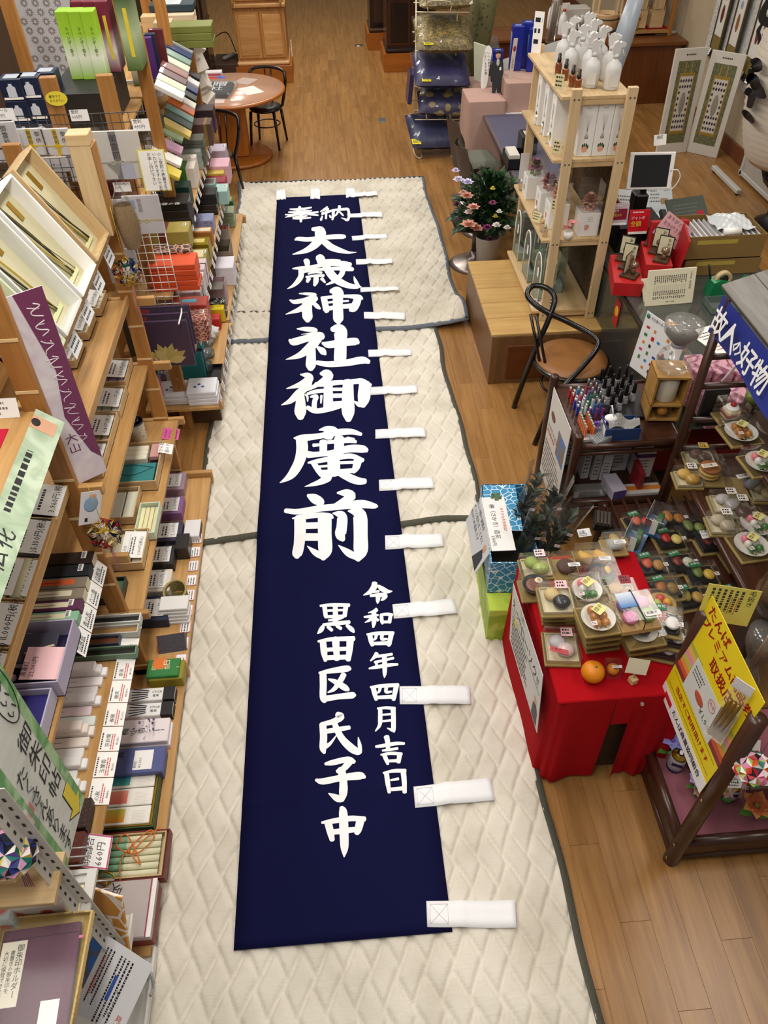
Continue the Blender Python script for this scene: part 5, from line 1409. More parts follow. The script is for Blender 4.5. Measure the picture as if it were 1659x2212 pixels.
for k,(px,py)in enumerate(((330,752),(408,752))):
 carton('teal carton with a black corner below the lotus folders, %s'%('left','right')[k],px,py,Z1,.20,.16,.22,'#1c7f86',band=('#15181c',-.2,.25),F=FB)
M().tube([PY(392,665,4.46),PY(392,676,4.40),PY(386,700,4.28)],.005,6).build('hook',M_WHITE,thing('grid_hook','white hook sticking out of the white wire grid','hook'))
# near left: steel shelf unit
rc=thing('steel_rack','white slotted steel shelf unit in the near left corner','rack')
def slotted(x,y,z1):
 u=M()
 u.box(x,y,z1/2,.045,.003,z1,c=.0008);u.box(x-.021,y-.021,z1/2,.003,.045,z1,c=.0008)
 p=u.build('upright',mat('#cfcdc9',.4),rc)
 sl=None
 for k in range(int(z1/.05)):
  z=.04+k*.05
  for X in(T(x,y-.0022,z),T(x-.0188,y-.021,z,0,0,PI/2)):
   if sl is None:
    sl=M().box(0,0,0,.008,.001,.018).build('slot',M_INK,p);sl.matrix_basis=X
   else:
    q=sl.copy();COL.objects.link(q);q.matrix_basis=X
slotted(-.935,.97,1.75)
for z in(.06,.45):
 M().box(-1.2,.78,z,.55,.62,.02,c=.003).build('shelf_deck',mat('#d3d2ce',.4),rc)
 M().box(-.92,.78,z,.012,.62,.05,c=.003).build('edge_rail',mat('#dad9d5',.4),rc)
for k in range(2):
 for j in range(5):
  M().tube([(-1.3,1.03+.03*j,.95-.3*k),(-.95,1.03+.03*j,.95-.3*k)],.003,6).build('shelf_wire',M_STEEL,rc)
for k,(px0,py0,z,d,lab)in enumerate(((140,1838,1.22,.15,'lower'),(57,1792,1.40,.14,'upper'))):
 c=P(px0,py0,z)
 M().box(c.x-.28,c.y-d/2,z-.012,.56,d,.022,c=.002).build('wooden_board',M_PALEX,rc)
sg=thing('sign_board','green-bordered sign board with brushed words and a yellow arrow at the left edge','sign',T(-.965,1.02,1.11)@Euler((PI/2,0,PI/2-.04)).to_matrix().to_4x4())
M().box(.115,.44,0,.235,.90,.004,c=.001).build('board',cellular('#d9dcd8','#c6ccc4',5,.4,'NOISE',.4,.6),sg)
for s in(.012,.218):
 M().box(s,.44,.0026,.035,.90,.001).build('green_border',cellular('#5f9a5a','#a9c99a',9,.4,'NOISE',.4,.62),sg)
mb=M()
lay(mb,'御朱印帖',.085,(.115,.56,.003),(1,0,0),(0,1,0),0,True,1.05,slant=.05)
lay(mb,'たくさんあります',.068,(.035,.50,.003),(1,0,0),(0,1,0),0,True,.92,slant=.05)
lay(mb,'かわいい',.055,(.15,.83,.003),(1,0,0),(0,1,0),0,True,1.0)
mb.tube([(.18+.045*math.cos(a),.72+.13*math.sin(a),.003)for a in[k*PI/10 for k in range(20)]],.002,4,closed=True)
mb.build('lettering',M_INK,sg)
ar=[(.19,.13),(.135,.09),(.15,.085),(.10,.03),(.165,.055),(.17,.04),(.215,.12)]
M().prism([(.205,.165),(.205,.06),(.23,.06),(.18,.005),(.13,.06),(.16,.06),(.16,.165)],.0028,.0036).build('arrow',mat('#e3cf3a',.5),sg)
M().prism([(.21,.17),(.21,.065),(.24,.065),(.18,-.002),(.12,.065),(.155,.065),(.155,.17)],.0022,.0029).build('arrow_outline',M_INK,sg)
for k in range(4):
 M().ball(.02,0,T(.07+.03*math.cos(k*1.57),.83+.03*math.sin(k*1.57),.0025),8,5,(1,1,.06)).build('clover_print',mat('#c9cf5a',.5),sg)
def kusudama(lab,X,cols,r=.075,tail='#b04a6a'):
 t=thing('origami_ball',lab,'ornament',X)
 bm=bmesh.new();bm.free()
 bm=bmesh.new();bmesh.ops.create_icosphere(bm,subdivisions=2,radius=r)
 for i,f in enumerate(bm.faces):
  a,b,c=[v.co.copy()for v in f.verts]
  m=(a+b+c)/3;tip=m.normalized()*(r*1.10)
  mb=M()
  for j,(u,v)in enumerate(((a,b),(b,c),(c,a))):
   mb.add([u,v,tip],[(0,1,2)],(i+j)%3)
  o=mb.build('paper_facet',[mat(cols[(i*2)%len(cols)],.5),mat(cols[(i*2+1)%len(cols)],.5),mat('#f0ece6' if i%2 else cols[(i+3)%len(cols)],.5)],t)
 bm.free()
 M().tube([(0,0,r),(.01,.02,r+.2)],.0015,4).build('hanging_cord',mat('#6a3a7a',.6),t)
 for k in range(5):
  M().tube([(.003*k-.006,0,-r),(.006*k-.012,-.03,-r-.11)],.0016,4).build('tassel_strand',mat(('#3a5a9a',tail,'#c06a3a')[k%3],.6),t)
 return t
kusudama('faceted origami ball in purple, green and cream by the steel unit',T(*P(24,1840,1.42)),['#6a3f9a','#0f6f66','#e6d26a','#e9a9d6','#20327e','#1a1a20'],.068)
p=P(88,2130,1.0)
t=thing('cloth_folder','plum woven stamp-book holder in a clear sleeve with a cream label','folder',FA(-1.03,.745,.985,.0)@Euler((0,0,-PI/2+.05)).to_matrix().to_4x4())
M().box(0,0,.008,.235,.29,.016,c=.003).build('cover',mat('#6c4358',.9,bump=.5,bscale=500),t)
M().box(0,.115,.0165,.235,.003,.001).build('stitch_line',mat('#4a2c3e',.8),t)
lb=M().box(-.075,.02,.0168,.075,.18,.0014,c=.0005).build('label',mat('#efe9d6',.5),t)
mb=M();lay(mb,'御朱印ホルダー',.022,(-.065,.10,.0178),(1,0,0),(0,1,0),0,True,.95);lay(mb,'書置きの御朱印を\n大切に保管できます',.015,(-.083,.085,.0178),(1,0,0),(0,1,0),0,True,.98);mb.build('lettering',mat('#3a3434',.6),lb)
M().box(.06,-.10,.0168,.055,.07,.0012).build('price_sticker',M_PAPER,t)
M().box(0,0,.019,.255,.31,.0008).build('sleeve',clear('#ffffff',.025,.03,.2),t)
M().box(.122,.10,.012,.016,.008,.004).build('pink_tab',mat('#d9709a',.5),t)
t=thing('basket','woven rush tray under the plum holder','basket',T(-1.04,.76,.952))
mb=M()
for k in range(4):
 mb.tube([(-.14,-.17,.006+k*.007),(.14,-.17,.006+k*.007),(.14,.17,.006+k*.007),(-.14,.17,.006+k*.007)],.0055,6,closed=True)
mb.build('rim',mat('#c9ae72',.7,bump=.5,bscale=90),t)
M().box(0,0,.003,.28,.34,.005).build('bottom',mat('#b59a60',.8,bump=.4,bscale=90),t)
M().box(-1.12,.80,.935,.40,.56,.02,c=.002).build('shelf_deck',mat('#d3d2ce',.4),rc)
M().box(-1.3,.62,.935,.3,.4,.02,c=.002).build('shelf_deck',mat('#d3d2ce',.4),rc)
flo=cellular('#cf4a42','#efe6e0',13,.4,'VORONOI',.28,.40)
flo2=cellular('#e08078','#cfe0e2',11,.4,'VORONOI',.28,.40)
t=thing('patterned_box','box wrapped in plum blossom paper beside the perforated upright','box',T(-1.065,.995,.95,0,0,.05))
M().box(0,0,.04,.16,.115,.08,c=.004).build('body',flo,t)
M().box(0,0,.041,.166,.12,.084,c=.004).build('film',M_CLEAR,t)
t=thing('patterned_box','pink and pale blue flowered stamp book at the left edge','box',T(-1.19,.965,.95,0,0,.05))
M().box(0,0,.05,.11,.13,.10,c=.004).build('body',flo2,t)
M().box(0,0,.101,.09,.06,.002).build('pink_label',mat('#e0848a',.5),t)
mb=M();lay(mb,'朱印帖',.022,(-.03,.05,.1025),(1,0,0),(0,1,0));mb.build('lettering',M_INK,t)
t=thing('paper_sheet','cream wrapping paper sheet under the plum blossom box','paper',T(-1.08,.95,.9505))
M().box(.0,0,.0008,.26,.15,.0012).build('sheet',mat('#e4dcae',.6),t)
t=thing('patterned_box','red and cream flowered pouch in a clear bag at the left edge','pouch',T(*P(20,1735,1.52).xy,1.405))
M().box(-.04,0,.055,.16,.10,.11,c=.012).build('body',cellular('#d2685a','#efdfcf',16,.5,'VORONOI',.25,.42),t)
M().box(-.035,0,.057,.175,.11,.118,c=.012).build('film',M_CLEAR2,t)
t=thing('leaflet_holder','orange leaflet holder with white flower outlines behind the flyer','holder',T(-1.03,1.00,.46,-.30,0,-.35))
M().box(0,0,.16,.26,.012,.32,c=.002).build('board',cellular('#f0e6d8','#cf8f38',9,.5,'EDGE',.03,.06),t)
fy=thing('flyer','white printed flyer with a castle photo and red heading in the near left corner','flyer',T(-.985,.80,.50)@Euler((.62,.10,-.55)).to_matrix().to_4x4())
M().box(0,.02,0,.26,.36,.0015).build('sheet',mat('#e3e2e6',.5,var=.03),fy)
M().box(-.095,.09,.0012,.05,.17,.001).build('castle_photo',cellular('#3f6fb5','#6e5f48',10,.5,'NOISE',.42,.55),fy)
M().box(.025,.06,.0012,.014,.09,.001).build('blue_bar',mat('#3a5aa8',.5),fy)
mb=M();lay(mb,'ふるさとお守り',.022,(-.055,.15,.0012),(1,0,0),(0,1,0),0,True);lay(mb,'見本',.026,(.085,.0,.0012),(1,0,0),(0,1,0),0,True);mb.build('red_lettering',mat('#cf4a38',.5),fy)
mb=M();prints(mb,-.02,.17,.2,3,.014,.0014,.006,0,2,True);prints(mb,.06,.17,.28,4,.016,.0014,.007,0,5,True);lay(mb,'￥1000',.02,(.045,.07,.0012),(1,0,0),(0,1,0),0,True);mb.build('lettering',M_INK,fy)
M().tube(smooth_path([(-.93,1.0,.10),(-.905,.97,.13),(-.90,.93,.10),(-.905,.90,.11)],5),.006,6).build('cable_clip',mat('#9a9a9a',.4),rc)
# far end
M_ORANGE=wood('#a8601c','#8a4a12','X',.35,rand=.04)
M_ALT=wood('#b9854a','#9a6630','Z',.4,rand=.05)
M_EBONY=mat('#20110d',.3,coat=.3)
def altar(lab,x,y,w,d,hp,h,body,trim,rot=0.0):
 t=thing('altar_cabinet',lab,'cabinet',T(x,y,0,0,0,rot))
 M().box(0,0,hp/2,w,d,hp,c=.004).build('plinth',M_ORANGE,t)
 M().box(0,.02,hp+h/2,w-.10,d-.12,h,c=.006).build('body',body,t)
 M().box(0,-.03,hp+.03,w-.06,d-.06,.06,c=.02).build('base_moulding',trim,t)
 M().box(0,-.02,hp+h*.46,w-.06,d-.08,.05,c=.01).build('waist_moulding',trim,t)
 for s in(-1,1):
  dr=M().box(s*(w-.14)/4,-(d-.12)/2+.012,hp+.06+h*.20,(w-.16)/2,.02,h*.36,c=.004).build('lower_door',body,t)
  M().box(s*(w-.14)/4,-(d-.12)/2+.0,hp+.06+h*.20,(w-.16)/2-.08,.01,h*.36-.08,c=.004).build('door_panel',trim,dr)
  M().box(s*.45*(w-.1),-(d)/2-.08,hp+h*.74,.025,.24,h*.48,c=.004).build('upper_door',body,t)
 dw=M().box(0,-(d-.12)/2+.005,hp+h*.53,w-.24,.03,h*.07,c=.004).build('drawer',body,t)
 for s in(-1,1):
  M().ball(.012,0,T(s*(w*.5-.16),-(d-.12)/2-.015,hp+h*.53),8,6).build('knob',M_BLACK,dw)
 M().box(0,-(d-.12)/2+.012,hp+h*.78,w-.26,.012,h*.36).build('niche',trim,t)
 return t
altar('light oak household altar cabinet on an orange plinth at the far end',-.88,13.72,.86,.86,.24,1.7,M_ALT,wood('#c59660','#a87640','X',.4))
altar('dark rosewood altar cabinet with curved base on the right of the far aisle',1.42,14.05,.86,.8,.26,1.7,mat('#3a1d12',.3,coat=.4),mat('#1e0f0a',.3))
altar('black altar cabinet on an orange plinth behind the rosewood one',1.14,15.35,.66,.8,.26,1.6,M_EBONY,mat('#3a2416',.3))
altar('tall black altar cabinet behind the round table',-1.95,12.9,.8,.7,.12,1.8,M_EBONY,mat('#2b1a12',.3))
altar('second tall black altar cabinet at the far left',-2.75,12.4,.7,.7,.12,1.9,M_EBONY,mat('#21150f',.3))
t=thing('power_strip','grey power strip with cables on a low box beside the oak altar','power strip',T(-1.42,13.6,.30))
M().box(0,0,.0,.05,.3,.035,c=.006).build('body',mat('#8a8a86',.5),t,T(0,0,.02,0,0,-.5))
M().tube(smooth_path([(.1,.2,.02),(.0,.3,.25),(-.1,.1,.3),(-.25,.0,.2),(-.2,-.2,.05)],6),.008,6).build('cable',M_BLACK,t)
t=thing('storage_box','dark brown low box under the power strip','box',T(-1.45,13.6,0))
M().box(0,0,.14,.4,.6,.28,c=.005).build('body',mat('#3b2413',.6),t)
t=thing('label_plate','small white plate on the side of the oak altar','plate',T(-.442,13.5,.32))
M().box(0,0,.1,.01,.05,.22,c=.002).build('plate',M_WHITE,t)
rt=thing('round_table','round wooden pedestal table with pinkish top behind the far rack','table',T(-1.14,10.22,0))
M().lathe([(.0001,0),(.44,0),(.455,.015),(.455,.035),(.43,.05),(.0001,.055)],40).build('base',M_ORANGE,rt)
M().box(0,0,.40,.34,.34,.72,c=.03).build('column',wood('#b06a22','#96541a','Z',.3),rt)
M().lathe([(.0001,.745),(.66,.745),(.685,.758),(.69,.77),(.685,.782),(.66,.787),(.0001,.787)],56).build('top_edge',M_ORANGE,rt)
M().lathe([(.655,.787),(.655,.7895),(.0001,.7895)],56).build('top',mat('#b48a70',.25,var=.06),rt)
def on_table(lab,name,cat,dx,dy,w,d,h,c,rz=0.0,**k):
 t=thing(name,lab,cat,T(-1.14+dx,10.22+dy,.790,0,0,rz))
 M().box(0,0,h/2,w,d,h,c=min(.004,h*.3)).build('body',mat(c,.5,**k)if isinstance(c,str)else c,t)
 return t
on_table('white printed sheet on the round table','paper_sheet','paper',.28,-.10,.22,.30,.001,'#d8d2cc',.5)
on_table('grey printed sheet at the back of the round table','paper_sheet','paper',.20,.28,.22,.24,.001,'#a9968a',-.5)
on_table('small red and blue leaflet at the back of the round table','leaflet','leaflet',-.16,.48,.2,.10,.001,grad(('#c03a2a','#c03a2a','#3a5ab0','#3a5ab0'),0,-.1,.1))
on_table('small white card at the front of the round table','card','card',.13,-.43,.12,.07,.001,'#e0d8d4',.2)
on_table('pale paper under the bagged cloth on the round table','paper_sheet','paper',-.2,-.42,.4,.22,.001,'#cbb9b2',.0)
t=thing('bagged_cloth','folded black cloth with white lettering in a clear bag on the round table','cloth',T(-1.32,10.10,.7915,0,0,-.15))
M().box(0,0,.03,.48,.44,.055,c=.02).build('cloth',mat('#15161c',.8,bump=.4,bscale=25),t)
mb=M();lay(mb,'寄贈',.19,(-.2,.18,.059),(1,.1,0),(-.1,1,0));lay(mb,'神社',.16,(-.16,-.0,.059),(1,.1,0),(-.1,1,0));mb.build('lettering',M_COTTON,t)
M().box(0,0,.034,.56,.5,.068,c=.02).build('film',M_CLEAR2,t)
t=thing('book_stack','thin white and red booklet at the back edge of the round table','booklet',T(-1.42,10.78,.79))
M().box(0,0,.025,.36,.12,.05,c=.003).build('body',mat('#cfc6c6',.5),t)
M().box(0,-.061,.025,.34,.002,.02).build('red_print',mat('#b05060',.5),t)
M_LACQ=mat('#0d0a0a',.28,coat=.25,var=.04,spec=.4)
def bentwood(lab,X,seatc,arc=True):
 t=thing('bentwood_chair',lab,'chair',X)
 M().lathe([(.0001,.43),(.19,.43),(.205,.445),(.205,.462),(.0001,.462)],28,sq=(1.0,1.0)).build('seat_frame',M_LACQ,t)
 M().lathe([(.195,.458),(.19,.472),(.12,.482),(.0001,.484)],28).build('seat_pad',seatc,t)
 for k,(sx,sy)in enumerate(((.15,-.15),(-.15,-.15),(.15,.15),(-.15,.15))):
  M().tube([(sx,sy,.44),(sx*1.25,sy*1.25,.0)],[.021,.015],8).build('leg',M_LACQ,t)
 M().tube([(.165*math.cos(a),.165*math.sin(a),.26)for a in[k*PI/12 for k in range(24)]],.008,6,closed=True).build('leg_ring',M_LACQ,t)
 pts=smooth_path([(-.19,.10,.44),(-.22,.16,.60),(-.235,.19,.74),(-.19,.235,.82),(0,.255,.845),(.19,.235,.82),(.235,.19,.74),(.22,.16,.60),(.19,.10,.44)],6)
 M().tube(pts,.019,8).build('back_hoop',M_LACQ,t)
 for s in(-.04,.04):
  M().tube([(s,.19,.45),(s,.25,.82)],.010,6).build('back_rod',M_LACQ,t)
 return t
bentwood('black bentwood chair with dark seat behind the round table',T(-.74,10.62,0,0,0,-.25),mat('#2a211c',.35))
bentwood('black bentwood chair in front of the round table, partly behind the rack',T(-1.24,9.0,0,0,0,-.5),mat('#4a3320',.35))
wr=thing('wire_rack','cream wire rack with sloping tiers of bagged floor cushions','rack')
M_CW=mat('#d8cfb0',.4)
for x in(1.14,1.62):
 for dy in(0,.05):
  M().tube([(x,10.30+dy,.03),(x,10.42+dy,1.85)],.008,6).build('post',M_CW,wr)
 for k in range(7):
  z=.12+k*.27
  M().tube([(x,10.305+z*.066,z),(x,10.355+z*.066,z)],.006,6).build('rung',M_CW,wr)
 M().tube(smooth_path([(x-.03,10.75,.012),(x-.03,10.0,.012),(x+.05,9.98,.012),(x+.05,10.75,.012)],4),.009,6).build('foot',M_CW,wr)
for x in(2.0,2.06):
 M().tube([(x,10.75,.02),(x,10.8,1.9)],.008,6).build('rear_post',M_CW,wr)
tiers=[(1.52,10.2),(1.14,10.16),(.78,10.10),(.42,10.06),(.10,10.0)]
for k,(z,y)in enumerate(tiers):
 for j in range(3):
  M().tube([(1.10,y-.02+j*.16,z+.06*j),(1.72,y-.02+j*.16,z-.02+.06*j)],.006,6).build('tier_wire',M_CW,wr)
 M().tube(smooth_path([(1.25,y-.03,z),(1.25,y-.035,z+.10),(1.50,y-.035,z+.09),(1.50,y-.03,z-.01)],3),.006,6).build('stop_bar',M_CW,wr)
def cushion(lab,x,y,z,w,d,h,m,X=(0,0,0),tagx=None):
 t=thing('floor_cushion',lab,'cushion',T(x,y,z,*X),'bagged floor cushions on the wire rack')
 def fn(s):
  def f(u,v):
   a,b=u*2-1,v*2-1
   e=max(0.0,(1-a**4)*(1-b**4))**.5
   return(a*w/2,b*d/2,s*h/2*e+.004*math.sin(9*a+5*b)*e)
  return f
 M().grid(fn(1),14,14).grid(fn(-1),14,14).build('pad',m,t)
 def fl(u,v):
  p=fn(1)(u,v);return(p[0]*1.06,p[1]*1.06,p[2]+.012+.008*math.sin(23*u+11*v))
 M().grid(fl,16,16,smooth=False).build('film',clear('#ffffff',.12,.02),t)
 if tagx is not None:
  o=M().box(tagx[0],-d*.42,h*.30,.11,.09,.003).build('yellow_tag',mat('#e0d21c',.5),t)
  mb=M();prints(mb,tagx[0]-.04,-d*.42+.025,.08,3,.024,h*.30+.003,.01,0,3);mb.build('lettering',M_INK,o)
 return t
M_GBR=cellular('#5f5230','#a08a4c',28,.45,'NOISE',.45,.6)
M_PUR=mat('#1f1650',.5,bump=.3,bscale=14)
M_PGB=cellular('#8a7a4c','#27204a',9,.5,'VORONOI',.38,.46)
M_NVY=mat('#151a48',.55,bump=.3,bscale=14)
cushion('gold brocade floor cushion at the top of the wire rack',1.46,10.42,1.66,.62,.56,.18,M_GBR,(.3,0,0))
cushion('gold brocade floor cushion with a yellow tag, second from the top',1.45,10.34,1.26,.66,.60,.20,M_GBR,(.35,.03,0),(-.2,))
cushion('plain purple floor cushion with a yellow tag',1.43,10.28,.90,.66,.60,.18,M_PUR,(.35,.03,0),(-.2,))
cushion('rolled floor cushion in purple with gold medallions',1.46,10.22,.56,.62,.46,.20,M_PGB,(.35,.08,0))
cushion('navy floor cushion with a yellow tag at the bottom of the wire rack',1.36,10.16,.24,.66,.60,.18,M_NVY,(.35,.05,.1),(-.28,))
t=thing('boxed_cloth','thin dark boxed cloth standing beside the wire rack','box',T(1.05,10.35,.55,0,.1,0))
M().box(0,0,.16,.05,.30,.33,c=.004).build('body',mat('#241d52',.4,coat=.4),t)
t=thing('rolled_carpet','dark green patterned roll standing behind the wire rack','roll',T(1.85,10.95,.0,.12,.10,0))
M().cyl(.16,0,1.9,18).build('roll',cellular('#3a3a22','#5f5a34',16,.8),t)
dk=thing('desk','long grey-topped desk beside the swivel chairs','desk',T(0,0,0))
M().box(2.10,8.35,.705,.66,2.5,.03,c=.004).build('top',mat('#54546a',.45,var=.06),dk)
M().box(1.785,8.35,.705,.012,2.5,.034).build('edge_band',mat('#7a5a3a',.5),dk)
for y in(7.16,9.55):
 M().box(2.10,y,.345,.6,.04,.69).build('end_panel',mat('#5a4028',.5),dk)
M().box(2.38,8.35,.40,.02,2.4,.58).build('modesty_panel',mat('#3a2818',.6),dk)
M_CLP=cellular('#c9a79c','#8a6a64',22,.85,'VORONOI',.93,.99)
M_CLP=mat('#b9988c',.9,var=.06,bump=.2,bscale=40)
def draped(lab,x0,x1,y0,y1,z0,z1):
 t=thing('draped_riser',lab,'riser',T((x0+x1)/2,(y0+y1)/2,z0))
 w,d,h=x1-x0,y1-y0,z1-z0
 M().box(0,0,h-.01,w,d,.02,c=.008).build('cloth_top',M_CLP,t)
 def skirt(u,v):
  pr=[(-w/2,d/2),(-w/2,-d/2),(w/2,-d/2),(w/2,d/2),(-w/2,d/2)]
  s=u*4;i=min(3,int(s));f=s-i
  x=pr[i][0]*(1-f)+pr[i+1][0]*f;y=pr[i][1]*(1-f)+pr[i+1][1]*f
  o=1+(.04+.02*math.sin(u*40))*v
  return(x*o,y*o,(h-.005)*(1-v))
 M().grid(skirt,48,6).build('cloth_skirt',M_CLP,t)
 return t
draped('pinkish cloth-draped riser at the far end of the desk, lower front one',1.60,2.02,9.15,9.65,.0,.86)
draped('pinkish cloth-draped riser holding the tall blue boxes',2.02,2.5,9.2,9.7,.0,1.02)
draped('pinkish cloth-draped long base behind the risers',1.75,3.3,9.85,10.5,.0,.75)
M_BBX=mat('#14248e',.35,coat=.3)
def bbox_(lab,px,py,z,w,h):
 p=P(px,py,z+h)
 t=thing('blue_box',lab,'box',T(p.x,p.y,z,0,0,-.1),'tall blue boxes')
 M().box(0,0,h/2,w,w,h,c=.003).build('body',M_BBX,t)
 M().box(0,0,h+.0005,w*.5,w*.28,.001).build('top_emblem',mat('#9fb0d0',.4),t)
 M().box(-w/2-.0006,0,h*.6,.001,w*.8,h*.5).build('side_picture',grad(('#2a4ab0','#8aa6d9'),2,h*.35,h*.85),t)
bbox_('small blue box beside the standing figure',1076,107,.862,.12,.32)
bbox_('tall blue box, left of the group of three',1120,54,1.022,.13,.44)
bbox_('tall blue box at the back of the group of three',1142,46,1.022,.13,.46)
bbox_('tall blue box, right of the group of three',1157,60,1.022,.13,.42)
t=thing('pillar_candle','cream wax candle with a slanted top on the draped riser','candle',T(*P(1127,125,1.1).xy,1.022))
M().lathe([(.06,0),(.06,.15),(.05,.17),(.0001,.17)],20).build('wax',mat('#d9d2ae',.4),t)
t=thing('standee','small cut-out of a person in a dark suit standing on the front riser','standee',T(*P(1072,200,.865).xy,.862,-.12,0,.05))
prof=[(-.05,0),(-.055,.14),(-.075,.16),(-.085,.22),(-.078,.28),(-.06,.31),(-.03,.32),(-.02,.335),(.02,.335),(.03,.32),(.06,.30),(.07,.2),(.055,.14),(.05,0),(.01,0),(0,.05),(-.01,0)]
M().prism(prof,-.004,.004).build('suit',mat('#2b2f33',.5),t,T(0,0,0,PI/2))
M().prism([(-.012,.33),(.012,.33),(.015,.29),(0,.25),(-.015,.29)],.004,.0055).build('shirt',M_PAPER,t,T(0,0,0,PI/2))
M().prism([(-.004,.32),(.004,.32),(.005,.26),(0,.25),(-.005,.26)],.0055,.0065).build('tie',M_INK,t,T(0,0,0,PI/2))
M().ball(.034,0,T(0,.372,0),14,8,(.85,1.15,.14)).build('face',mat('#d6a283',.5),t,T(0,0,0,PI/2))
M().ball(.034,0,T(0,.388,-.001),14,8,(.95,.85,.16)).build('hair',mat('#1a1413',.5),t,T(0,0,0,PI/2))
M().box(.03,.24,.006,.02,.03,.001).build('name_badge',M_PAPER,t,T(0,0,0,PI/2))
t=thing('speech_card','long white speech-balloon card with writing beside the cut-out figure','card',T(*P(1045,190,.865).xy,.862,-.12,0,.1))
M().prism(smooth_path([(-.035,.02),(.03,.02),(.06,.25),(.075,.38),(.02,.42),(-.02,.30)],4,True),-.002,.002).build('board',M_PAPER,t,T(0,0,0,PI/2,0,-.12))
mb=M();lay(mb,'いつもありがとう\nございますお香',.032,(.02,.36,.0026),(1,.1,0),(-.1,1,0),0,True);mb.build('lettering',M_INK,t,T(0,0,0,PI/2,0,-.12))
t=thing('display_board','pale grey-green board leaning at the edge of the front riser','board',T(*P(1040,170,.9).xy,.862,0,-.1,.5))
M().box(0,0,.2,.012,.26,.40,c=.003).build('board',mat('#c9cdb8',.5),t)
t=thing('acrylic_stand','clear acrylic triangle stand behind the small blue box','stand',T(*P(1068,90,1.1).xy,.87,0,0,.3))
M().prism([(-.12,0),(.12,0),(0,.30)],-.05,.05).build('body',M_CLEAR2,t,T(0,0,0,PI/2))
t=thing('incense_stand','tall narrow white strip sign with red seals on the riser','sign',T(*P(1098,200,.865).xy,.862,0,.06,.2))
M().box(0,0,.27,.045,.008,.54).build('board',mat('#d9cdbb',.5),t)
for z in(.06,.44):
 M().ball(.018,0,T(0,-.004,z),10,6,(1,.12,1.6)).build('red_seal',mat('#a33a2c',.5),t)
mb=M();lay(mb,'しろみそ',.03,(-.015,-.0046,.36),(1,0,0),(0,0,1),0,True);mb.build('lettering',M_INK,t)
def tape_disp(lab,X,c):
 t=thing('tape_dispenser',lab,'dispenser',X)
 prof=[(-.12,0),(.12,0),(.12,.075),(.105,.085),(.085,.045),(.03,.04),(.0,.075),(-.075,.095),(-.11,.085)]
 M().prism(prof,-.035,.035).build('body',mat(c,.35,coat=.3),t,T(0,0,0,PI/2))
 M().lathe([(.030,-.012),(.05,-.012),(.05,.012),(.030,.012),(.030,-.012)],22,X=T(-.045,0,.085,PI/2)).build('tape_roll',mat('#c9b184',.4),t)
 M().lathe([(.0001,-.01),(.03,-.01),(.03,.01),(.0001,.01)],16,X=T(-.045,0,.085,PI/2)).build('hub',M_BLACK,t)
 M().box(.11,0,.084,.004,.03,.012).build('cutter',M_STEEL,t)
 M().tube([(-.10,.02,.07),(-.14,.02,.17)],.006,6).build('pen',M_BLACK,t)
 return t
tape_disp('blue tape dispenser holding a pen on the grey desk',T(*P(1106,225,.76).xy,.722,0,0,.05),'#2a6ac0')
t=thing('paper_sheet','white notice sheet under the blue tape dispenser','paper',T(*P(1100,240,.722).xy,.721,0,0,-.05))
M().box(.05,0,.001,.42,.20,.001).build('sheet',M_PAPER,t)
mb=M();prints(mb,-.12,-.05,.32,2,.03,.0018,.012,0,3);mb.build('lettering',M_INK,t)
t=thing('file_box','black desktop file tray with papers on the desk','tray',T(*P(1115,325,.85).xy,.722))
M().tray(0,0,0,.20,.30,.10,.006).build('body',M_BLACK,t)
M().box(-.03,.02,.07,.10,.24,.10,c=.003).build('papers',mat('#cfc9c0',.6),t)
t=thing('printer','dark card terminal on the desk behind the pine shelf','terminal',T(2.02,8.0,.722))
M().box(0,0,.09,.16,.22,.18,c=.01).build('body',mat('#22201f',.4),t)
M().box(0,-.02,.185,.10,.12,.01,c=.003).build('slip',mat('#b9b2ac',.6),t)
def swivel(lab,x,y,rz,back=True,cush='#6e6f63'):
 t=thing('swivel_chair',lab,'chair',T(x,y,0,0,0,rz))
 M().lathe([(.0001,0),(.235,0),(.24,.008),(.20,.03),(.09,.06),(.05,.10),(.04,.14)],32).build('flared_base',mat('#8d827c',.3,.7),t)
 M().cyl(.03,.12,.40,14).build('column',mat('#5a5350',.35,.6),t)
 cm=mat(cush,.85,bump=.35,bscale=30)
 def pad(u,v):
  a,b=u*2-1,v*2-1
  k=max(0,(1-a**6)*(1-b**6))**.5
  return(a*.23,b*.22,.43+.06*k)
 M().grid(pad,12,12).build('seat_cushion',cm,t)
 M().lathe([(.0001,.39),(.2,.39),(.235,.42),(.24,.44)],24,sq=(.98,.92)).build('seat_shell',mat('#2b2420',.5),t)
 if back:
  def bk(o):
   def f(u,v):
    a=(u*2-1)
    wdt=.23*(1-.35*max(0,v-.45)**2*3)
    y_=a*wdt
    return(-.25-.10*v+.10*(a**2)*(1-.3*v)+o,y_,.40+.50*v)
   return f
  M().grid(bk(0),12,10).build('back_shell',mat('#4a3528',.6),t)
  def bk2(u,v):
   p=bk(.03)(u*.9+.05,v*.92+.06);return(p[0]+.012*math.sin(13*v+4*u),p[1],p[2])
  M().grid(bk2,12,10).build('back_cushion',cm,t)
 return t
swivel('swivel chair with brown shell back and grey-green cover, farther one',1.62,8.60,.15)
swivel('swivel chair with brown shell back and grey-green cover, behind the flowers',1.60,7.82,.10)
swivel('low swivel stool with round metal base behind the flowers',1.38,7.08,.0,False,'#3a3836')
fw=thing('flower_bouquet','large bouquet of pink, white and purple flowers with dark leaves in a bucket','bouquet',T(1.48,6.95,0))
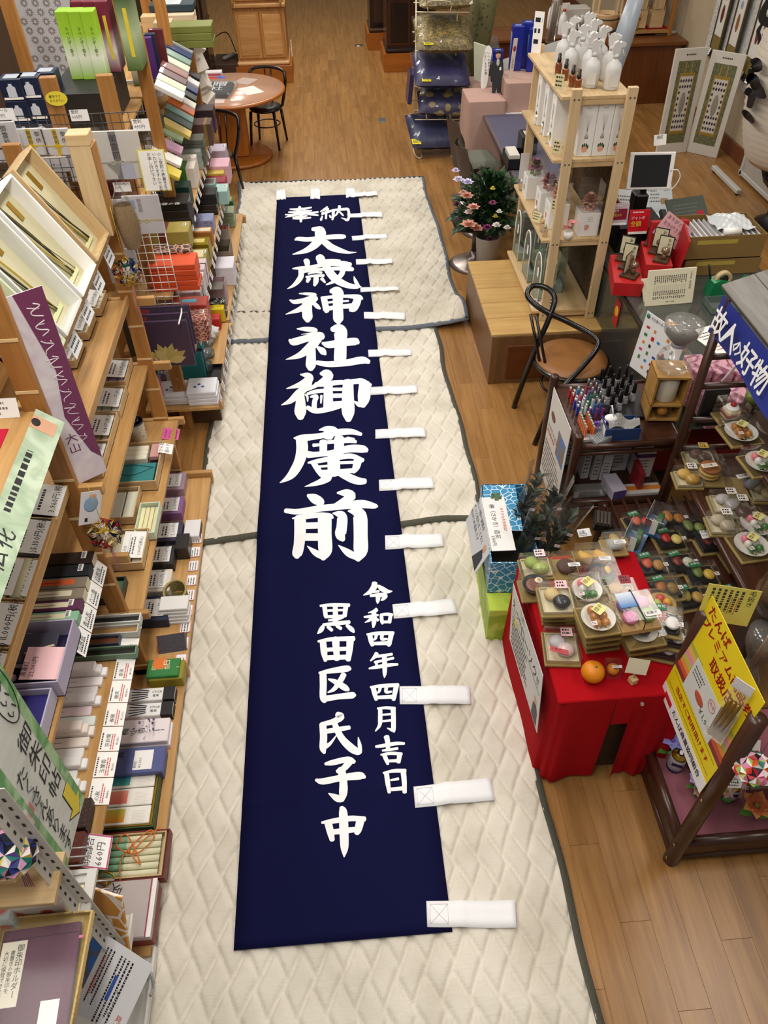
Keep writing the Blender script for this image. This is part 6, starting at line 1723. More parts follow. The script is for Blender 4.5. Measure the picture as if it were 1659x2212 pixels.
M().lathe([(.09,0),(.12,.34),(.125,.35),(.115,.35),(.085,.02)],20).build('bucket',mat('#c9c6c0',.5),fw)
rf=random.Random(9)
leafm=[mat('#1f3a1c',.45),mat('#2c4f26',.45),mat('#162b17',.45)]
def leaf(mb,o,d,L_,w,m,up=Vector((0,0,1))):
 d=d.normalized();s=d.cross(up)
 if s.length<1e-3:s=Vector((1,0,0))
 s.normalize();n=s.cross(d)
 a=o;b=o+d*L_*.5+s*w+n*(.1*L_);c=o+d*L_-n*(.12*L_);e=o+d*L_*.5-s*w+n*(.1*L_);mid=o+d*L_*.5+n*(.02*L_)
 mb.add([a,b,c,e,mid],[(0,4,1),(4,2,1),(0,3,4),(4,3,2)],m)
leaf0=[]
for m_ in leafm:
 mb=M();leaf(mb,Vector((0,0,0)),Vector((0,1,0)),.085,.024,0)
 o_=mb.build('leaf',m_,fw);leaf0.append(o_)
foliage=M();nleaf=0
for k in range(900):
 th=rf.uniform(0,2*PI);ph=rf.uniform(-.1,1.45)
 R_=rf.uniform(.08,.32)
 o=Vector((R_*math.cos(th)*math.cos(ph)*1.0-.02,R_*math.sin(th)*math.cos(ph),.52+R_*math.sin(ph)*1.15))
 d=Vector((o.x+rf.uniform(-.1,.1),o.y+rf.uniform(-.1,.1),(o.z-.5)+rf.uniform(-.15,.1)))
 if R_>.25 and nleaf<270:
  nleaf+=1
  src=leaf0[nleaf%3]
  c_=src if nleaf<4 else src.copy()
  if nleaf>=4:COL.objects.link(c_)
  c_.matrix_basis=Matrix.Translation(o)@d.to_track_quat('Y','Z').to_matrix().to_4x4()@Matrix.Scale(rf.uniform(.75,1.4),4)
 else:
  leaf(foliage,o,d,rf.uniform(.06,.12),rf.uniform(.018,.03),rf.randint(0,2))
foliage.build('inner_foliage',leafm,fw)['kind']='stuff'
mb=M()
for k in range(14):
 a=k*.45;q=.05+.015*(k%4)
 mb.tube([(q*math.cos(a)*.6,q*math.sin(a)*.6,.3),(q*math.cos(a)*3,q*math.sin(a)*3,.62)],.004,5)
mb.build('stems',mat('#2a4a22',.5),fw)
def bloom(px,py,z,r,c,n=3):
 p=P(px,py,z)-Vector((1.48,6.95,0))
 mb=M()
 for k in range(n):
  for j in range(6):
   a=j*PI/3+k*.5
   q=r*(1-.25*k)
   u=Vector((math.cos(a),math.sin(a),.5+.5*k))
   leaf(mb,p+Vector((0,0,.01*k)),u,q,q*.45,k%2)
 mb.build('flower',[mat(c,.5),mat(c,.6,var=.25)],fw)
for(px,py,z,r,c)in((1008,428,.80,.075,'#dfa08c'),(1022,452,.74,.07,'#e2a996'),(1012,490,.60,.09,'#e0a893'),(1030,498,.56,.075,'#d99a84'),(1000,420,.8,.05,'#d8b09e'),(1012,462,.7,.05,'#e6d3ce'),(1064,442,.80,.045,'#8a2f62'),(1052,495,.6,.055,'#7d2560'),(1072,490,.62,.05,'#e3dcd8'),(1058,520,.5,.05,'#4a1030'),(1078,460,.74,.035,'#e8e6dc'),(1095,495,.6,.04,'#dcdbd6'),(984,372,.98,.045,'#cfc6e0'),(990,392,.92,.06,'#dcd6ea'),(1010,398,.9,.065,'#d0c8e8'),(988,445,.72,.05,'#4a1436'),(1064,410,.88,.03,'#c9b92a'),(1070,470,.66,.03,'#d9c52e')):
 bloom(px,py,z,r,c)
ct=thing('counter','long brown wooden counter along the far right','counter')
M().box(4.45,12.05,.37,1.0,.8,.74,c=.004).build('front_cabinet',M_BROWN,ct)
M().box(4.45,12.03,.765,1.08,.88,.05,c=.006).build('top',wood('#7d4a24','#633514','X',.35),ct)
M().box(3.0,12.75,.33,2.2,.7,.66,c=.004).build('back_cabinet',M_BROWN,ct)
M().box(3.0,12.73,.68,2.3,.78,.04,c=.006).build('back_top',wood('#7d4a24','#633514','X',.35),ct)
def bucket(lab,px,py):
 t=thing('wooden_bucket',lab,'bucket',T(*P(px,py,.80).xy,.79))
 M().lathe([(.15,0),(.16,.24),(.165,.26),(.145,.26),(.135,.03),(.0001,.03)],28).build('staves',wood('#d9b48c','#c49a6e','Z',.5),t)
 for z in(.05,.19):
  M().lathe([(.154+z*.03,z),(.160+z*.03,z+.004),(.160+z*.03,z+.014),(.154+z*.03,z+.018)],28).build('hoop',mat('#33402c',.5),t)
 for s in(-1,1):
  M().box(s*.13,0,.36,.02,.06,.36,c=.004).build('handle_post',M_PALEZ,t)
 M().box(0,0,.53,.28,.05,.03,c=.006).build('handle_bar',M_PALEX,t)
bucket('wooden ladle bucket with two dark hoops, left one',1305,72)
bucket('wooden ladle bucket with two dark hoops, right one',1352,72)
t=thing('ornament_stand','small wooden stand of shrine ornaments on the counter','stand',T(4.55,12.1,.79))
for s in(-1,1):
 for q in(-1,1):
  M().box(s*.28,q*.18,.4,.05,.05,.8,c=.003).build('post',wood('#b07a3a','#945e24','Z'),t)
M().box(0,0,.05,.60,.40,.03).build('shelf',M_PINEX,t)
M().box(.12,.02,.07,.3,.3,.012).build('red_cloth',mat('#9a1c20',.8),t)
for k,(dx,lab)in enumerate(((-.14,'left'),(.10,'right'))):
 s_=thing('shrine_model','small plain wooden household shrine on the framed shelf, '+lab,'shrine',T(4.55+dx,12.05,.87))
 M().box(0,0,.10,.18,.14,.20,c=.003).build('base',M_PALEX,s_)
 for s in(-1,1):
  M().box(s*.06,-.04,.32,.018,.018,.25).build('pillar',M_PALEZ,s_)
 M().box(0,.02,.32,.12,.06,.22).build('doors',M_PALEZ,s_)
 M().prism([(-.14,0),(.14,0),(0,.12)],-.09,.09).build('roof',M_PALEX,s_,T(0,0,.44,PI/2))
 for k2 in range(7):
  M().box(-.075+k2*.025,-.074,.22,.008,.008,.06).build('railing_post',M_PALEZ,s_)
t=thing('paper_sheet','loose white papers at the front edge of the brown counter','paper',T(*P(1432,72,.792).xy,.791,0,0,.1))
for k in range(3):
 M().box(.04*k,.01*k,.0015+.002*k,.26,.12,.0015,X=T(0,0,0,0,0,.1*k)).build('sheet',mat(('#b9b6ae','#d6d3cc','#c9c6be')[k],.6),t)
t=thing('shrine_model','small wooden lantern ornament with brass fittings beside the buckets','ornament',T(*P(1283,48,.8).xy,.79))
M().box(0,0,.03,.22,.22,.06,c=.004).build('base',M_PALEX,t)
M().box(0,0,.09,.15,.15,.06,c=.004).build('step',M_PALEX,t)
M().box(0,0,.36,.10,.10,.50,c=.004).build('post',M_PALEZ,t)
M().ball(.014,0,T(0,-.055,.4),8,6).build('brass_knob',M_BRASS,t)
t=thing('white_caddy','white compartment caddy with small cups on the back counter','caddy',T(*P(1240,18,.95).xy,.71))
M().box(0,0,.13,.42,.28,.26,c=.006).build('body',mat('#cdc8c0',.5),t)
for s in(-1,1):
 M().lathe([(.035,0),(.04,.12),(.035,.13)],14,X=T(.05+s*.05,-.18,.06)).build('cup',mat('#d0ccc6',.5),t)
t=thing('white_tray','white open tray box with a sloping side on the draped base','tray',T(2.62,10.45,.752,0,0,.15))
M().prism([(-.45,0),(.45,0),(.45,.34),(-.45,.14)],-.16,-.15).prism([(-.45,0),(.45,0),(.45,.34),(-.45,.14)],.15,.16).build('sides',mat('#dedad6',.5),t,T(0,0,0,PI/2))
M().box(0,0,.01,.9,.3,.02).build('bottom',mat('#c4bfba',.5),t)
M().box(.2,0,.09,.24,.2,.14,c=.006).build('blue_packet',mat('#6aa6bf',.5),t)
def sprayer(lab,px,py,z,s,body,neck,trig):
 t=thing('spray_bottle',lab,'bottle',T(*P(px,py,z).xy,z,0,0,rf.uniform(-1,1)))
 M().lathe([(.0001,0),(.042*s,0),(.045*s,.01*s),(.045*s,.13*s),(.035*s,.17*s),(.016*s,.195*s),(.015*s,.215*s)],18).build('bottle',body,t)
 M().cyl(.017*s,.21*s,.235*s,12).build('collar',neck,t)
 M().prism([(-.022*s,.235*s),(.018*s,.235*s),(.02*s,.262*s),(.045*s,.272*s),(.045*s,.285*s),(-.03*s,.282*s)],-.010*s,.010*s).build('head',trig,t,T(0,0,0,PI/2))
 M().tube(smooth_path([(.03*s,0,.262*s),(.038*s,0,.23*s),(.05*s,0,.21*s)],3),.005*s,6).build('trigger',trig,t)
 return t
sprayer('white spray bottle with an orange collar on the draped base',1213,75,.752,1.35,M_WHITE,mat('#d0482a',.4),M_WHITE)
sprayer('white spray bottle with a red trigger half hidden behind the acrylic tube',1190,62,.752,1.5,M_WHITE,mat('#c0281e',.4),mat('#b0221c',.4))
t=thing('acrylic_tube','clear acrylic tube with colourful incense bundles standing on the draped base','tube',T(*P(1188,92,.752).xy,.752,0,.06,0))
M().lathe([(.07,0),(.07,.75)],20).build('tube',M_CLEAR2,t)
for k in range(6):
 M().tube([(.03*math.cos(k),.03*math.sin(k),.02),(.035*math.cos(k),.035*math.sin(k),.72)],.011,6).build('bundle',mat(('#b08a3a','#8a5f4a','#5d6a8a','#a9a39a','#96582e','#7c8f86')[k],.5),t)
def std_scroll(lab,x,y,rz,w,h):
 t=thing('scroll_board',lab,'scroll',T(x,y,0,-.06,0,rz))
 M().box(0,0,h/2,w,.03,h,c=.003).build('board',mat('#cfcac0',.5),t)
 M().box(0,-.016,h*.5,w*.68,.002,h*.78).build('brocade',cellular('#56583c','#6e6f4c',20,.7,'EDGE',.05,.12),t)
 M().box(0,-.018,h*.49,w*.48,.002,h*.58).build('gold_border',mat('#9a7a2c',.5),t)
 M().box(0,-.0195,h*.49,w*.40,.002,h*.52).build('picture',mat('#c9c4bc',.6),t)
 mb=M()
 for k in range(9):
  for j in range(5):
   if 2<k<7 and 0<j<4:continue
   mb.ball(.012,0,T(-w*.16+j*w*.08,-.021,h*.27+k*h*.055),6,4,(1.0,.1,1.5))
 mb.build('calligraphy',mat('#3a3040',.6),t)['kind']='stuff'
 M().ball(.05,0,T(0,-.021,h*.5),10,6,(.7,.06,2.4)).build('figure_print',mat('#8d877c',.6),t)
 for s in(-1,1):
  M().box(s*w*.1,-.018,h*.83,.012,.002,h*.10).build('ribbon',mat('#a8893a',.5),t)
 mb=M();prints(mb,-w*.15,0,w*.3,1,.01,0,.014,0,2);mb.build('caption',M_INK,t,T(0,-.0165,h*.945,PI/2))
 return t
std_scroll('white-framed scroll of sutra characters standing on the floor, left leaf',4.30,9.75,.10,.40,1.15)
std_scroll('white-framed scroll of sutra characters standing on the floor, right leaf',4.66,9.66,-.75,.40,1.12)
lace=thing('lace_cloth','white lace cloth hung on the right wall behind the scrolls','cloth',T(4.965,9.9,0))
def lc(u,v):
 return(.012*math.sin(u*30)-.02,-1.9+u*2.9,.78+v*1.9+.05*math.sin(u*9)*(1-v))
M().grid(lc,60,6).build('cloth',cellular('#a9a7a2','#d6d4cf',40,.8,'NOISE',.4,.6),lace)
def hscroll(lab,y,c,fig):
 t=thing('hanging_scroll',lab,'scroll',T(4.90,y,.86,0,0,-PI/2))
 M().box(0,0,.58,.30,.004,1.16).build('mount',mat('#3a2f1e',.6),t)
 M().box(0,-.003,.55,.22,.003,.98).build('brocade',mat('#7a6a34',.6),t)
 M().box(0,-.005,.52,.19,.003,.58).build('picture',mat('#d9d6d0',.6),t)
 M().ball(.05,0,T(0,-.007,.46),10,8,(.8,.06,1.9)).build('figure_print',mat(c,.6),t)
 M().ball(.035,0,T(.0,-.008,.64),10,6,(1,.06,1.2)).build('halo_print',mat(fig,.6),t)
 M().tube([(-.19,-.005,0),(.19,-.005,0)],.016,10).build('roller',M_BLACK,t)
 for s in(-1,1):
  M().ball(.016,0,T(s*.2,-.005,0),8,6).build('roller_knob',M_BRASS,t)
 small_tag(t,T(-.1,-.02,.04,PI/2-.3),.07,.07,None,seed=3)
 small_tag(t,T(.08,-.02,.03,PI/2-.3),.07,.07,None,seed=5)
hscroll('hanging scroll with a small dark red figure, left of three on the lace',10.55,'#5f2c22','#c9a08a')
hscroll('hanging scroll with a large haloed figure, middle of three on the lace',10.10,'#8a5a34','#8aa0b4')
hscroll('hanging scroll with a green-topped figure, right of three on the lace',9.55,'#7a2f2c','#8a9a5a')
ln=thing('paper_lantern','large ribbed white paper lantern with black brush characters at the right edge','lantern',T(4.60,7.7,.60))
prof=[]
for k in range(61):
 v=k/60
 prof.append((.33+.22*math.sin(v*PI)**.6+.009*math.cos(k*PI),.02+1.75*v))
M().lathe(prof,48).build('paper_shade',mat('#d9cfc0',.8,bump=.15,bscale=60),ln)
for z in(0,1.76):
 M().lathe([(.30,z),(.34,z+.02),(.34,z+.07),(.30,z+.09)],32).build('rim_ring',M_BLACK,ln)
def lant_pt(px,py):
 y=7.3
 for _ in range(8):
  p=PY(px,py,y)
  v=max(0,min(1,(p.z-.62)/1.75));R_=.33+.22*math.sin(v*PI)**.6+.013
  y=7.7-math.sqrt(max(.0004,R_*R_-(p.x-4.60)**2))
 return PY(px,py,y)-Vector((4.60,7.7,.60))
for grp in((((1662,2,16),(1650,22,14),(1648,42,20),(1662,50,22)),((1645,54,6),(1638,68,9),(1641,82,8),(1637,96,3))),(((1624,131,10),(1632,136,26),(1637,150,22)),((1616,174,16),(1626,170,24),(1633,186,22),(1641,200,24),(1652,210,10)),((1614,196,18),(1624,206,18),(1619,230,14)),((1606,240,10),(1615,250,16),(1627,264,8)),((1623,152,14),(1620,176,16)))):
 mb=M()
 for st_ in grp:
  L_,R_,sp_,ep_=stroke_poly(st_)
  k=len(L_)
  mb.add([lant_pt(*q)for q in L_]+[lant_pt(*q)for q in R_],[(i,k+i,k+i+1,i+1)for i in range(k-1)])
  mb.add([lant_pt(*q)for q in[L_[-1]]+ep_+[R_[-1]]],[tuple(range(5))]);mb.add([lant_pt(*q)for q in[R_[0]]+sp_+[L_[0]]],[tuple(range(5))])
 mb.build('brush_character',M_INK,ln)
st=thing('board_stand','white wheeled stand leg of a board at the right edge','stand')
M().box(4.60,8.75,.05,.06,.75,.05,c=.008,X=None).build('foot_bar',mat('#b9b6b0',.4),st)
M().box(4.85,8.9,.45,.05,.05,.85,c=.006).build('upright',mat('#b9b6b0',.4),st)
M().box(4.85,8.3,.30,.03,1.3,.50,c=.006).build('panel',mat('#a9a59c',.5),st)
M().box(4.85,8.3,.06,.05,1.3,.05,c=.006).build('lower_rail',mat('#b9b6b0',.4),st)
for y in(8.42,9.08):
 M().lathe([(.0001,-.012),(.022,-.012),(.022,.012),(.0001,.012)],12,X=T(4.60,y,.022,PI/2)).build('castor',M_INK,st)
t=thing('dark_urn','black lacquered stand foot at the right edge below the lantern','stand',T(4.68,7.6,0))
M().lathe([(.0001,0),(.2,0),(.22,.04),(.12,.1),(.1,.3),(.26,.45),(.3,.54),(.0001,.55)],28).build('body',M_BLACK,t)
# right side: platform, pine shelf, chair
pf=thing('platform','low brown display platform with slatted tan top','platform',T(1.76,5.64,0))
M().box(0,0,.215,1.18,1.20,.43,c=.004).build('body',wood('#7c5634','#654322','Z',.45),pf)
for k in range(5):
 M().box(0,-.48+k*.241,.440,1.19,.236,.022,c=.003).build('top_board',wood('#c9a467','#b38b50','X',.4,rand=.04),pf)
M().box(.03,-.604,.20,.98,.012,.30,c=.004).build('front_panel',wood('#6f3b18','#5a2c10','X',.4),pf)
ps=thing('pine_shelf','open pine shelf unit with four tiers standing on the platform','shelf',T(0,0,.451))
for x in(1.60,1.96):
 for y in(5.22,6.28):
  po=M().box(x,y,.82,.065,.035,1.64,c=.003).build('post',M_PALEZ,ps)
  for z in(.05,.62,1.18,1.58):
   for s in(-.014,.014):
    M().lathe([(.006,0),(.006,.002),(.003,.003)],8,X=T(x+s,y-.0176,z,PI/2)).build('screw',mat('#5a544c',.4,.6),po)
for z in(.06,.63,1.19,1.58):
 M().box(1.74,5.75,z,.46,1.03,.022,c=.002).build('tier_board',M_PALE,ps)
 M().box(1.78,5.25,z-.022,.30,.02,.045,c=.002).build('cross_rail',M_PALEX,ps)
bp=M().box(1.99,5.75,.64,.012,1.05,1.18).build('back_cloth',cellular('#3a2a18','#57432a',22,.8,'EDGE',.04,.1),ps)
ZS=[.523,1.093,1.653,2.043]
white_b=mat('#cdcbc9',.4,var=.03)
sp0=None
spots=[(1.86,5.36),(1.74,5.42),(1.89,5.55),(1.77,5.60),(1.66,5.66),(1.88,5.74),(1.76,5.79),(1.66,5.88),(1.87,5.93),(1.75,6.02),(1.88,6.12)]
for k,(x,y)in enumerate(spots):
 lab='white trigger spray bottle on top of the pine shelf, %s from near end'%('first','second','third','fourth','fifth','sixth','seventh','eighth','ninth','tenth','eleventh')[k]
 if sp0 is None:
  sp0=thing('spray_bottle',lab,'bottle',T(x,y,ZS[3]),'white trigger spray bottles')
  M().lathe([(.0001,0),(.046,0),(.05,.008),(.05,.11),(.042,.145),(.02,.165),(.017,.18)],20).build('bottle',white_b,sp0)
  M().cyl(.019,.176,.20,14).build('collar',white_b,sp0)
  M().prism([(-.022,.20),(.018,.20),(.022,.235),(.05,.245),(.05,.258),(.02,.27),(.012,.262),(-.0,.275),(-.022,.262),(-.03,.24)],-.014,.014).build('head',white_b,sp0,T(0,0,0,PI/2))
  M().tube([(.032,0,.238),(.042,0,.205),(.055,0,.185)],.0055,6).build('trigger',white_b,sp0)
  M().box(0,-.052,.06,.055,.001,.07).build('paper_tag',mat('#d6d4cc',.6),sp0)
  o=sp0
 else:
  o=dup(sp0,T(x,y,ZS[3],0,0,random.uniform(-.7,.7)),lab)
am0=None
for k,(px,py)in enumerate(((1195,142),(1207,162),(1228,183),(1240,190))):
 p=P(px,py,ZS[3])
 lab='amber glass spray bottle with black cap, %s of four on the pine shelf'%('farthest','second','third','nearest')[k]
 p=Vector((1.60+.012*k,5.72-.14*k if k<3 else 5.34,ZS[3]))
 if am0 is None:
  am0=thing('amber_bottle',lab,'bottle',T(p.x,p.y,ZS[3]),'amber spray bottles')
  M().lathe([(.0001,0),(.021,0),(.022,.003),(.022,.062),(.018,.07),(.012,.074)],16).build('bottle',mat('#7a3a10',.12,coat=.8),am0)
  M().lathe([(.014,.072),(.014,.095),(.011,.097),(.011,.125),(.0001,.126)],14).build('cap',M_BLACK,am0)
 else:
  dup(am0,T(p.x,p.y,ZS[3]),lab)
for k in range(3):
 small_tag(ps,T(1.50+.04*k,5.30-.02*k,1.66-.39*k,PI/2,0,-.6),.06,.09,None,c='#d9cda0',seed=k,name='kraft_label')
small_tag(ps,T(1.565,6.255,1.72,PI/2,0,-.5),.07,.26,None,seed=6,name='product_card')
def flower_print(t,X,s,cols,seed=1):
 rr=random.Random(seed)
 mb=M()
 for k in range(7):
  a=k*.9
  mb.ball(s*.28,0,T(.22*s*math.cos(a),0,.22*s*math.sin(a)),8,5,(1,.05,1))
 for k in range(4):
  a=.6+k*.55
  mb.ball(s*.3,1,T(.6*s*math.cos(a),.0,.7*s*math.sin(a)),8,5,(.5,.04,1.1))
 return mb.build('flower_print',[mat(cols[0],.6,var=.2),mat(cols[1],.6)],t,X)
def diffuser(lab,x,y,rz,flower,w=.105,h=.335):
 t=thing('diffuser_carton',lab,'carton',T(x,y,ZS[2],0,0,rz),'reed diffuser cartons')
 M().box(0,0,h/2,w,w,h,c=.002).build('body',mat('#e8e6e3',.5,var=.02),t)
 flower_print(t,T(0,-w/2-.0008,h*.14),.040,flower)
 mb=M()
 for k in range(5):
  mb.tube([(0,0,h*.45),((k-2)*.009,0,h*.78)],.0007,4)
 mb.lathe([(.012,h*.34),(.013,h*.38),(.004,h*.45)],10,sq=(1,.06))
 mb.build('reed_print',mat('#a9a49c',.6),t,T(0,-w/2-.0006,0))
 mb=M();prints(mb,-.02,0,.04,1,.01,0,.004,0,3);mb.build('lettering',mat('#8a857f',.6),t,T(0,-w/2-.0006,h*.9,PI/2))
for k in range(3):
 diffuser('white reed diffuser carton with a peach flower, %s of three facing the front'%('left','middle','right')[k],1.725+.108*k,5.33,0,('#e0a184','#3f5a34'))
for k in range(3):
 diffuser('white reed diffuser carton with a lemon print, %s on the aisle side'%('nearest','middle','farthest')[k],1.60,5.52+.22*k,-PI/2,('#d9b23a','#2f4a2a'))
for k in range(4):
 t=thing('glass_vial','small clear vial with a white cap on the second tier, %s from the near end'%('first','second','third','fourth')[k],'vial',T(1.545,5.36+.19*k,ZS[2]),'small vials on the second tier')
 M().lathe([(.0001,0),(.014,0),(.014,.04),(.008,.046)],12).build('glass',M_CLEAR2,t)
 M().cyl(.010,.046,.066,10).build('cap',M_WHITE,t)
def flower_box(lab,x,y,rz,c1,c2,hb=.17,hc=.20,w=.145):
 t=thing('flower_box',lab,'flower box',T(x,y,ZS[1],0,0,rz))
 M().box(0,0,hb/2,w,w,hb,c=.002).build('carton',mat('#e6e4e1',.5,var=.02),t)
 M().box(0,0,hb+hc/2,w-.002,w-.002,hc,c=.002).build('clear_cover',M_CLEAR,t)
 rr=random.Random(int(x*100+y*10))
 mb=M()
 for k in range(5):
  for j in range(7):
   a=j*2*PI/7+k*.5
   leaf(mb,Vector((0,0,hb+.05+.008*k)),Vector((math.cos(a),math.sin(a),.15+.45*k)),.07-.007*k,.03,k%2)
 mb.build('flower',[mat(c1,.7),mat(c2,.7,var=.2)],t)
 mb=M()
 for k in range(14):
  a=rr.uniform(0,6.28)
  mb.ball(.012,0,T(.035*math.cos(a),.035*math.sin(a),hb+rr.uniform(.005,.04)),6,4)
 mb.build('petals',mat(c2,.7),t)
 flower_print(t,T(-.02,-w/2-.0008,hb*.35),.03,(c2,c1))
 mb=M();prints(mb,-.02,0,.05,3,.012,0,.004,0,3);mb.build('lettering',mat('#a9a49e',.6),t,T(0,-w/2-.0006,hb*.8,PI/2))
 return t
flower_box('white box with a beige rose under a clear cover facing the front',1.85,5.34,0,'#c79a80','#d09486')
flower_box('white box with a pink rose under a clear cover, farthest on the third tier',1.61,6.02,-PI/2,'#9a5a78','#8f9a6a')
flower_box('white box with a dusky rose under a clear cover, middle of the third tier',1.64,5.70,-PI/2,'#7d4a52','#bf7a72',.18)
flower_box('white box with a peach rose under a clear cover, behind the front post',1.66,5.48,-PI/2,'#c98f7c','#cf9a8c',.18)
t=thing('paper_flower','pink paper blossom on a small white pot at the front of the third tier','flower',T(1.70,5.25,ZS[1]))
M().lathe([(.03,0),(.036,.05),(.0001,.052)],14).build('pot',M_WHITE,t)
mb=M()
for k in range(3):
 for j in range(6):
  a=j*PI/3+k*.4
  leaf(mb,Vector((.02*k-.02,.0,.07+.02*k)),Vector((math.cos(a),math.sin(a),.5)),.045,.018,k%2)
mb.build('petals',[mat('#cf8a86',.6),mat('#d9a89a',.6)],t)
for k,(y,c)in enumerate(((6.14,'#d9d6cf'),(5.62,'#e0ded8'),(5.38,'#c9a56a'),(5.30,'#b9a98a'))):
 t=thing('scent_bottle','small glass scent bottle on the third tier edge, %s from the far end'%('first','second','third','fourth')[k],'bottle',T(1.54,y,ZS[1]),'small bottles on the third tier edge')
 M().box(0,0,.03,.036,.036,.06,c=.006).build('glass',clear('#efe6cf',.2,.15),t)
 M().cyl(.011,.06,.085,12).build('cap',mat(c,.4),t)
M().box(1.565,6.22,.80,.07,.002,.20).build('product_card',mat('#d9d6d4',.5),ps)
small_tag(ps,T(1.52,5.50,.70,1.2,0,-.8),.07,.07,None,c='#d9cda0',seed=9,name='kraft_label')
def terr(lab,x,y,rz):
 t=thing('glass_terrarium',lab,'terrarium',T(x,y,ZS[0],0,0,rz),'arched glass terrariums')
 w,h,d=.19,.40,.12
 arch=[(-w/2,0),(-w/2,h*.62)]+[(w/2*math.cos(PI-a),h*.62+h*.36*math.sin(a))for a in[k*PI/10 for k in range(1,10)]]+[(w/2,h*.62),(w/2,0)]
 M().prism(arch,-d/2,d/2).build('glass',clear('#e6f0ec',.16,.05),t,T(0,0,0,PI/2))
 pts=[(a,-d/2-.002,b)for a,b in arch]
 M().tube(pts,.005,6).build('white_edge',M_WHITE,t)
 M().box(0,0,.035,w*.94,d*.9,.07,c=.004).build('base_block',mat('#b9c4bf',.6),t)
 rr=random.Random(int(y*100))
 mb=M()
 for k in range(26):
  a=rr.uniform(0,6.28);q=rr.uniform(.005,.045)
  leaf(mb,Vector((q*math.cos(a),q*math.sin(a)*.6,.075)),Vector((math.cos(a)*.5,math.sin(a)*.5,1)),rr.uniform(.03,.07),.012,k%3)
 mb.build('moss_plants',[mat('#3f5a2a',.6),mat('#5d7a3a',.6),mat('#6a3448',.6)],t)
 tg=M().box(.02,-d/2-.006,h*.62,.035,.002,.07).build('paper_tag',M_PAPER,t)
 return t
for k in range(5):
 terr('arched glass terrarium with white edge, %s on the bottom tier'%('nearest','second','third','fourth','farthest')[k],1.62+(.13 if k in(1,3)else 0),5.40+.19*k,-PI/2+.0)
small_tag(ps,T(1.55,5.30,.10,1.0,0,-.3),.08,.07,None,c='#e9dcd9',seed=2,name='product_card')
small_tag(ps,T(1.66,5.27,.11,1.1,0,.3),.07,.09,None,c='#e4e0e0',seed=3,name='product_card')
bc=thing('bentwood_chair','black bentwood chair with tan leather seat and looping back by the counter','chair',T(1.68,4.66,0))
O=Vector((1.68,4.66,0))
M().lathe([(.0001,.41),(.25,.41),(.275,.425),(.28,.445),(.275,.455),(.0001,.455)],40).build('seat_frame',M_LACQ,bc)
M().lathe([(.262,.452),(.258,.466),(.18,.476),(.0001,.480)],40).build('seat_pad',mat('#8a5a2c',.45,var=.08,scale=4),bc)
path=[(1155,960,0),(1178,905,.2),(1205,850,.42),(1260,790,.55),(1290,750,.62),(1283,727,.66),(1230,697,.72),(1170,668,.80),(1140,640,.86),(1150,618,.90),(1180,622,.90),(1198,645,.86),(1185,690,.74),(1163,740,.58),(1135,810,.30),(1110,880,0)]
M().tube(smooth_path([P(*q)-O for q in path],6),.020,10).build('bent_back_and_legs',M_LACQ,bc)
for d in(0,12):
 M().tube([P(1146+d,678+d*.3,.77)-O,P(1166+d,782+d*.4,.46)-O],.011,8).build('back_rod',M_LACQ,bc)
for(x,y)in((.20,.20),(.23,-.14)):
 M().tube([(x*.85,y*.85,.43),(x*1.12,y*1.12,0)],[.018,.013],8).build('leg',M_LACQ,bc)
M().tube([(.19*math.cos(a),.19*math.sin(a),.24)for a in[k*PI/12 for k in range(24)]],.009,6,closed=True).build('leg_ring',M_LACQ,bc)
gc=thing('glass_counter','glass display counter with dark metal frame','counter',T(0,0,0))
x0,x1,y0,y1,zt=2.02,3.1,3.75,6.0,.885
fr=mat('#211f1d',.35,.4)
for x in(x0,x1):
 for y in(y0,y1):
  M().box(x,y,zt/2,.03,.03,zt).build('frame_post',fr,gc)
for z in(.10,zt-.015):
 for x in(x0,x1):
  M().box(x,(y0+y1)/2,z,.03,y1-y0,.03).build('frame_rail',fr,gc)
 for y in(y0,y1):
  M().box((x0+x1)/2,y,z,x1-x0,.03,.03).build('frame_rail',fr,gc)
M().box((x0+x1)/2,(y0+y1)/2,.05,x1-x0,y1-y0,.10).build('plinth',mat('#1c1713',.5),gc)
M().box((x0+x1)/2,(y0+y1)/2,zt+.004,x1-x0,y1-y0,.008).build('glass_top',clear('#c6cfc2',.18,.06),gc)
M().box(x0-.004,(y0+y1)/2,.49,.006,y1-y0-.04,.74).build('glass_side',clear('#cdd6ca',.16,.04),gc)
M().box(x0+.06,(y0+y1)/2,zt-.03,.09,y1-y0,.02).build('wooden_edge',wood('#a8875a','#8f6f42','Y'),gc)
M().box(x1-.02,(y0+y1)/2,.49,.02,y1-y0,.74).build('back_panel',mat('#5f4a30',.6),gc)
M().box((x0+x1)/2,(y0+y1)/2,.45,x1-x0-.08,y1-y0-.08,.008).build('glass_shelf',clear('#cdd6ca',.16,.08),gc)
M().box((x0+x1)/2,(y0+y1)/2,.11,x1-x0-.06,y1-y0-.06,.012).build('red_felt',mat('#6e1a1a',.9),gc)
for k,(x,y,s)in enumerate(((2.25,4.35,.16),(2.3,4.8,.14),(2.35,5.25,.13))):
 t=thing('wood_carving','carved pale wooden ornament inside the glass counter, %s'%('nearest','middle','farthest')[k],'carving',T(x,y,.456 if k else.118))
 M().ball(s,0,T(0,0,s*.9),14,10,(1,.7,.9)).build('body',mat('#b8955e',.6,bump=.6,bscale=30),t)
 M().box(0,0,.01,s*1.8,s*1.3,.02,c=.004).build('base',mat('#7a5a30',.5),t)
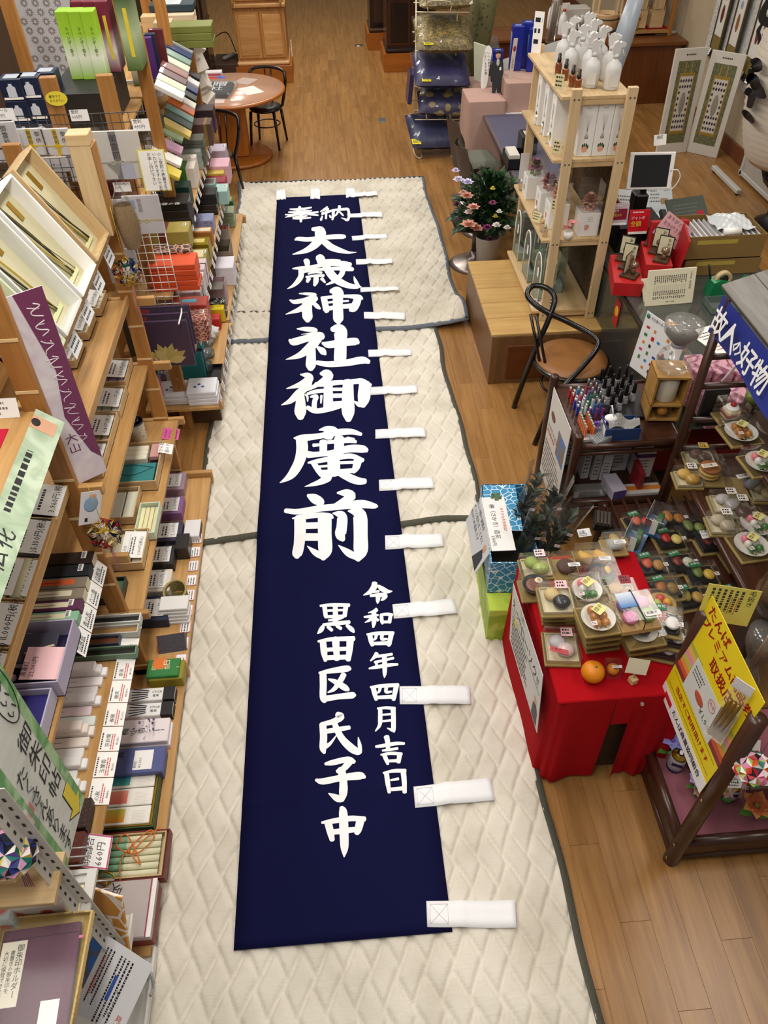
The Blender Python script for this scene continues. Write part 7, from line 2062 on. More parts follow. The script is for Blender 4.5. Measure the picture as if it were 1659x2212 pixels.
for k,(x,y)in enumerate(((2.6,4.2),(2.7,4.7),(2.75,5.2))):
 carton('grey boxed article inside the glass counter, %s'%('nearest','middle','farthest')[k],0,0,.455,.2,.25,.08,('#6a6a60','#8a8a80','#54564c')[k],F=FB,at=(x,y),name='display_box')
ZC=zt+.0085
rs=thing('red_stand','red two-step display stand on the glass counter','stand',T(2.17,4.92,ZC,0,0,-.22))
M().box(-.11,0,.05,.20,.42,.10,c=.003).build('lower_step',mat('#b8171c',.5),rs)
M().box(.08,.06,.10,.18,.36,.20,c=.003).build('upper_step',mat('#b8171c',.5),rs)
M().box(.20,.10,.19,.012,.40,.40,c=.003,X=T(0,0,0,0,.12)).build('back_board',mat('#b0161b',.5),rs)
def figcard(lab,dx,dy,z,txt,back=False):
 X=T(2.17,4.92,ZC,0,0,-.22)@T(dx,dy,z,0,0,-.35 if not back else 1.1)@Matrix.Scale(1.32,4)
 t=thing('bell_figure',lab,'figurine',X,'small figures with greeting cards')
 M().box(0,0,.008,.075,.085,.016,c=.002).build('wooden_base',mat('#4a2f1a',.5),t)
 M().box(0,.025,.07,.075,.004,.105).build('card_frame',M_INK,t)
 M().box(0,.0225,.07,.066,.001,.095).build('card',mat('#d9d3b0',.6),t)
 mb=M();lay(mb,txt,.022,(.006,.0215,.112),(1,0,0),(0,0,1),0,True);mb.build('lettering',M_INK,t)
 M().lathe([(.006,.016),(.012,.02),(.012,.036),(.008,.045)],12,X=T(.01,-.012,0)).build('body',mat('#8d6a52',.2,.5),t)
 M().ball(.022,0,T(.01,-.012,.062),12,8,(1,1,.85)).build('head',mat('#8f7464',.15,.6,coat=.6),t)
figcard('small bell figure with a greeting card, front step, farthest',-.12,.14,.10,'ありがとう')
figcard('small bell figure with a greeting card, front step, middle',-.11,.02,.10,'ありがとう')
figcard('small bell figure with its card turned away, front step, nearest',-.10,-.11,.10,'あり',True)
figcard('small bell figure with a greeting card, rear step, farthest',.06,.19,.20,'おかげさま')
figcard('small bell figure with a greeting card, rear step, middle',.08,.07,.20,'おかげさま')
figcard('small bell figure with a greeting card, rear step, nearest',.10,-.05,.20,'おかげさま')
def FS(x,y,z,lean=0.0,yaw=0.0):
 """frame of a sheet that stands up: x to the reader's right, y up, z towards the reader"""
 return T(x,y,z,0,0,yaw)@Euler((PI/2-lean,0,0)).to_matrix().to_4x4()
t=thing('red_envelope','tall red display panel with a pink handwritten note','panel',FS(2.36,5.02,ZC,.2,.0))
M().box(0,.19,0,.27,.38,.05,c=.006).build('body',mat('#a8141a',.6),t)
nt_=M().box(0,0,0,.24,.17,.002).build('pink_note',mat('#e3b0b4',.6),t,T(.02,.31,.034,0,0,-.6))
mb=M();lay(mb,'ありがとう！\nおかげさま！',.034,(-.105,.075,.0014),(1,0,0),(0,1,0));prints(mb,-.08,-.03,.16,3,.02,.0016,.008,0,6);mb.build('lettering',mat('#5a3a4a',.6),nt_)
t=thing('calendar_board','cream easel board printed with a table of anniversaries on the glass counter','board',FS(2.27,4.60,ZC,.28,.06))
M().box(0,.12,0,.34,.24,.012,c=.003).build('front_board',mat('#ddd6bc',.5,var=.03),t)
M().box(0,.10,-.05,.30,.21,.008,X=T(0,0,0,-.5)).build('easel_back',mat('#c9c2a8',.5),t)
mb=M()
for k in range(16):
 x=.10-k*.0145
 prints(mb,x,.20,.055,1,.01,.0066,.0075,0,k,True)
 mb.box(x,.118,.0066,.0008,.035,.0004)
 prints(mb,x,.098,.035,1,.01,.0066,.0075,0,k+30,True)
 prints(mb,x,.06,.018,1,.01,.0066,.0075,0,k+60,True)
lay(mb,'令和四年',.013,(.128,.215,.0066),(1,0,0),(0,1,0),0,True)
lay(mb,'年回表',.018,(.125,.155,.0066),(1,0,0),(0,1,0),0,True,1.1)
lay(mb,'仏壇の大仏堂',.011,(-.03,.028,.0066),(1,0,0),(0,1,0))
mb.build('lettering',mat('#4a453c',.6),t)
t=thing('tablet','white tablet computer on a black stand at the back of the glass counter','tablet',FS(2.33,5.52,1.315,.25,-.06))
M().box(0,.12,0,.33,.25,.012,c=.005).build('case',M_WHITE,t)
M().box(0,.12,.0066,.265,.215,.001).build('screen',mat('#0c0c0e',.08,coat=.6,var=.0),t)
M().ball(.009,0,T(.148,.12,.006),10,6,(1,1,.1)).build('home_button',mat('#c9c9c9',.4),t)
M().tube(smooth_path([(.165,.125,0),(.20,.12,.0),(.225,.07,-.01),(.19,.0,-.02),(.13,-.02,-.03)],5),.004,6).build('charging_cable',M_WHITE,t)
M().box(.0,.02,-.10,.05,.25,.04,c=.008,X=T(0,0,0,.25)).build('stand_arm',M_BLACK,t)
t=thing('register','black cash register block with keys under the tablet','register',T(2.30,5.55,ZC))
M().box(0,0,.10,.36,.34,.20,c=.01).build('body',M_BLACK,t)
M().box(0,.02,.28,.10,.12,.2,c=.01).build('neck',M_BLACK,t)
M().box(.18,-.04,.24,.05,.24,.04,c=.01,X=T(0,0,0,.4)).build('side_reader',mat('#1d2024',.4),t)
M().box(-.17,0,.27,.02,.2,.14,c=.004).build('red_side_panel',mat('#7a1a1e',.5),t)
def pay_sign(lab,x,y,z,w,h,c,c2,big,small,yaw=0.0):
 t=thing('payment_sign',lab,'sign',FS(x,y,z,.2,yaw))
 M().box(0,h/2,0,w,h,.004,c=.001).build('board',mat(c,.4,var=.03),t)
 M().box(0,h*.5,.0024,w*.86,h*.5,.001).build('field',mat(c2,.4),t)
 M().box(0,h*.06,.0024,w*.9,h*.10,.001).build('white_strip',M_PAPER,t)
 mb=M();n=len(big)
 lay(mb,big,min(w*.8/n,h*.24),(-w*.40,h*.55,.003),(1,0,0),(0,1,0),1,False,.95)
 lay(mb,small,min(w*.8/len(small),h*.15),(-w*.40,h*.74,.003),(1,0,0),(0,1,0),2)
 prints(mb,-w*.35,h*.90,w*.7,1,.01,.003,h*.05,2,4)
 mb.build('lettering',[M_INK,mat('#e9d23a',.5),M_PAPER],t)
 return t
pay_sign('dark red and purple cashback sign reading 20 percent on the counter edge',2.055,5.28,1.16,.155,.15,'#c9b9c0','#8a1434','全額20%','超還元')
pay_sign('bright red lottery sign with a white base hanging under the tablet',2.21,5.25,1.10,.15,.17,'#d01a26','#c01020','全額','ジャンボ')
def crate(lab,x0,x1,y0,y1,z,h,open_=False):
 t=thing('cardboard_box',lab,'box',T((x0+x1)/2,(y0+y1)/2,z))
 w,d=x1-x0,y1-y0
 m=mat('#8a6e42',.8,var=.05)
 if open_:
  M().tray(0,0,0,w,d,h,.006,0,0).build('body',m,t)
  for k in range(14):
   M().box(-w*.42+k*w*.065,-.02,h*.60,.012,d*.8,h*.7,c=.002).build('envelope',mat(('#d9d6d6','#c9c6c8','#e3e1e0')[k%3],.6),t)
  def film(u,v):
   return(-w*.1+u*w*.52,-d*.35+v*d*.7,h+.02+.03*math.sin(u*4)*math.sin(v*3.1)+.01*math.sin(u*15+v*9))
  M().grid(film,12,10,smooth=False).build('plastic_sheet',mat('#c9cdd0',.3),t)
  M().lathe([(.025,-.06),(.025,.06)],14,X=T(w*.08,-d*.38,h+.01,0,PI/2,0)).build('paper_roll',M_PAPER,t)
 else:
  M().box(0,0,h/2,w,d,h,c=.003).build('body',m,t)
 M().box(-w*.1,-d/2-.001,h*.75,w*.5,.001,.03).build('tape',mat('#b9a24a',.4),t)
 return t
crate('lower cardboard box on the back of the glass counter',2.50,3.06,4.98,5.32,ZC,.12)
crate('open cardboard box of envelopes on top of the other cardboard box',2.46,3.04,4.98,5.34,ZC+.122,.17,True)
tape_disp('green tape dispenser at the back of the glass counter',T(2.72,4.72,ZC,0,0,.1)@Matrix.Scale(1.25,4),'#157a4c')
t=thing('clear_tray','see-through green tinted tray beside the tape dispenser','tray',T(2.62,4.52,ZC))
M().tray(0,0,0,.22,.16,.05,.004).build('body',clear('#a9cfc0',.15,.12),t)
for k,(x,y,w,d,lab)in enumerate(((2.46,5.72,.3,.2,'white document sheets with a red edge behind the tablet'),(2.72,5.82,.32,.22,'grey document folder behind the tablet'),(2.62,5.55,.26,.18,'white printed sheets beside the tablet'))):
 t=thing('document_stack',lab,'documents',T(x,y,ZC+.0,.25,0,.2*k-.2))
 for j in range(3):
  M().box(.01*j,.01*j,.012+.01*j,w,d,.006,X=T(0,0,0,0,0,.1*j)).build('sheet',mat(('#cfcfd0','#b01c2a','#d9d9da')[j]if k==0 else('#5a6256','#8a8f88','#d6d6d4')[j],.5),t)
t=thing('hanging_tag','white handwritten price slip beside the tablet','tag',FS(2.38,5.62,1.62,.3,.2))
M().box(0,0,0,.10,.07,.002).build('card',M_PAPER,t)
mb=M();lay(mb,'領収',.026,(-.03,.03,.0014),(1,0,0),(0,1,0));mb.build('lettering',M_INK,t)
t=thing('payment_sign','large white cashless payment board covered with small coloured logos','sign',FS(1.985,4.03,.70,.10,-PI/2+.38))
M().box(0,.19,0,.36,.40,.004,c=.001).build('board',mat('#dedee0',.35,var=.02),t)
rr=random.Random(12)
logo=['#b02028','#2a4a9a','#d07a28','#3a7a3a','#8a8a90','#c03a7a','#2a8ab0','#1d1d22']
for i in range(5):
 for j in range(6):
  if rr.random()<.15:continue
  M().box(-.13+i*.06+rr.uniform(-.006,.006),.30-j*.052,.0028,rr.uniform(.018,.034),rr.uniform(.014,.028),.001,c=.0004).build('logo_print',mat(logo[rr.randint(0,7)],.5),t)
mb=M();lay(mb,'大仏堂のキャッシュレス',.022,(-.13,.375,.0028),(1,0,0),(0,1,0));mb.build('lettering',M_INK,t)
M().lathe([(.016,0),(.016,.001)],16,X=T(-.155,.365,.0024)).build('green_emblem',mat('#2a7a5a',.5),t)
t=thing('red_sticker','red leaflet with a yellow disc hanging inside the counter glass','leaflet',FS(2.008,4.82,.63,.0,-PI/2))
M().box(0,.09,0,.10,.20,.002).build('sheet',mat('#b5191f',.5),t)
M().ball(.036,0,T(0,.10,.001),12,6,(1,1.1,.06)).build('yellow_disc',mat('#d9b02a',.5),t)
t=thing('mascot_sticker','small orange and white rounded sticker on the counter glass','sticker',T(2.20,4.36,ZC))
for k,c in enumerate(('#d98a2a','#dca24a','#d9d6d0')):
 M().ball(.035,0,T(.03*k,-.04*k,.001),12,6,(1,.9,.05)).build('blob',mat(c,.5),t)
t=thing('paper_sheet','white payment instruction sheet lying on the counter glass','paper',T(2.46,4.10,ZC,0,0,.35))
M().box(0,0,.001,.26,.40,.001).build('sheet',M_PAPER,t)
mb=M();prints(mb,-.10,.14,.18,3,.03,.0018,.012,0,2);prints(mb,-.10,-.02,.12,2,.03,.0018,.010,1,7);mb.build('lettering',[mat('#5a5a5e',.6),M_RED],t)
t=thing('wooden_stand','wooden cube stand with an open front holding a candle','stand',T(1.89,3.58,.772,0,0,-.12))
mw_=wood('#b58a4a','#9a7034','X',.45)
for z in(.008,.11,.30):
 M().box(0,0,z,.19,.18,.016,c=.002).build('shelf',mw_,t)
for s in(-1,1):
 M().box(s*.088,0,.155,.014,.18,.30,c=.002).build('side',mw_,t)
M().box(0,.085,.155,.19,.012,.30).build('back',mw_,t)
t2=thing('pillar_candle','thick cream pillar candle inside the wooden stand','candle',T(1.89,3.57,.892))
M().lathe([(.0001,0),(.06,0),(.062,.005),(.062,.17),(.0001,.175)],24).build('wax',mat('#cfc6b2',.4),t2)
t2=thing('fruit_candle','boxed orange fruit candle in the lower compartment of the wooden stand','candle',T(1.88,3.53,.790))
M().ball(.032,0,T(0,0,.034),14,10,(1,1,.9)).build('fruit',mat('#d08a1c',.4),t2)
M().box(0,0,.038,.075,.075,.076,c=.002).build('clear_box',M_CLEAR,t2)
t=thing('bead_dispenser','clear plastic two-bulb dispenser with silver beads on the wooden stand','dispenser',T(1.89,3.58,1.083))
cl_=clear('#ffffff',.10,.06)
M().lathe([(.075,0),(.095,.02),(.10,.06),(.085,.10),(.05,.135),(.038,.15)],28).build('lower_bulb',cl_,t)
M().lathe([(.036,.15),(.042,.152),(.042,.17),(.036,.172)],24).build('collar',mat('#a9a4b4',.3),t)
M().lathe([(.038,.172),(.07,.20),(.098,.235),(.10,.27),(.102,.28)],28).build('upper_bowl',cl_,t)
M().lathe([(.106,.278),(.106,.30),(.09,.305),(.05,.308),(.0001,.310)],28).build('lid',cl_,t)
M().lathe([(.036,.176),(.066,.20),(.088,.228),(.0001,.236)],24).build('beads',mat('#8d8984',.35,.5,bump=1.0,bscale=350),t)
M_PK=cellular('#8a4a66','#d9a3b2',9,.5,'NOISE',.38,.5)
for row,(x,y,n)in enumerate(((2.12,3.72,5),(2.24,3.70,5),(2.36,3.68,5),(2.16,3.50,4),(2.28,3.48,4))):
 for k in range(n):
  carton('pink plum-print carton, pile %s, %s from the bottom'%(('one','two','three','four','five')[row],('first','second','third','fourth','fifth')[k]),0,0,.762+k*.05,.11,.19,.049,M_PK if k==n-1 else '#b98494',F=FB,at=(x,y),group='pink cartons behind the dark shelf',name='incense_box')
  # dark wood shelves
def rail(mb_parent,a,b,r,name='rail',m=None):
 return M().tube([a,b],r,10).build(name,m or M_DARKWX,mb_parent)
d1=thing('dark_shelf','dark wood shelf unit holding lighters on top and cartons below','shelf')
xa,xb,ya,yb=1.33,1.95,3.33,3.92
for x in(xa,xb):
 for y in(ya,yb):
  if(x,y)==(xb,yb):zz=.80
  M().lathe([(.028,0),(.028,.83),(.024,.838),(.0001,.84)],16,X=T(x,y,0)).build('post',M_DARKW,d1)
for z in(.745,.30):
 M().box((xa+xb)/2,(ya+yb)/2,z,xb-xa,yb-ya,.018).build('deck',M_DARKWX,d1)
 for y in(ya,yb):
  rail(d1,(xa,y,z),(xb,y,z),.020)
  rail(d1,(xa,y,z-.05),(xb,y,z-.05),.014)
 for x in(xa,xb):
  rail(d1,(x,ya,z),(x,yb,z),.016,'rail',M_DARKWY)
po=thing('poster','white printed poster with a photo on the aisle side of the dark shelf','poster',FS(1.285,3.56,.20,.0,-PI/2))
M().box(0,.33,0,.42,.66,.003).build('sheet',mat('#cfccc9',.4,var=.03),po)
M().box(.10,.42,.0022,.16,.18,.001).build('photo',cellular('#3f6fb5','#7a6a56',12,.5,'NOISE',.42,.55),po)
M().ball(.05,0,T(-.12,.5,.002),12,6,(1,.6,.04)).build('emblem',mat('#6a3a2a',.5),po)
mb=M();lay(mb,'お守りのお清め',.038,(-.19,.42,.002),(1,0,0),(0,1,0));prints(mb,-.19,.28,.36,8,.03,.0022,.012,0,3);mb.build('lettering',mat('#4a4448',.6),po)
mb=M();prints(mb,-.19,.36,.2,1,.03,.0022,.022,0,9);mb.build('red_lettering',mat('#c05a3a',.6),po)
ZD=.7545
lt0=None
def lighter(lab,x,y,c,cap='#d8d8d4'):
 t=thing('lighter',lab,'lighter',T(x,y,ZD),'disposable lighters')
 M().box(0,0,.033,.013,.024,.066,c=.004).build('tank',mat(c,.25,coat=.4),t)
 M().box(0,0,.070,.012,.022,.010,c=.002).build('hood',M_STEEL,t)
 M().box(0,-.006,.077,.009,.008,.006,c=.001).build('button',mat(cap,.4),t)
cols=['#c01a24','#c01a24','#c01a24','#dcdcdc','#1f2a9a','#1f2a9a','#1f2a9a','#7ac09a','#2a8ac0','#3aa0d0','#d9407a','#e3e1e6','#e9e9ec','#1f9a5a','#e6e6ea','#7a4ab0']
nn=('first','second','third','fourth','fifth','sixth','seventh','eighth')
for r_ in range(2):
 for k in range(8):
  lighter('coloured lighter in the %s back row, %s along'%(('left','right')[r_],nn[k]),1.40+r_*.05+.016*(k%2),3.80-.03*k,cols[r_*8+k])
for r_ in range(2):
 for k in range(6):
  lighter('orange lighter in the %s front row, %s along'%(('left','right')[r_],nn[k]),1.395+r_*.045,3.545-.027*k,'#d0621c',('#d88a3a','#8fbf8a','#4a8ac0','#d98a8a','#9ab06a','#cf7a2a')[k])
for k in range(12):
 t=thing('gas_lighter','slim chrome-topped gas lighter in the clear stand, %s'%('first','second','third','fourth','fifth','sixth','seventh','eighth','ninth','tenth','eleventh','twelfth')[k],'lighter',T(1.505+.035*(k//6),3.80-.045*(k%6),ZD),'chrome-topped gas lighters')
 M().box(0,0,.04,.016,.022,.08,c=.004).build('body',mat(('#9a2a3a','#6a5a9a','#2a7a5a','#c9c9d0','#3a6ab0','#8a3a7a')[k%6],.25,coat=.4),t)
 M().lathe([(.007,.08),(.006,.13),(.0001,.132)],10).build('nozzle',M_STEEL,t)
for k in range(14):
 x,y=1.60+.055*(k%4),3.86-.085*(k//4)+.02*(k%2)
 t=thing('cologne_bottle','black-capped bottle with a silver label, row %s, %s from the left'%(nn[k//4],nn[k%4]),'bottle',T(x,y,ZD),'black-capped bottles')
 M().lathe([(.0001,0),(.018,0),(.018,.065),(.013,.075)],12).build('bottle',mat('#8a878c' if k%3 else '#2a2a2e',.4),t)
 M().lathe([(.013,.072),(.009,.14),(.008,.16),(.0001,.161)],12).build('cap',M_BLACK,t)
 M().box(0,-.018,.035,.022,.002,.045).build('label',mat('#b5b2b6',.5),t)
t=thing('bottle_rack','black rack with round holes holding the bottles','rack',T(1.70,3.74,ZD))
M().box(0,0,.012,.27,.40,.022,c=.003).build('tray',M_BLACK,t)
t=thing('clear_holder','clear stepped plastic holder with purple lighters at the front of the dark shelf','holder',T(1.49,3.44,ZD))
M().box(0,0,.03,.10,.07,.06,c=.003).build('body',M_CLEAR2,t)
for k in range(5):
 M().box(-.036+k*.018,0,.045,.013,.022,.08,c=.003).build('lighter_insert',mat(('#5a2a8a','#7a3ab0','#8a8a90','#c9c9d6','#4a2a7a')[k],.3,coat=.3),t)
t=thing('clear_steps','empty clear ribbed plastic steps at the front edge of the dark shelf','holder',T(1.475,3.37,ZD,0,0,.35))
for k in range(8):
 M().box(-.045+k*.013,0,.012+.001*k,.010,.075,.024+.002*k,c=.001).build('step',clear('#f0f2f4',.16,.25),t)
t=thing('coin_tray','small printed card tray under the orange lighters','tray',T(1.39,3.385,ZD,0,0,.1))
M().tray(0,0,0,.08,.05,.02,.003).build('body',mat('#b9b2b4',.5),t)
t=thing('blue_box','blue open box with folded silver cloth and a white spoon','box',T(1.60,3.42,ZD,0,0,-.06))
M().tray(0,0,0,.20,.13,.085,.005,0,1).build('body',[mat('#1f3a6e',.5),mat('#d6d6da',.6)],t)
M().box(-.101,0,.045,.001,.10,.06).build('label',M_PAPER,t)
def cloth(u,v):
 return(-.08+u*.17,-.05+v*.10,.075+.035*math.sin(u*7+2*v)*math.sin(v*4+.5)+.02*u)
M().grid(cloth,12,8,smooth=False).build('silver_cloth',mat('#8f8c8a',.5),t)
M().ball(.04,0,T(-.05,.04,.085),12,8,(1,.8,.5)).build('white_scoop',M_WHITE,t)
M().tube([(-.04,.03,.10),(-.06,.05,.17)],.004,6).build('scoop_handle',M_WHITE,t)
ZL=.3095
for k,(x,y,w,d,h,c,lab)in enumerate(((1.43,3.72,.11,.10,.24,'#c9c9cc','white and blue product carton'),(1.50,3.58,.05,.10,.26,'#c4c0c2','slim grey blister carton at the left'),(1.56,3.56,.05,.10,.24,'#b9b5b8','second slim grey blister carton'),(1.62,3.52,.06,.03,.20,'#d3d1d4','white lighter-picture carton'),(1.60,3.84,.3,.06,.24,'#d6d4d6','row of white cartons at the back'),(1.70,3.60,.17,.03,.22,'#d0d0d0','white card with barcode standing'),(1.70,3.66,.19,.08,.24,'#1a5a3a','dark green carton behind the white card'),(1.86,3.62,.12,.22,.20,'#cfcdd2','white and purple carton at the right'),(1.80,3.44,.03,.14,.16,'#9a2430','narrow red carton edge'))):
 t=carton(lab+' on the lower deck of the dark shelf',0,0,ZL,w,d,h,c,F=FB,at=(x,y),name='product_carton')
 if k in(0,4,7):
  M().box(0,0,h-.02,w+.002,d+.002,.03).build('colour_band',mat(('#2a2a6a','','','','#4a4a50','','','#4a2a6a')[k],.5),t)
 mb=M();prints(mb,-w*.35,h*.7,w*.7,5,h*.12,0,h*.04,0,k);mb.build('lettering',mat('#4a4a50',.6),t,T(0,-d/2-.0008,0,PI/2))
 if k==5:barcode(t,T(0,-d/2-.0006,.035,PI/2),.06,.03)
t=thing('clear_case','long clear plastic case with a red and white label on the lower deck','case',T(1.48,3.39,ZL))
M().box(0,0,.03,.22,.07,.06,c=.006).build('case',M_CLEAR2,t)
M().box(-.08,-.036,.03,.03,.001,.05).build('label',mat('#c9b0b0',.5),t)
M().box(-.09,0,.03,.03,.06,.05).build('green_insert',mat('#3f5a34',.6),t)
carton('small violet and white carton beside the clear case',0,0,ZL,.09,.16,.08,'#c6bfd0',F=FB,at=(1.645,3.40),end='#5a4a8a',yaw=.15,name='product_carton')
carton('flat white and orange packet at the right of the lower deck',0,0,ZL,.24,.09,.03,'#d0c9c4',F=FB,at=(1.82,3.385),band=('#d07a1c',0,.4),name='product_carton')
d2=thing('dark_shelf','tall dark wood rack of boxed sweet-shaped candles under a roof sign','shelf')
for(x,y,h_)in((1.85,3.18,1.66),(2.45,3.18,1.66),(2.45,2.10,1.30),(1.86,2.06,.80)):
 M().lathe([(.024,0),(.024,h_),(.0001,h_+.002)],14,X=T(x,y,0)).build('post',M_DARKW,d2)
for z in(1.42,1.24,1.02,.82):
 rail(d2,(1.85,3.18,z),(2.45,3.18,z),.016)
for z,xs in((.755,1.85),(1.05,2.05),(.40,1.50)):
 M().box((xs+2.5)/2 if xs>1.6 else 1.85,2.62,z,2.5-xs if xs>1.6 else.75,1.12,.016).build('deck',M_DARKWY,d2)
 rail(d2,(xs,2.04,z),(xs,3.2,z),.020,'rail',M_DARKWY)
 if z>.5:rail(d2,(xs+.05,2.04,z-.035),(xs+.05,3.2,z-.035),.014,'rail',M_DARKWY)
for x in(1.52,1.86):
 for y in(2.06,3.18):
  if x<1.6:M().lathe([(.022,0),(.022,.42),(.0001,.422)],12,X=T(x,y,0)).build('post',M_DARKW,d2)
for k in range(9):
 M().box(1.55+k*.075,3.05,.43,.012,.30,.012).build('slat',M_DARKWY,d2)
sg=thing('roof_sign','shop sign with grey plank roof and blue cloth reading in white brush letters','sign')
M().box(0,0,0,.62,1.15,.02,c=.003,X=T(2.14,2.68,1.86,0,-.32,0)).build('roof_base',mat('#3a342e',.6),sg)
for k in range(4):
 M().box(-.235+k*.155,0,.014,.152,1.14,.012,c=.002,X=T(2.14,2.68,1.86,0,-.32,0)).build('roof_plank',wood('#8b8682','#6a645e','Y',.6),sg)
def vl(u,v):
 return(1.855+.015*math.sin(u*8)*(1-v)-.02*(1-v),3.23-u*1.15,1.54+v*.20)
M().grid(vl,40,6).build('blue_cloth',mat('#1b2c86',.6,var=.06),sg)
mb=M()
for k,ch in enumerate('故人の好物'):
 for(dx,dy)in((0,0),(.02,0),(.01,.02),(.01,-.02),(-.01,.0)):
  lay(mb,ch,.14 if ch!='の' else.09,(1.826,3.19-(0,.125,.235,.32,.455)[k]-dx*.14,1.72+dy*.14-(.03 if ch=='の' else 0)),(0,-1,0),(.10,0,1),0,False,1,.003+.0004*abs(dx*50))
mb.build('lettering',M_COTTON,sg)
M().tube([(1.86,3.18,1.6),(1.86,3.18,1.78)],.012,8).build('strut',M_DARKW,sg)
t=thing('chopstick_pen','white plastic rod leaning on the dark rack in front of the pink cartons','rod',T(1.98,3.20,1.25,-.1,.55,0))
M().cyl(.006,0,.22,8).build('rod',M_WHITE,t)
M_KRAFT=mat('#9a8452',.75,var=.05)
M_TRAYW=mat('#d6d2c8',.45)
def pack(lab,X,w,d,h,base=None,cover=True,name='food_candle',group=None,bh=.012):
 t=thing(name,lab,'candle',X,group)
 M().box(0,0,bh/2,w,d,bh,c=.002).build('tray',base or M_KRAFT,t)
 if cover:
  M().box(0,0,bh+h/2,w*.97,d*.97,h,c=.006).build('clear_lid',M_CLEAR,t)
 return t
def stick_label(t,x,y,z,w,h,c,txt='',rz=0.0,tc=None):
 o=M().box(0,0,0,w,h,.0012).build('label',mat(c,.5,var=.03),t,T(x,y,z,0,0,rz))
 mb=M()
 if txt:lay(mb,txt,min(h*.6,w*.85/len(txt)),(-w*.42,h*.36,.001),(1,0,0),(0,1,0))
 else:prints(mb,-w*.4,h*.22,w*.8,2,h*.4,.0012,h*.2,0,3)
 mb.build('lettering',[mat(tc,.5)if tc else M_INK],o)
def dish(t,r,z=.012,c=None):
 M().lathe([(.0001,z),(r*.6,z),(r,z+.022),(r*.97,z+.022),(r*.6,z+.004),(.0001,z+.004)],28).build('dish',c or M_TRAYW,t)
def dango(lab,X,cols,w=.135,group=None):
 t=pack(lab,X,w,w,.055,group=group)
 dish(t,w*.46)
 for i in range(2):
  for k in range(3):
   M().ball(.017,0,T(-.016+i*.034,.032-k*.031,.036),12,8).build('dumpling',mat(cols[k],.3,coat=.4),t)
  M().tube([(-.016+i*.034,.03,.034),(-.016+i*.034,-.058,.034)],.0025,6).build('skewer',mat('#d9c28a',.5),t)
 stick_label(t,0,.01,.0685,.045,.040,'#e0d68a','団子',.6)
 stick_label(t,-.04,-.05,.0685,.02,.018,'#e6d0d4')
 return t
def mochi(lab,X,c1,c2,w=.135,d=.15,group=None,tray='#cfc4a4',lbl='#e6c4c8',txt=''):
 t=pack(lab,X,w,d,.05,group=group)
 M().tray(0,0,.012,w*.86,d*.82,.014,.003).build('inner_tray',mat(tray,.45),t)
 M().ball(.034,0,T(-.015,.02,.034),14,8,(1,.9,.6)).build('sweet',mat(c1,.5),t)
 M().ball(.036,0,T(.014,-.02,.036),14,8,(1,.9,.65)).build('sweet',mat(c2,.35,coat=.3),t)
 stick_label(t,.02,.045,.0635,.045,.04,lbl,txt)
 return t
PK,WH,GR='#e0788c','#e3ded6','#3f7a34'
BR='#b5731f'
ZR=.695
ZQ,ZU,ZV=.4085,.7635,1.0585
rd=thing('draped_table','table draped in red felt with food-shaped candles on it','table',T(0,0,0))
RX0,RX1,RY0,RY1=.845,1.44,1.72,2.56
mred=mat('#a50a15',.95,var=.05,bump=.15,bscale=200)
M().box((RX0+RX1)/2,(RY0+RY1)/2,.685,RX1-RX0,RY1-RY0,.014,c=.006).build('felt_top',mred,rd)
def sk(path,u,v,ph):
 n=len(path)-1
 s=u*n;i=min(n-1,int(s));f=s-i
 a,b=Vector(path[i]),Vector(path[i+1])
 p=a*(1-f)+b*f
 d=(b-a).normalized();nrm=Vector((-d.y,d.x))*-1
 off=v*(.018+.012*math.sin(u*11+ph)+.006*math.sin(u*27+ph))
 p=p+nrm*off
 return(p.x,p.y,.688-v*.665)
pl_=[(RX0,RY1),(RX0,RY0+.06),(RX0+.02,RY0+.015),(RX0+.06,RY0),(RX0+.26,RY0)]
M().grid(lambda u,v:sk(pl_,u,v,.4),60,14).build('felt_skirt',mred,rd)
pr_=[(RX0+.34,RY0),(RX1,RY0)]
M().grid(lambda u,v:sk(pr_,u,v,2.0),24,14).build('felt_skirt',mred,rd)
M().grid(lambda u,v:(RX0+.26+u*.08,RY0-.012*v,.688-v*.19),6,4).build('felt_flap',mred,rd)
M().box(RX0+.30,RY0+.10,.33,.30,.12,.62).build('inner_cabinet',mat('#3a2413',.6),rd)
for q in((RX0+.37,RY0-.012,.655),):
 M().ball(.010,0,T(*q),8,6).build('clear_pin',M_CLEAR2,rd)
sgn=thing('table_sign','long white hand-lettered sign hanging on the aisle side of the red table','sign',FS(.80,2.06,.32,-.02,-PI/2)@Matrix.Rotation(.17,4,'Z'))
M().box(0,.20,0,.62,.38,.003,c=.001).build('board',mat('#cfcdcb',.4,var=.02),sgn)
mb=M();lay(mb,'えっ!?',.075,(-.29,.335,.002),(1,0,0),(0,1,0));lay(mb,'ローソク!!',.082,(-.10,.325,.002),(1,0,0),(0,1,0));lay(mb,'これ',.045,(-.13,.385,.002),(1,0,0),(0,1,0));mb.box(0,.24,.002,.58,.003,.0006);prints(mb,-.27,.21,.36,7,.028,.0022,.013,0,5);mb.build('lettering',M_INK,sgn)
M().ball(.028,0,T(-.2,.22,.002),10,6,(1,1.0,.05)).build('yellow_mark',mat('#dcd23a',.5),sgn)
M().prism([(.19,.02),(.28,.02),(.285,.11),(.26,.14),(.21,.12)],.0018,.0026).build('person_print',mat('#2a2d33',.5),sgn)
M().ball(.022,0,T(.24,.155,.002),10,6,(1,1.2,.06)).build('face_print',mat('#cfa183',.5),sgn)
for k,(px,py,f)in enumerate([]):pass
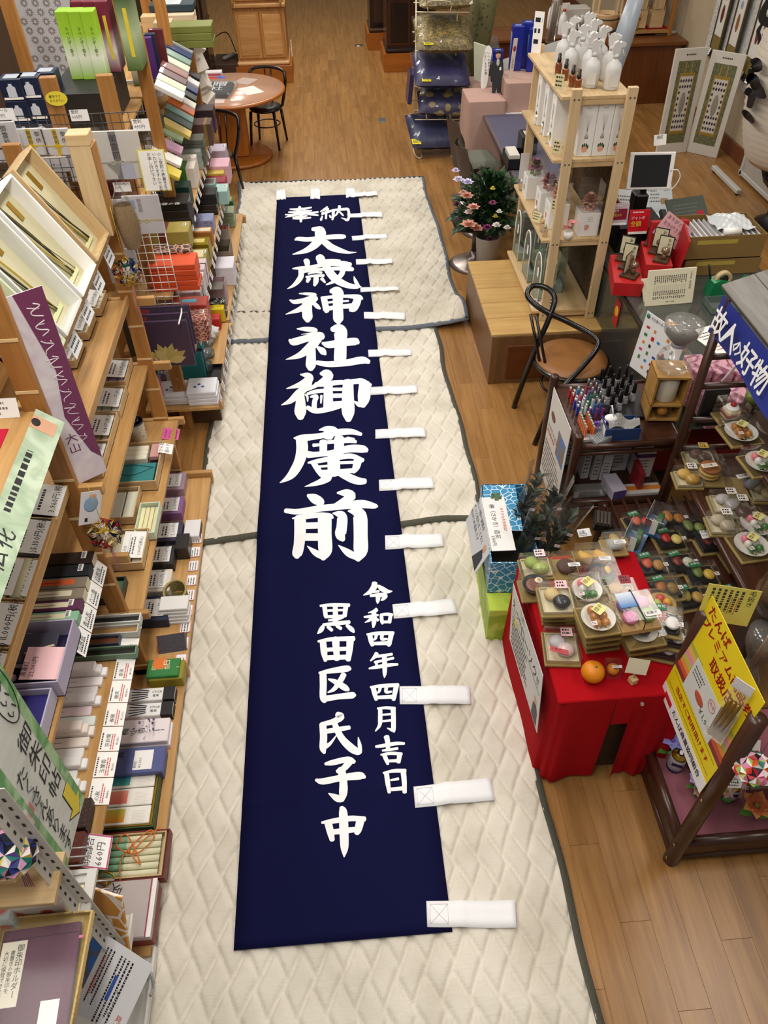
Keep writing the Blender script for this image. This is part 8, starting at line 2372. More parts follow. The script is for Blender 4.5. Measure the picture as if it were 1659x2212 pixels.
def FR(px,py,z,rz=0.0):
 base=ZR if(px<1462 and z>.69)else ZQ if z<.6 else ZU
 z=base+(z-base)*1.15
 p=P(px,py-8,z+.065);return T(p.x,p.y,z,0,0,rz)@Matrix.Scale(1.15,4)
mochi('boxed green leaf rice-cake candle at the back left of the red table',FR(1160,1222,ZR),'#8fa04a','#9cab58',.14,.12,lbl='#e6c8cc')
t=pack('boxed round chocolate cookie candle at the back of the red table',FR(1225,1222,ZR),.12,.12,.06)
M().ball(.042,0,T(0,0,.03),18,8,(1,1,.45)).build('cookie',mat('#4a2a1c',.7,bump=.8,bscale=60),t);stick_label(t,.02,-.03,.073,.05,.02,'#e6e2e0')
t=pack('boxed pair of yellow roll-cake candles at the back of the red table',FR(1285,1205,ZR+.01),.16,.13,.06)
for s in(-1,1):M().tube([(s*.035-.03,.02,.035),(s*.035+.02,-.02,.035)],.024,14).build('roll_cake',mat('#c99a3c',.5),t)
stick_label(t,.03,-.04,.073,.05,.02,'#e6e2e0')
t=pack('empty-looking clear box with a round label behind the roll cakes',FR(1330,1175,ZR+.02),.11,.10,.055);M().box(0,0,.03,.06,.06,.02,c=.006).build('candle',mat('#8a8a84',.4),t);stick_label(t,.01,-.02,.068,.05,.02,'#e6e2e0')
t=pack('boxed steak candle on a black round plate',FR(1300,1240,ZR+.02),.15,.14,.06,mat('#8a3a30',.6))
dish(t,.062,.012,M_BLACK);M().ball(.036,0,T(-.01,.008,.032),14,8,(1.1,.9,.4)).build('steak',mat('#4a2c22',.6,bump=.8,bscale=80),t)
M().ball(.016,0,T(.035,.02,.034),10,6,(.9,1.3,.7)).build('potato',mat('#cfa42a',.5),t);M().ball(.016,0,T(.02,-.032,.034),10,6,(1.4,.7,.7)).build('pepper',mat('#2f6a34',.4),t)
t=pack('boxed noodle bowl candle with a boiled egg at the left edge of the red table',FR(1155,1268,ZR),.12,.12,.075)
M().lathe([(.03,.012),(.05,.05),(.052,.055),(.046,.05),(.0001,.046)],22).build('bowl',M_BLACK,t);M().ball(.04,0,T(0,0,.046),14,6,(1,1,.2)).build('soup',mat('#6e3a24',.4),t);M().ball(.018,0,T(.02,.015,.056),10,6,(1,.9,.4)).build('egg',mat('#e3dccb',.4),t);M().ball(.009,0,T(.02,.015,.061),8,5,(1,.9,.5)).build('yolk',mat('#d08a1c',.4),t)
for k in range(3):
 mochi('boxed black bean rice-cake candle, %s of the left stack'%('bottom','middle','top')[k],FR(1205,1310-9*k,ZR+.065*k,-.05),'#c9b07a','#1c1a20',.14,.15,'left stack of rice cakes',lbl='#e6b8bd',txt='')
dango('boxed three-colour dumpling skewers candle on a white dish',FR(1270,1272,ZR+.075),[PK,WH,GR])
dango('boxed three-colour dumpling skewers candle under the upper one',FR(1270,1278,ZR),[PK,WH,GR])
for k in range(4):
 dango('boxed syrup dumpling skewers candle, %s of the middle stack'%('bottom','second','third','top')[k],FR(1295,1368-12*k,ZR+.068*k,.08),[BR,BR,BR],.14,'middle stack of syrup dumplings')
mochi('boxed bean-paste sweet candle with a red label behind the middle stack',FR(1345,1280,ZR+.06),'#a8824a','#8a5a3a',.13,.12,lbl='#8f2434')
for k in range(3):
 t=pack('boxed assorted sweets candle tray, %s of the right stack'%('bottom','second','third')[k],FR(1392,1385-12*k,ZR+.06*k,.1),.15,.13,.048,group='right stack of sweets')
 dish(t,.055);M().ball(.028,0,T(0,0,.035),12,8,(1,1,.6)).build('sweet',mat('#3a2a28',.5),t)
t=pack('wooden tray of violet and green sweets tied with a purple cord',FR(1375,1322,ZR+.19,.1),.155,.15,.05,wood('#c9a870','#b08a50','X'),bh=.025)
for k,c in enumerate(('#c46a9a','#7a9a4a','#6a4a9a','#c88aa8')):
 M().ball(.030,0,T(-.035+.07*(k%2),-.03+.06*(k//2),.048),12,8,(1,1,.7)).build('sweet',mat(c,.5),t)
M().box(-.03,.03,.0765,.07,.07,.001).build('blue_leaflet',grad(('#4a7ab0','#d9e0e8'),1,-.0,.07),t);M().tube([(0,-.078,.03),(0,-.075,.078),(0,.075,.078),(0,.078,.03)],.0022,6).build('cord',mat('#2a1f4a',.5),t);stick_label(t,.04,-.045,.077,.06,.024,'#e3dcd8','和菓子')
t=mochi('boxed pink and white rice-cake candle with a red ribbon label, front left',FR(1215,1395,ZR,-.12),'#c9c2c6','#e0c8c8',.14,.16,lbl='#e6b8bd')
stick_label(t,-.02,-.045,.064,.07,.022,'#c04a50','いちご',-.3)
t=thing('orange','whole orange fruit on the red table','fruit',T(*P(1281,1450,ZR+.05).xy,ZR-.002)@Matrix.Scale(1.25,4))
M().ball(.041,0,T(0,0,.038),24,16,(1,1,.94)).build('peel',mat('#d9820c',.45,var=.06,bump=.25,bscale=220),t)
M().prism([((.006 if k%2 else.0025)*math.cos(k*PI/5),(.006 if k%2 else.0025)*math.sin(k*PI/5))for k in range(10)],.0755,.0775).build('calyx',mat('#3f5a24',.6),t,T(.004,-.006,-.0005))
t=thing('boxed_orange','small orange candle in a clear cube box beside the whole orange','candle',T(*P(1327,1437,ZR+.055).xy,ZR-.002,0,0,-.08)@Matrix.Scale(1.2,4))
M().ball(.023,0,T(0,0,.023),16,10,(1,1,.9)).build('fruit',mat('#d9861c',.4),t);M().box(0,0,.028,.056,.056,.056,c=.002).build('clear_box',M_CLEAR,t);stick_label(t,.006,-.012,.057,.034,.012,'#e6e2de')
t=thing('card_holder','blank cream card in a small wooden cube holder on the red table','card',T(*P(1368,1467,ZR+.02).xy,ZR-.002,0,0,.35)@Matrix.Scale(1.25,4))
M().box(0,0,.013,.026,.026,.026,c=.002).build('wooden_cube',M_PALE,t);M().tube([(0,0,.026),(.004,0,.045),(-.004,0,.052)],.0012,5).build('wire_clip',M_STEEL,t)
M().box(0,.03,.0,.075,.06,.001,X=T(0,0,.05)@Euler((1.15,.15,-.5)).to_matrix().to_4x4()).build('card',mat('#d9d2be',.6),t)
def sushi(lab,X,c1,c2,w=.15,d=.13,group=None,label=True):
 t=pack(lab,X,w,d,.05,M_KRAFT,group=group)
 M().box(0,0,.020,w*.86,d*.82,.014,c=.006).build('black_tray',M_BLACK,t)
 M().ball(.030,0,T(-.022,.012,.04),12,8,(.8,1.3,.5)).build('sushi',mat(c1,.4),t)
 M().ball(.026,0,T(.026,-.012,.04),12,8,(1,1.2,.6)).build('sushi',mat(c2,.4),t)
 if label:stick_label(t,-.03,.035,.0635,.055,.030,'#1f6a42','お寿司',.15,'#e9e9df')
 stick_label(t,.05,-.03,.0635,.02,.02,'#e6dcd8')
 return t
su=[(1385,1128,'#cf5a2a','#b5301f','salmon and roe'),(1450,1165,'#b0201c','#d6c06a','red roe and egg roll'),(1410,1220,'#d0603c','#a87a34','prawn and fried tofu'),(1475,1215,'#7a2a20','#c9c4b4','tuna and squid'),(1440,1270,'#b06a2c','#8a6a2a','brown tofu pouch'),(1520,1240,'#6a7a34','#c9a43a','green and yellow roll'),(1495,1290,'#9a8a34','#b08a3a','golden pouch'),(1540,1170,'#8a2a24','#d0c8bc','red and white roll'),(1560,1120,'#c06a20','#d09a3a','orange fruit')]
for k,(px,py,c1,c2,lab)in enumerate(su):
 for j in range(2 if k in(2,4)else 1):
  sushi('boxed sushi candle with %s on the low dark deck%s'%(lab,', lower one' if j==0 and k in(2,4)else ''),FR(px,py+(10 if j==0 and k in(2,4)else 0),ZQ+.065*j,.12-.05*(k%3)),c1,c2)
for k,(px,py)in enumerate(((1432,1395),(1452,1370),(1440,1340))):
 sushi('boxed sushi candle in the stack beside the right of the red table, %s'%('lowest','middle','highest')[k],FR(px,py,ZR+.062*k,-.35),'#b04a3a','#c9c4bc',.13,.12,'sushi stack by the red table')
t=pack('round basket of fruit candle behind the right stack',FR(1430,1310,ZR+.0),.14,.13,.07)
M().lathe([(.03,.012),(.055,.05),(.058,.055),(.05,.05),(.0001,.03)],20).build('basket',mat('#a88a52',.8,bump=.8,bscale=60),t)
for k,c in enumerate(('#c99a2a','#c0402a','#a8b04a','#b03a4a')):M().ball(.02,0,T(.022*math.cos(k*1.6),.022*math.sin(k*1.6),.055),10,8).build('fruit',mat(c,.4),t)
def melon(lab,X):
 t=thing('watermelon_pack',lab,'candle',X)
 M().box(0,0,.055,.09,.15,.11,c=.004).build('clear_box',M_CLEAR,t)
 M().box(0,0,.006,.09,.15,.012).build('blue_base',grad(('#2a6ab0','#9ac4e0'),1,-.08,.08),t)
 M().box(-.046,0,.055,.001,.15,.11).build('blue_side',grad(('#1f5aa0','#d9e6ee'),2,0,.1),t)
 arc=[(-.055,0)]+[(.055*math.cos(PI-a),.075*math.sin(a))for a in[k*PI/12 for k in range(0,13)]]
 M().prism([(.055*math.cos(a),.08*math.sin(a))for a in[k*PI/14 for k in range(15)]],-.012,.012).build('rind',mat('#2f6a34',.4),t,T(.012,0,.014,PI/2,0,PI/2))
 M().prism([(.049*math.cos(a),.002+.068*math.sin(a))for a in[k*PI/14 for k in range(15)]],-.014,.014).build('flesh',mat('#c02a34',.4),t,T(.012,0,.014,PI/2,0,PI/2))
 for k in range(6):M().ball(.002,0,T(-.003,-.03+.012*k,.04+.012*(k%2)),6,4).build('seed',M_INK,t)
 o=M().box(0,-.076,.065,.03,.001,.09).build('label',M_PAPER,t)
melon('boxed watermelon slice candle with a blue leaflet, rear one',FR(1420,1130,ZQ+.02,-.6))
melon('boxed watermelon slice candle with a blue leaflet, front one',FR(1375,1165,ZQ+.02,-.6))
for(px,py,lab,tx)in((1262,1150,'white tag lying on the dark slats','仏壇'),(1520,1172,'white tag among the sushi candles','お寿司\n990')):
 p=P(px,py,ZQ+.03)
 t=thing('price_tag',lab,'tag',T(p.x,p.y,ZQ+.028 if px<1300 else ZQ+.10,.3,0,.1));small_tag(t,ID,.075,.05,tx,name='card')
t=thing('flip_panel','dark case with slotted wooden sticks on the slats','case',T(*P(1300,1130,.45).xy,.436,0,0,-.3))
M().box(0,0,.03,.10,.12,.06,c=.006).build('case',M_BLACK,t)
for k in range(4):M().box(-.03+.02*k,-.01,.065,.012,.10,.012).build('stick',mat('#3f3020',.5),t)
for k,(px,py,c1,c2,lab)in enumerate(((1340,1170,'#c9a04a','#b5782a','amber jelly'),(1455,1120,'#c07a2a','#a86a20','orange citrus'),(1500,1140,'#6a7a3a','#8a9a4a','green gourd'),(1590,1290,'#c9c2b8','#9a3a34','white and crimson roll'),(1600,1205,'#d0b89a','#b04a3a','cream and red roll'))):
 sushi('boxed %s candle on the low dark deck'%lab,FR(px,py,ZQ,.1),c1,c2,label=k>2)
for k,(px,py,c1,c2,lab)in enumerate(((1565,1130,'#b8a890','#a89a84','beige bun'),(1600,1100,'#6a4a34','#54382a','cocoa bun'),(1655,1060,'#9a8a6a','#c9b68a','bean jam bun'),(1490,1030,'#c9a24a','#b58a34','golden castella'))):
 mochi('boxed %s candle on the dark rack'%lab,FR(px,py,ZU,-.1),c1,c2,.13,.12,lbl='#e0d8d0')
t=pack('boxed pancake sandwich candle with a brushed label on the dark rack',FR(1530,1020,ZU,-.1),.16,.15,.08);
for z in(.024,.044,.066):M().ball(.05,0,T(.01,0,z),18,6,(1,1,.18)).build('pancake',mat('#a8662a' if z>.06 else '#d0aa5a',.5),t)
stick_label(t,-.01,-.02,.094,.075,.026,'#e3d8c8','どら焼',.2)
t=pack('boxed grey round bun candle with a brushed label on the dark rack',FR(1610,1045,ZU,-.15),.15,.14,.07)
M().ball(.038,0,T(.03,0,.045),16,10,(1,1,.85)).build('bun',mat('#8a8a90',.4),t);stick_label(t,-.01,.0,.084,.08,.026,'#e3dedc','豆大福',.3)
mochi('boxed soft cake candle with a white and red label on the dark rack',FR(1575,1085,ZU,-.1),'#b9b2b0','#a8a2a4',.15,.13,lbl='#e0d4d0')
mochi('boxed chocolate sponge candle at the back of the dark rack',FR(1515,985,ZU,-.1),'#5a3a2a','#4a2c1e',.15,.12,lbl='#c9a83a')
dango('boxed syrup dumpling skewers candle on the upper deck of the dark rack',FR(1605,930,ZV-.05,.1),[BR,BR,BR],.16)
dango('boxed three-colour dumpling candle on the upper deck at the right edge',FR(1650,995,ZV-.05,.1),[PK,WH,GR],.15)
dango('boxed three-colour dumpling candle low on the dark rack at the right edge',FR(1640,1130,ZU,.1),[PK,WH,GR],.16)
dango('second boxed three-colour dumpling candle under the low right one',FR(1628,1175,ZU,.1),[PK,WH,GR],.16)
t=pack('boxed strawberry sponge cake candle on the upper deck of the dark rack',FR(1580,895,ZV-.05,.1),.12,.12,.10)
M().box(0,0,.045,.07,.07,.06,c=.012).build('sponge',mat('#d9c9a4',.6),t);M().box(0,0,.046,.072,.072,.012).build('jam_layer',mat('#a84a5a',.5),t);M().ball(.03,0,T(0,0,.075),12,6,(1.1,1.1,.4)).build('cream',M_WHITE,t);M().ball(.014,0,T(0,0,.092),10,8).build('strawberry',mat('#b5161f',.3),t)
t=thing('drink_candle','clear cup of green and yellow jelly drink candle at the right edge','candle',T(*P(1630,850,ZV+.1).xy,ZV))
M().lathe([(.035,0),(.045,.11),(.047,.115)],20).build('cup',M_CLEAR2,t);M().cyl(.034,.004,.05,18,r2=.038).build('dark_jelly',mat('#4a4a24',.3),t);M().cyl(.038,.05,.09,18,r2=.042).build('green_drink',mat('#9ab02a',.3),t);M().tube([(.01,.0,.06),(.03,.02,.17)],.003,6).build('straw',M_WHITE,t)
M().box(2.30,2.62,1.30,.46,1.1,.008).build('glass_deck',clear('#cfe0dc',.18,.1),d2)
t=thing('drink_can','gold and black can candle standing on the glass deck at the right edge','can',T(*P(1655,790,1.35).xy,1.305));M().lathe([(.03,0),(.033,.006),(.033,.11),(.028,.12)],18).build('can',cellular('#17171a','#b59a3a',26,.3),t)
t=carton('black carton with barcode hanging on the dark rack by the pink cartons',0,0,.95,.13,.03,.24,'#151416',F=FB,at=(1.99,3.22),name='product_carton')
barcode(t,T(0,-.0165,.05,PI/2),.07,.04)
gb=thing('green_box','lime green leaf-print box on the floor under the blue box','box',T(.88,2.92,0,0,0,-.05))
M().box(0,0,.14,.27,.74,.28,c=.004).build('body',cellular('#8fae1f','#b9cf4a',5,.45,'NOISE',.45,.55),gb)
bb=thing('blue_box','blue box with white flower outlines holding bagged artificial branches','box',T(.89,2.98,.281,.0,0,-.08))
mblue=cellular('#e3ecf0','#2f83b0',24,.5,'EDGE',.025,.05)
M().tray(0,0,0,.26,.62,.25,.006,0,1).build('body',[mblue,mat('#5a4a30',.7)],bb)
M().box(-.03,.12,.247,.20,.38,.006,c=.001).build('top_flap',mblue,bb)
sl=M().box(.02,.0,0,.42,.13,.003).build('price_board',mat('#dcdad8',.5),bb,T(-.065,.0,.258,0,0,-PI/2+.05))
mb=M();lay(mb,'榊（さかき）造花',.034,(-.13,.0,.002),(1,0,0),(0,1,0));lay(mb,'1,010円',.026,(.12,-.03,.002),(1,0,0),(0,1,0));mb.build('lettering',M_INK,sl)
mb=M();lay(mb,'ひそかな人気商品!!',.022,(-.10,.045,.002),(1,0,0),(0,1,0));mb.build('red_lettering',M_RED,sl)
mb=M()
for k in range(5):leaf(mb,Vector((-.19,.02,.002)),Vector((math.cos(k*1.2),math.sin(k*1.2),.02)),.045,.014,0)
mb.build('leaf_print',mat('#3a5a34',.5),sl)
sl2=M().box(.02,.0,0,.42,.20,.003).build('front_board',mat('#d0d0d4',.5),bb,FS(-.170,.0,.165,.38,-PI/2+.05))
mb=M();lay(mb,'美しい緑の状態を\nずっと枯れることなく\n皆はじめ造花です',.032,(-.20,.085,.002),(1,0,0),(0,1,0));mb.build('lettering',M_INK,sl2)
M().prism([(.10,-.10),(.21,-.10),(.20,.0),(.15,.02)],.002,.003).build('person_print',mat('#2a2d33',.5),sl2)
M().ball(.022,0,T(.165,.04,.002),10,6,(1,1.2,.06)).build('face_print',mat('#cfa183',.5),sl2)
rb=random.Random(31)
for k in range(7):
 px,py=((1150,1070),(1185,1090),(1120,1090),(1165,1130),(1200,1140),(1140,1140),(1180,1165))[k]
 p=P(px,py,.62)
 t=thing('branch_bundle','dark green artificial branch in a clear sleeve, %s'%('farthest left','farthest right','at the box corner','in the middle','nearest the poster','lowest left','nearest the red table')[k],'branch',T(p.x-.02,p.y,.40,rb.uniform(-.2,.1),rb.uniform(.15,.4),rb.uniform(-.3,.3)),'bagged artificial branches')
 mb=M()
 for j in range(46):
  a=rb.uniform(0,6.28);z=rb.uniform(.0,.30)
  leaf(mb,Vector((0,0,z)),Vector((math.cos(a),math.sin(a),1.1)),rb.uniform(.06,.09),.02,j%2)
 mb.build('leaves',[mat('#1a2416',.5),mat('#26331f',.5)],t)
 M().tube([(0,0,-.13),(0,0,.3)],.004,6).build('stem',mat('#3a3020',.6),t)
 def slv(u,v):
  a=u*2*PI
  q=.07*(1+.12*math.sin(4*a))*(.35+.75*v)
  return(q*math.cos(a),q*math.sin(a)*.7,-.12+v*.52)
 M().grid(slv,16,5,smooth=False).build('sleeve',M_CLEAR,t)
 M().box(.02,-.055,.22,.03,.002,.018).build('price_sticker',mat('#e3d0d4',.5),t)
d3=thing('dark_stand','low dark wood stand with pink mat in the near right','stand')
X0,Y0,Y1=1.36,1.29,1.76
for(x,y,h_)in((X0,Y0,1.22),(X0,Y1,1.22),(2.1,Y0,1.22),(2.1,Y1,1.22)):
 p_=M().lathe([(.034,0),(.034,h_),(.0001,h_+.002)],18,X=T(x,y,0)).build('post',M_DARKW,d3)
 for z in(.05,.19,.62):
  M().lathe([(.008,0),(.007,.003),(.0001,.004)],10,X=T(x-.033,y-.008,z,0,-PI/2,0)).build('brass_screw',M_BRASS,p_)
for a,b in(((X0,Y0),(2.1,Y0)),((X0,Y1),(2.1,Y1)),((X0,Y0),(X0,Y1)),((2.1,Y0),(2.1,Y1))):
 for z,r_ in((.04,.018),(.185,.026)):
  M().tube([(a[0],a[1],z),(b[0],b[1],z)],r_,12).build('rail',M_DARKWX if a[1]==b[1]else M_DARKWY,d3)
 cx,cy=(a[0]+b[0])/2,(a[1]+b[1])/2
 M().box(cx,cy,.11,max(.014,abs(b[0]-a[0])),max(.014,abs(b[1]-a[1])),.14).build('side_board',M_DARKWX if a[1]==b[1]else M_DARKWY,d3)
M().box((X0+2.1)/2,(Y0+Y1)/2,.135,2.1-X0,Y1-Y0,.016).build('bottom_board',M_DARKWX,d3)
M().box((X0+2.1)/2,(Y0+Y1)/2,.1445,2.1-X0-.05,Y1-Y0-.05,.003).build('pink_mat',mat('#8a5560',.9,bump=.2,bscale=150),d3)
M().box((1.60+2.1)/2,(Y0+Y1)/2+.02,.50,.5,Y1-Y0-.10,.014).build('mid_shelf',M_DARKWX,d3)
M().box((1.62+2.1)/2,(Y0+Y1)/2+.02,.509,.46,Y1-Y0-.12,.003).build('pink_mat',mat('#8a5560',.9,bump=.2,bscale=150),d3)
ys=thing('voucher_sign','yellow premium voucher poster with red lettering on the near dark stand','sign',FS(1.315,1.53,.655,.06,-PI/2))
M().box(0,.33,0,.47,.66,.003,c=.001).build('sheet',mat('#dfc713',.45,var=.03),ys)
M().box(0,.04,.0022,.47,.08,.001).build('white_strip',mat('#e3dfe0',.5),ys)
for k,c in enumerate(('#7a2a3a','#c9502a','#d98a3a','#b0b050','#d98a9a','#d9a95a','#a8a83a')):
 for s in(-1,1):
  M().box(s*.165,.225+k*.028,.0022,.14,.027,.001).build('stripe',mat(c,.5),ys)
v_=M().box(.0,.30,.0032,.27,.19,.001).build('voucher_picture',mat('#c9cdc9',.5),ys)
M().ball(.03,0,T(-.02,.28,.004),10,6,(1.3,.8,.06)).build('red_bird_print',mat('#b0503a',.5),v_)
M().tube([(.055+.026*math.cos(a),.345+.026*math.sin(a),.0042)for a in[k*PI/8 for k in range(16)]],.0012,4,closed=True).build('stamp_ring',M_RED,v_)
mb=M();lay(mb,'見本',.02,(.036,.357,.0038),(1,0,0),(0,1,0),1);lay(mb,'￥1,000',.04,(-.0,.275,.0038),(1,0,0),(0,1,0),0);prints(mb,-.12,.36,.09,3,.02,.004,.008,0,2);mb.build('lettering',[mat('#4a4a4c',.5),M_RED],v_)
mb=M()
for(dx,dy)in((0,0),(.03,0),(0,.03),(.03,.03)):
 lay(mb,'たんば',.062,(-.21+.062*dx,.645+.06*dy,.0024),(1,0,0),(0,1,0),0,False,.98)
 lay(mb,'プレミアム商品券',.056,(-.215+.055*dx,.575+.055*dy,.0024),(1,0,0),(0,1,0),0,False,.98)
 lay(mb,'取扱店',.066,(-.07+.06*dx,.50+.06*dy,.0024),(1,0,0),(0,1,0),0,False,1.0)
 lay(mb,'当店でご利用頂けます',.034,(-.16+.034*dx,.165+.034*dy,.0024),(1,0,0),(0,1,0),0)
 lay(mb,'たんば商業協同組合',.033,(-.11+.033*dx,.062+.033*dy,.0034),(1,0,0),(0,1,0),1)
mb.box(-.165,.042,.003,.07,.03,.001,0)
for y in(.11,.19):mb.box(0,y,.0024,.43,.0016,.0006,1)
mb.build('red_lettering',[mat('#c0161c',.5),M_INK],ys)
yn=thing('note_card','pale yellow handwritten note clipped above the voucher poster','note',FS(1.40,1.74,1.17,.1,-.30))
M().box(.02,.10,0,.19,.19,.0015).build('paper',mat('#e3d76a',.5,var=.03),yn)
mb=M();lay(mb,'毛扱き',.028,(.075,.19,.001),(1,0,0),(0,1,0),0,True);prints(mb,.055,.18,.14,6,.021,.0012,.010,0,8,True);mb.build('lettering',mat('#3a3a34',.6),yn)
mb=M();mb.box(.046,.10,.001,.002,.09,.0006);mb.box(.024,.10,.001,.002,.09,.0006);mb.build('red_underline',M_RED,yn)
t=thing('brass_tube_pack','pack of brass tubes in a clear header bag in front of the voucher poster','pack',FS(1.30,1.36,.99,.1,-.9))
for k in range(3):M().tube([(-.018+k*.016,0,0),(-.012+k*.016,.22,.01)],.009,10).build('brass_tube',mat('#8a6a30',.3,.7),t)
M().box(0,.14,.012,.075,.30,.001).build('film',M_CLEAR,t);M().box(.0,.30,.006,.07,.05,.003).build('header',mat('#d0cdd0',.5),t);M().box(.0,.06,-.012,.06,.16,.004).build('backing',mat('#4a2030',.5),t)
def can(lab,x,y,z=.146):
 t=thing('beer_candle',lab,'can',T(x,y,z,0,0,random.uniform(-.5,.2)),'cans on the pink mat')
 M().lathe([(.036,0),(.038,.004),(.038,.10),(.036,.104)],24).build('body',mat('#c2bfc8',.35,.2),t)
 M().lathe([(.0384,.002),(.0384,.018)],24).build('navy_band',mat('#17183a',.4),t)
 M().box(0,-.0385,.075,.05,.002,.02).build('navy_label',mat('#17183a',.4),t)
 M().lathe([(.037,.104),(.034,.116),(.020,.124),(.018,.128)],24).build('gold_shoulder',M_GOLD,t)
 M().lathe([(.018,.126),(.017,.138),(.0001,.139)],16).build('cap',mat('#17182a',.4),t)
 M().box(.0,-.004,.1395,.014,.022,.001).build('sticker',M_PAPER,t)
 mb=M();lay(mb,'NEW',.013,(-.018,-.0392,.036),(1,0,0),(0,0,1));mb.build('lettering',M_INK,t)
can('gold-topped silver can candle at the left of the pink mat',1.47,1.66)
can('gold-topped silver can candle behind the voucher poster',1.57,1.65)
can('gold-topped silver can candle under the hanging origami ball',1.665,1.50)
def hibiscus(lab,px,py,z,r,cols,ctr):
 p=P(px,py,z)
 t=thing('artificial_flower',lab,'flower',T(p.x,p.y,.147))
 h_=z-.147
 M().tube([(.02,.02,0),(0,0,h_)],.003,6).build('stem',mat('#3f5a2a',.6),t)
 for j in range(6):
  a=j*PI/3
  mb=M();leaf(mb,Vector((0,0,h_)),Vector((math.cos(a),math.sin(a)-.3,.45)),r,r*.42,0);leaf(mb,Vector((0,0,h_+.001)),Vector((math.cos(a+.4),math.sin(a+.4)-.3,.6)),r*.8,r*.35,1)
  mb.build('petal',[mat(cols[0],.6),mat(cols[1],.6)],t)
 M().ball(r*.16,0,T(0,-.005,h_+.012),8,6).build('centre',mat(ctr,.6),t)
 mb=M();leaf(mb,Vector((0,0,h_*.4)),Vector((-1,-.3,.5)),r*1.1,r*.35,0);leaf(mb,Vector((0,0,h_*.3)),Vector((.9,-.6,.4)),r*1.1,r*.35,0);mb.build('leaf',mat('#4a8a34',.5),t)
hibiscus('blue artificial morning glory behind the cans',1452,1600,.30,.06,('#7a84c9','#8f8ad0'),'#5a4a9a')
hibiscus('large orange artificial flower on the pink mat',1632,1740,.24,.075,('#d98a4a','#c9623a'),'#8a8a34')
hibiscus('pink artificial daisy by the third can',1567,1708,.26,.045,('#d9a8a0','#e0bdb4'),'#9a9a3a')
hibiscus('lilac artificial flower at the foot of the voucher poster',1503,1685,.24,.04,('#a494c4','#b9aed4'),'#7a6a9a')
hibiscus('small peach daisy behind the near post',1508,1712,.17,.03,('#e0b4a0','#d9a890'),'#c9a03a')
for k,(px,py,lab,tx)in enumerate(((1590,1695,'white handwritten tag on the middle shelf, left','880円'),(1645,1690,'white handwritten tag on the middle shelf, right','煎茶 1,100円'),(1620,1620,'cream handwritten tag on the middle shelf, rear','410円'))):
 p=P(px,py,.54)
 t=thing('price_tag',lab,'tag',FS(p.x,p.y,.512,.7,-.15));small_tag(t,T(0,.03,0),.10,.06,tx,name='card')
t=carton('white candle carton behind the orange flower',0,0,.1475,.13,.09,.10,'#d6d2cf',F=FB,at=(1.80,1.56),name='candle_carton');mb=M();lay(mb,'ハイビ',.03,(-.055,-.046,.09),(1,0,0),(0,0,1));mb.build('lettering',M_INK,t)
kusudama('faceted origami ball in pink, lime and teal hanging on the near dark stand',T(1.40,1.235,.965),['#d9709a','#b9d06a','#157a6a','#d9602a','#c01f34','#1a1a1e','#e9b0c8'],.062,'#c97a3a')
t=thing('candle_jar','clear hourglass jar with bamboo sticks at the right edge','jar',T(1.73,1.83,.52))
M().lathe([(.07,0),(.075,.10),(.03,.20),(.028,.24),(.07,.34),(.075,.42)],22).build('glass',clear('#e6e2dc',.18,.08),t)
for k in range(4):M().tube([(-.02+.012*k,0,.02),(.01+.012*k,0,.40)],.005,6).build('stick',mat('#8a6a3a',.5),t)
t=thing('fur_pouch','brown furry ornament in a clear bag at the right edge','ornament',T(1.79,1.96,.95))
M().box(0,0,-.2,.12,.10,.42,c=.01).build('support_box',mat('#3a2a20',.6),t)
M().ball(.07,0,T(0,0,.10),14,10,(.9,.8,1.3)).build('fur',mat('#6a5238',.95,bump=1.0,bscale=150),t)
M().lathe([(.075,.0),(.085,.10),(.06,.24),(.02,.30)],14,smooth=False).build('film',M_CLEAR,t)
t=thing('bottle','dark bottle with a white label at the right edge','bottle',T(1.87,1.60,.512));M().lathe([(.0001,0),(.035,0),(.036,.12),(.014,.16),(.014,.2),(.0001,.2)],18).build('glass',mat('#16121a',.2,coat=.5),t);M().lathe([(.0366,.03),(.0366,.10)],18).build('label',mat('#b9b2bc',.5),t)
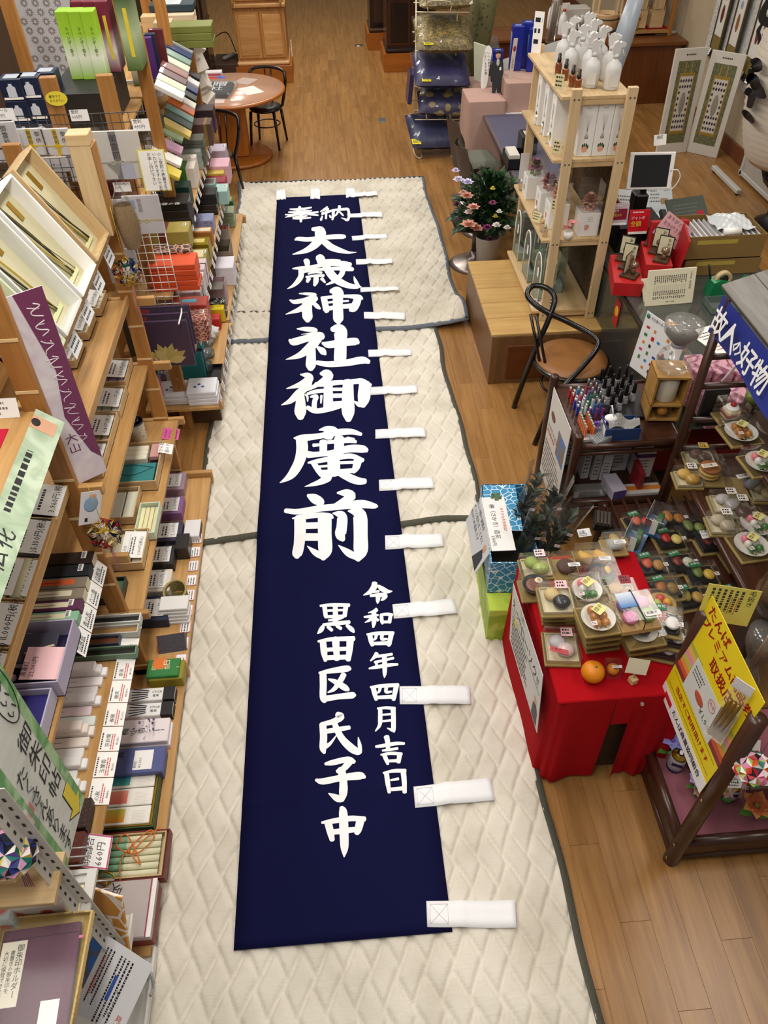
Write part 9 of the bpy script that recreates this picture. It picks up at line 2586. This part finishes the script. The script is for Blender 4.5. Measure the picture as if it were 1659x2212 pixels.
# the crowded far part of rack B
rq=random.Random(77)
pal=['#8a7a5c','#3a3f52','#a89a8c','#6a2f34','#3f5a48','#c9b9a0','#2a2624','#7a6a82','#b08a4a','#d6d0c8','#4a5a6a','#9a5a3a','#5c4a70','#c4a0a6']
word={'#8a7a5c':'khaki','#3a3f52':'slate','#a89a8c':'taupe','#6a2f34':'maroon','#3f5a48':'fir green','#c9b9a0':'sand','#2a2624':'black','#7a6a82':'mauve','#b08a4a':'ochre','#d6d0c8':'ivory','#4a5a6a':'steel blue','#9a5a3a':'rust','#5c4a70':'violet','#c4a0a6':'rose'}
used_={}
def row(tier,z,xf,ya,yb,hmax,deep=.26):
 y=ya
 k=0
 while y<yb:
  w=rq.uniform(.11,.19)
  n=rq.randint(1,3);h=rq.uniform(.035,.06)if n>1 else rq.uniform(.06,hmax)
  c=rq.choice(pal)
  key=(tier,c);used_[key]=used_.get(key,0)+1
  nm=('first','second','third','fourth','fifth','sixth','seventh')[used_[key]-1]
  for j in range(n):
   carton('%s carton on the %s tier, %s such pile from near end%s'%(word[c],tier,nm,(', layer %s'%('one','two','three')[j])if n>1 else ''),0,0,z+j*h,w,deep,h-.001,c,at=(xf-.03-deep/2+rq.uniform(-.01,.01),y+w/2),coat=rq.choice((0,.4)),sticker=(j==n-1 and rq.random()<.4),band=(rq.choice(pal),.2,.25)if rq.random()<.5 else None,group='cartons on the %s tier'%tier)
  y+=w+.008
row('near fourth',Z4,-1.30,5.05,5.7,.16)
row('back third',Z3,-1.28,5.8,6.8,.16,.2)
row('back second',Z2,-1.22,4.8,7.7,.16,.2)
row('back lowest',Z1,-1.16,4.9,7.7,.14,.2)
a_,b_=PY(1322,160,6.75),PY(1376,-10,6.75)
t=thing('film_roll','tall roll of translucent plastic film leaning behind the pine shelf','roll',T(0,0,0))
d_=(b_-a_).normalized()
M().tube([a_-d_*1.9,a_-d_*.2,a_+d_*.25,b_],[.06,.055,.075,.06],16).build('film',mat('#9aa2ac',.35,var=.12,scale=9),t)
M().box(-1.68,3.2,1.845,.42,1.4,.02,c=.002).build('shelf_board',M_PINE,rackA)
open_box('shallow white box lid lying behind the framed gift boxes',0,0,1.856,.62,.30,.10,M_PALE,'#d9d7d2','flat','#d3d1cc',at=(-1.66,3.30),name='box_lid')
open_box('pale green box lid lying behind the nearest framed gift box',0,0,1.856,.45,.30,.08,'#b9c4a4','#c4cfb0','flat','#c4cfb0',at=(-1.68,2.74),name='box_lid')
for k,(x,y,c,lab)in enumerate(((2.36,5.90,'#d3d3d4','white'),(2.62,5.98,'#c9ced2','pale blue'),(2.85,5.70,'#4a5248','dark green'))):
 t=thing('document_file',lab+' document file leaning behind the tablet','file',FS(x,y,ZC,.9,.25*k-.3))
 M().box(0,.14,0,.34,.28,.012,c=.002).build('cover',mat(c,.5),t)
 mb=M();prints(mb,-.12,.22,.22,4,.03,.0066,.012,0,k);mb.build('lettering',mat('#6a6a6c',.6),t)
 M().box(.1,.13,.0066,.06,.05,.001).build('colour_block',mat(('#2a6a7a','#9a7a4a','#b01c2a')[k],.5),t)
end_type()
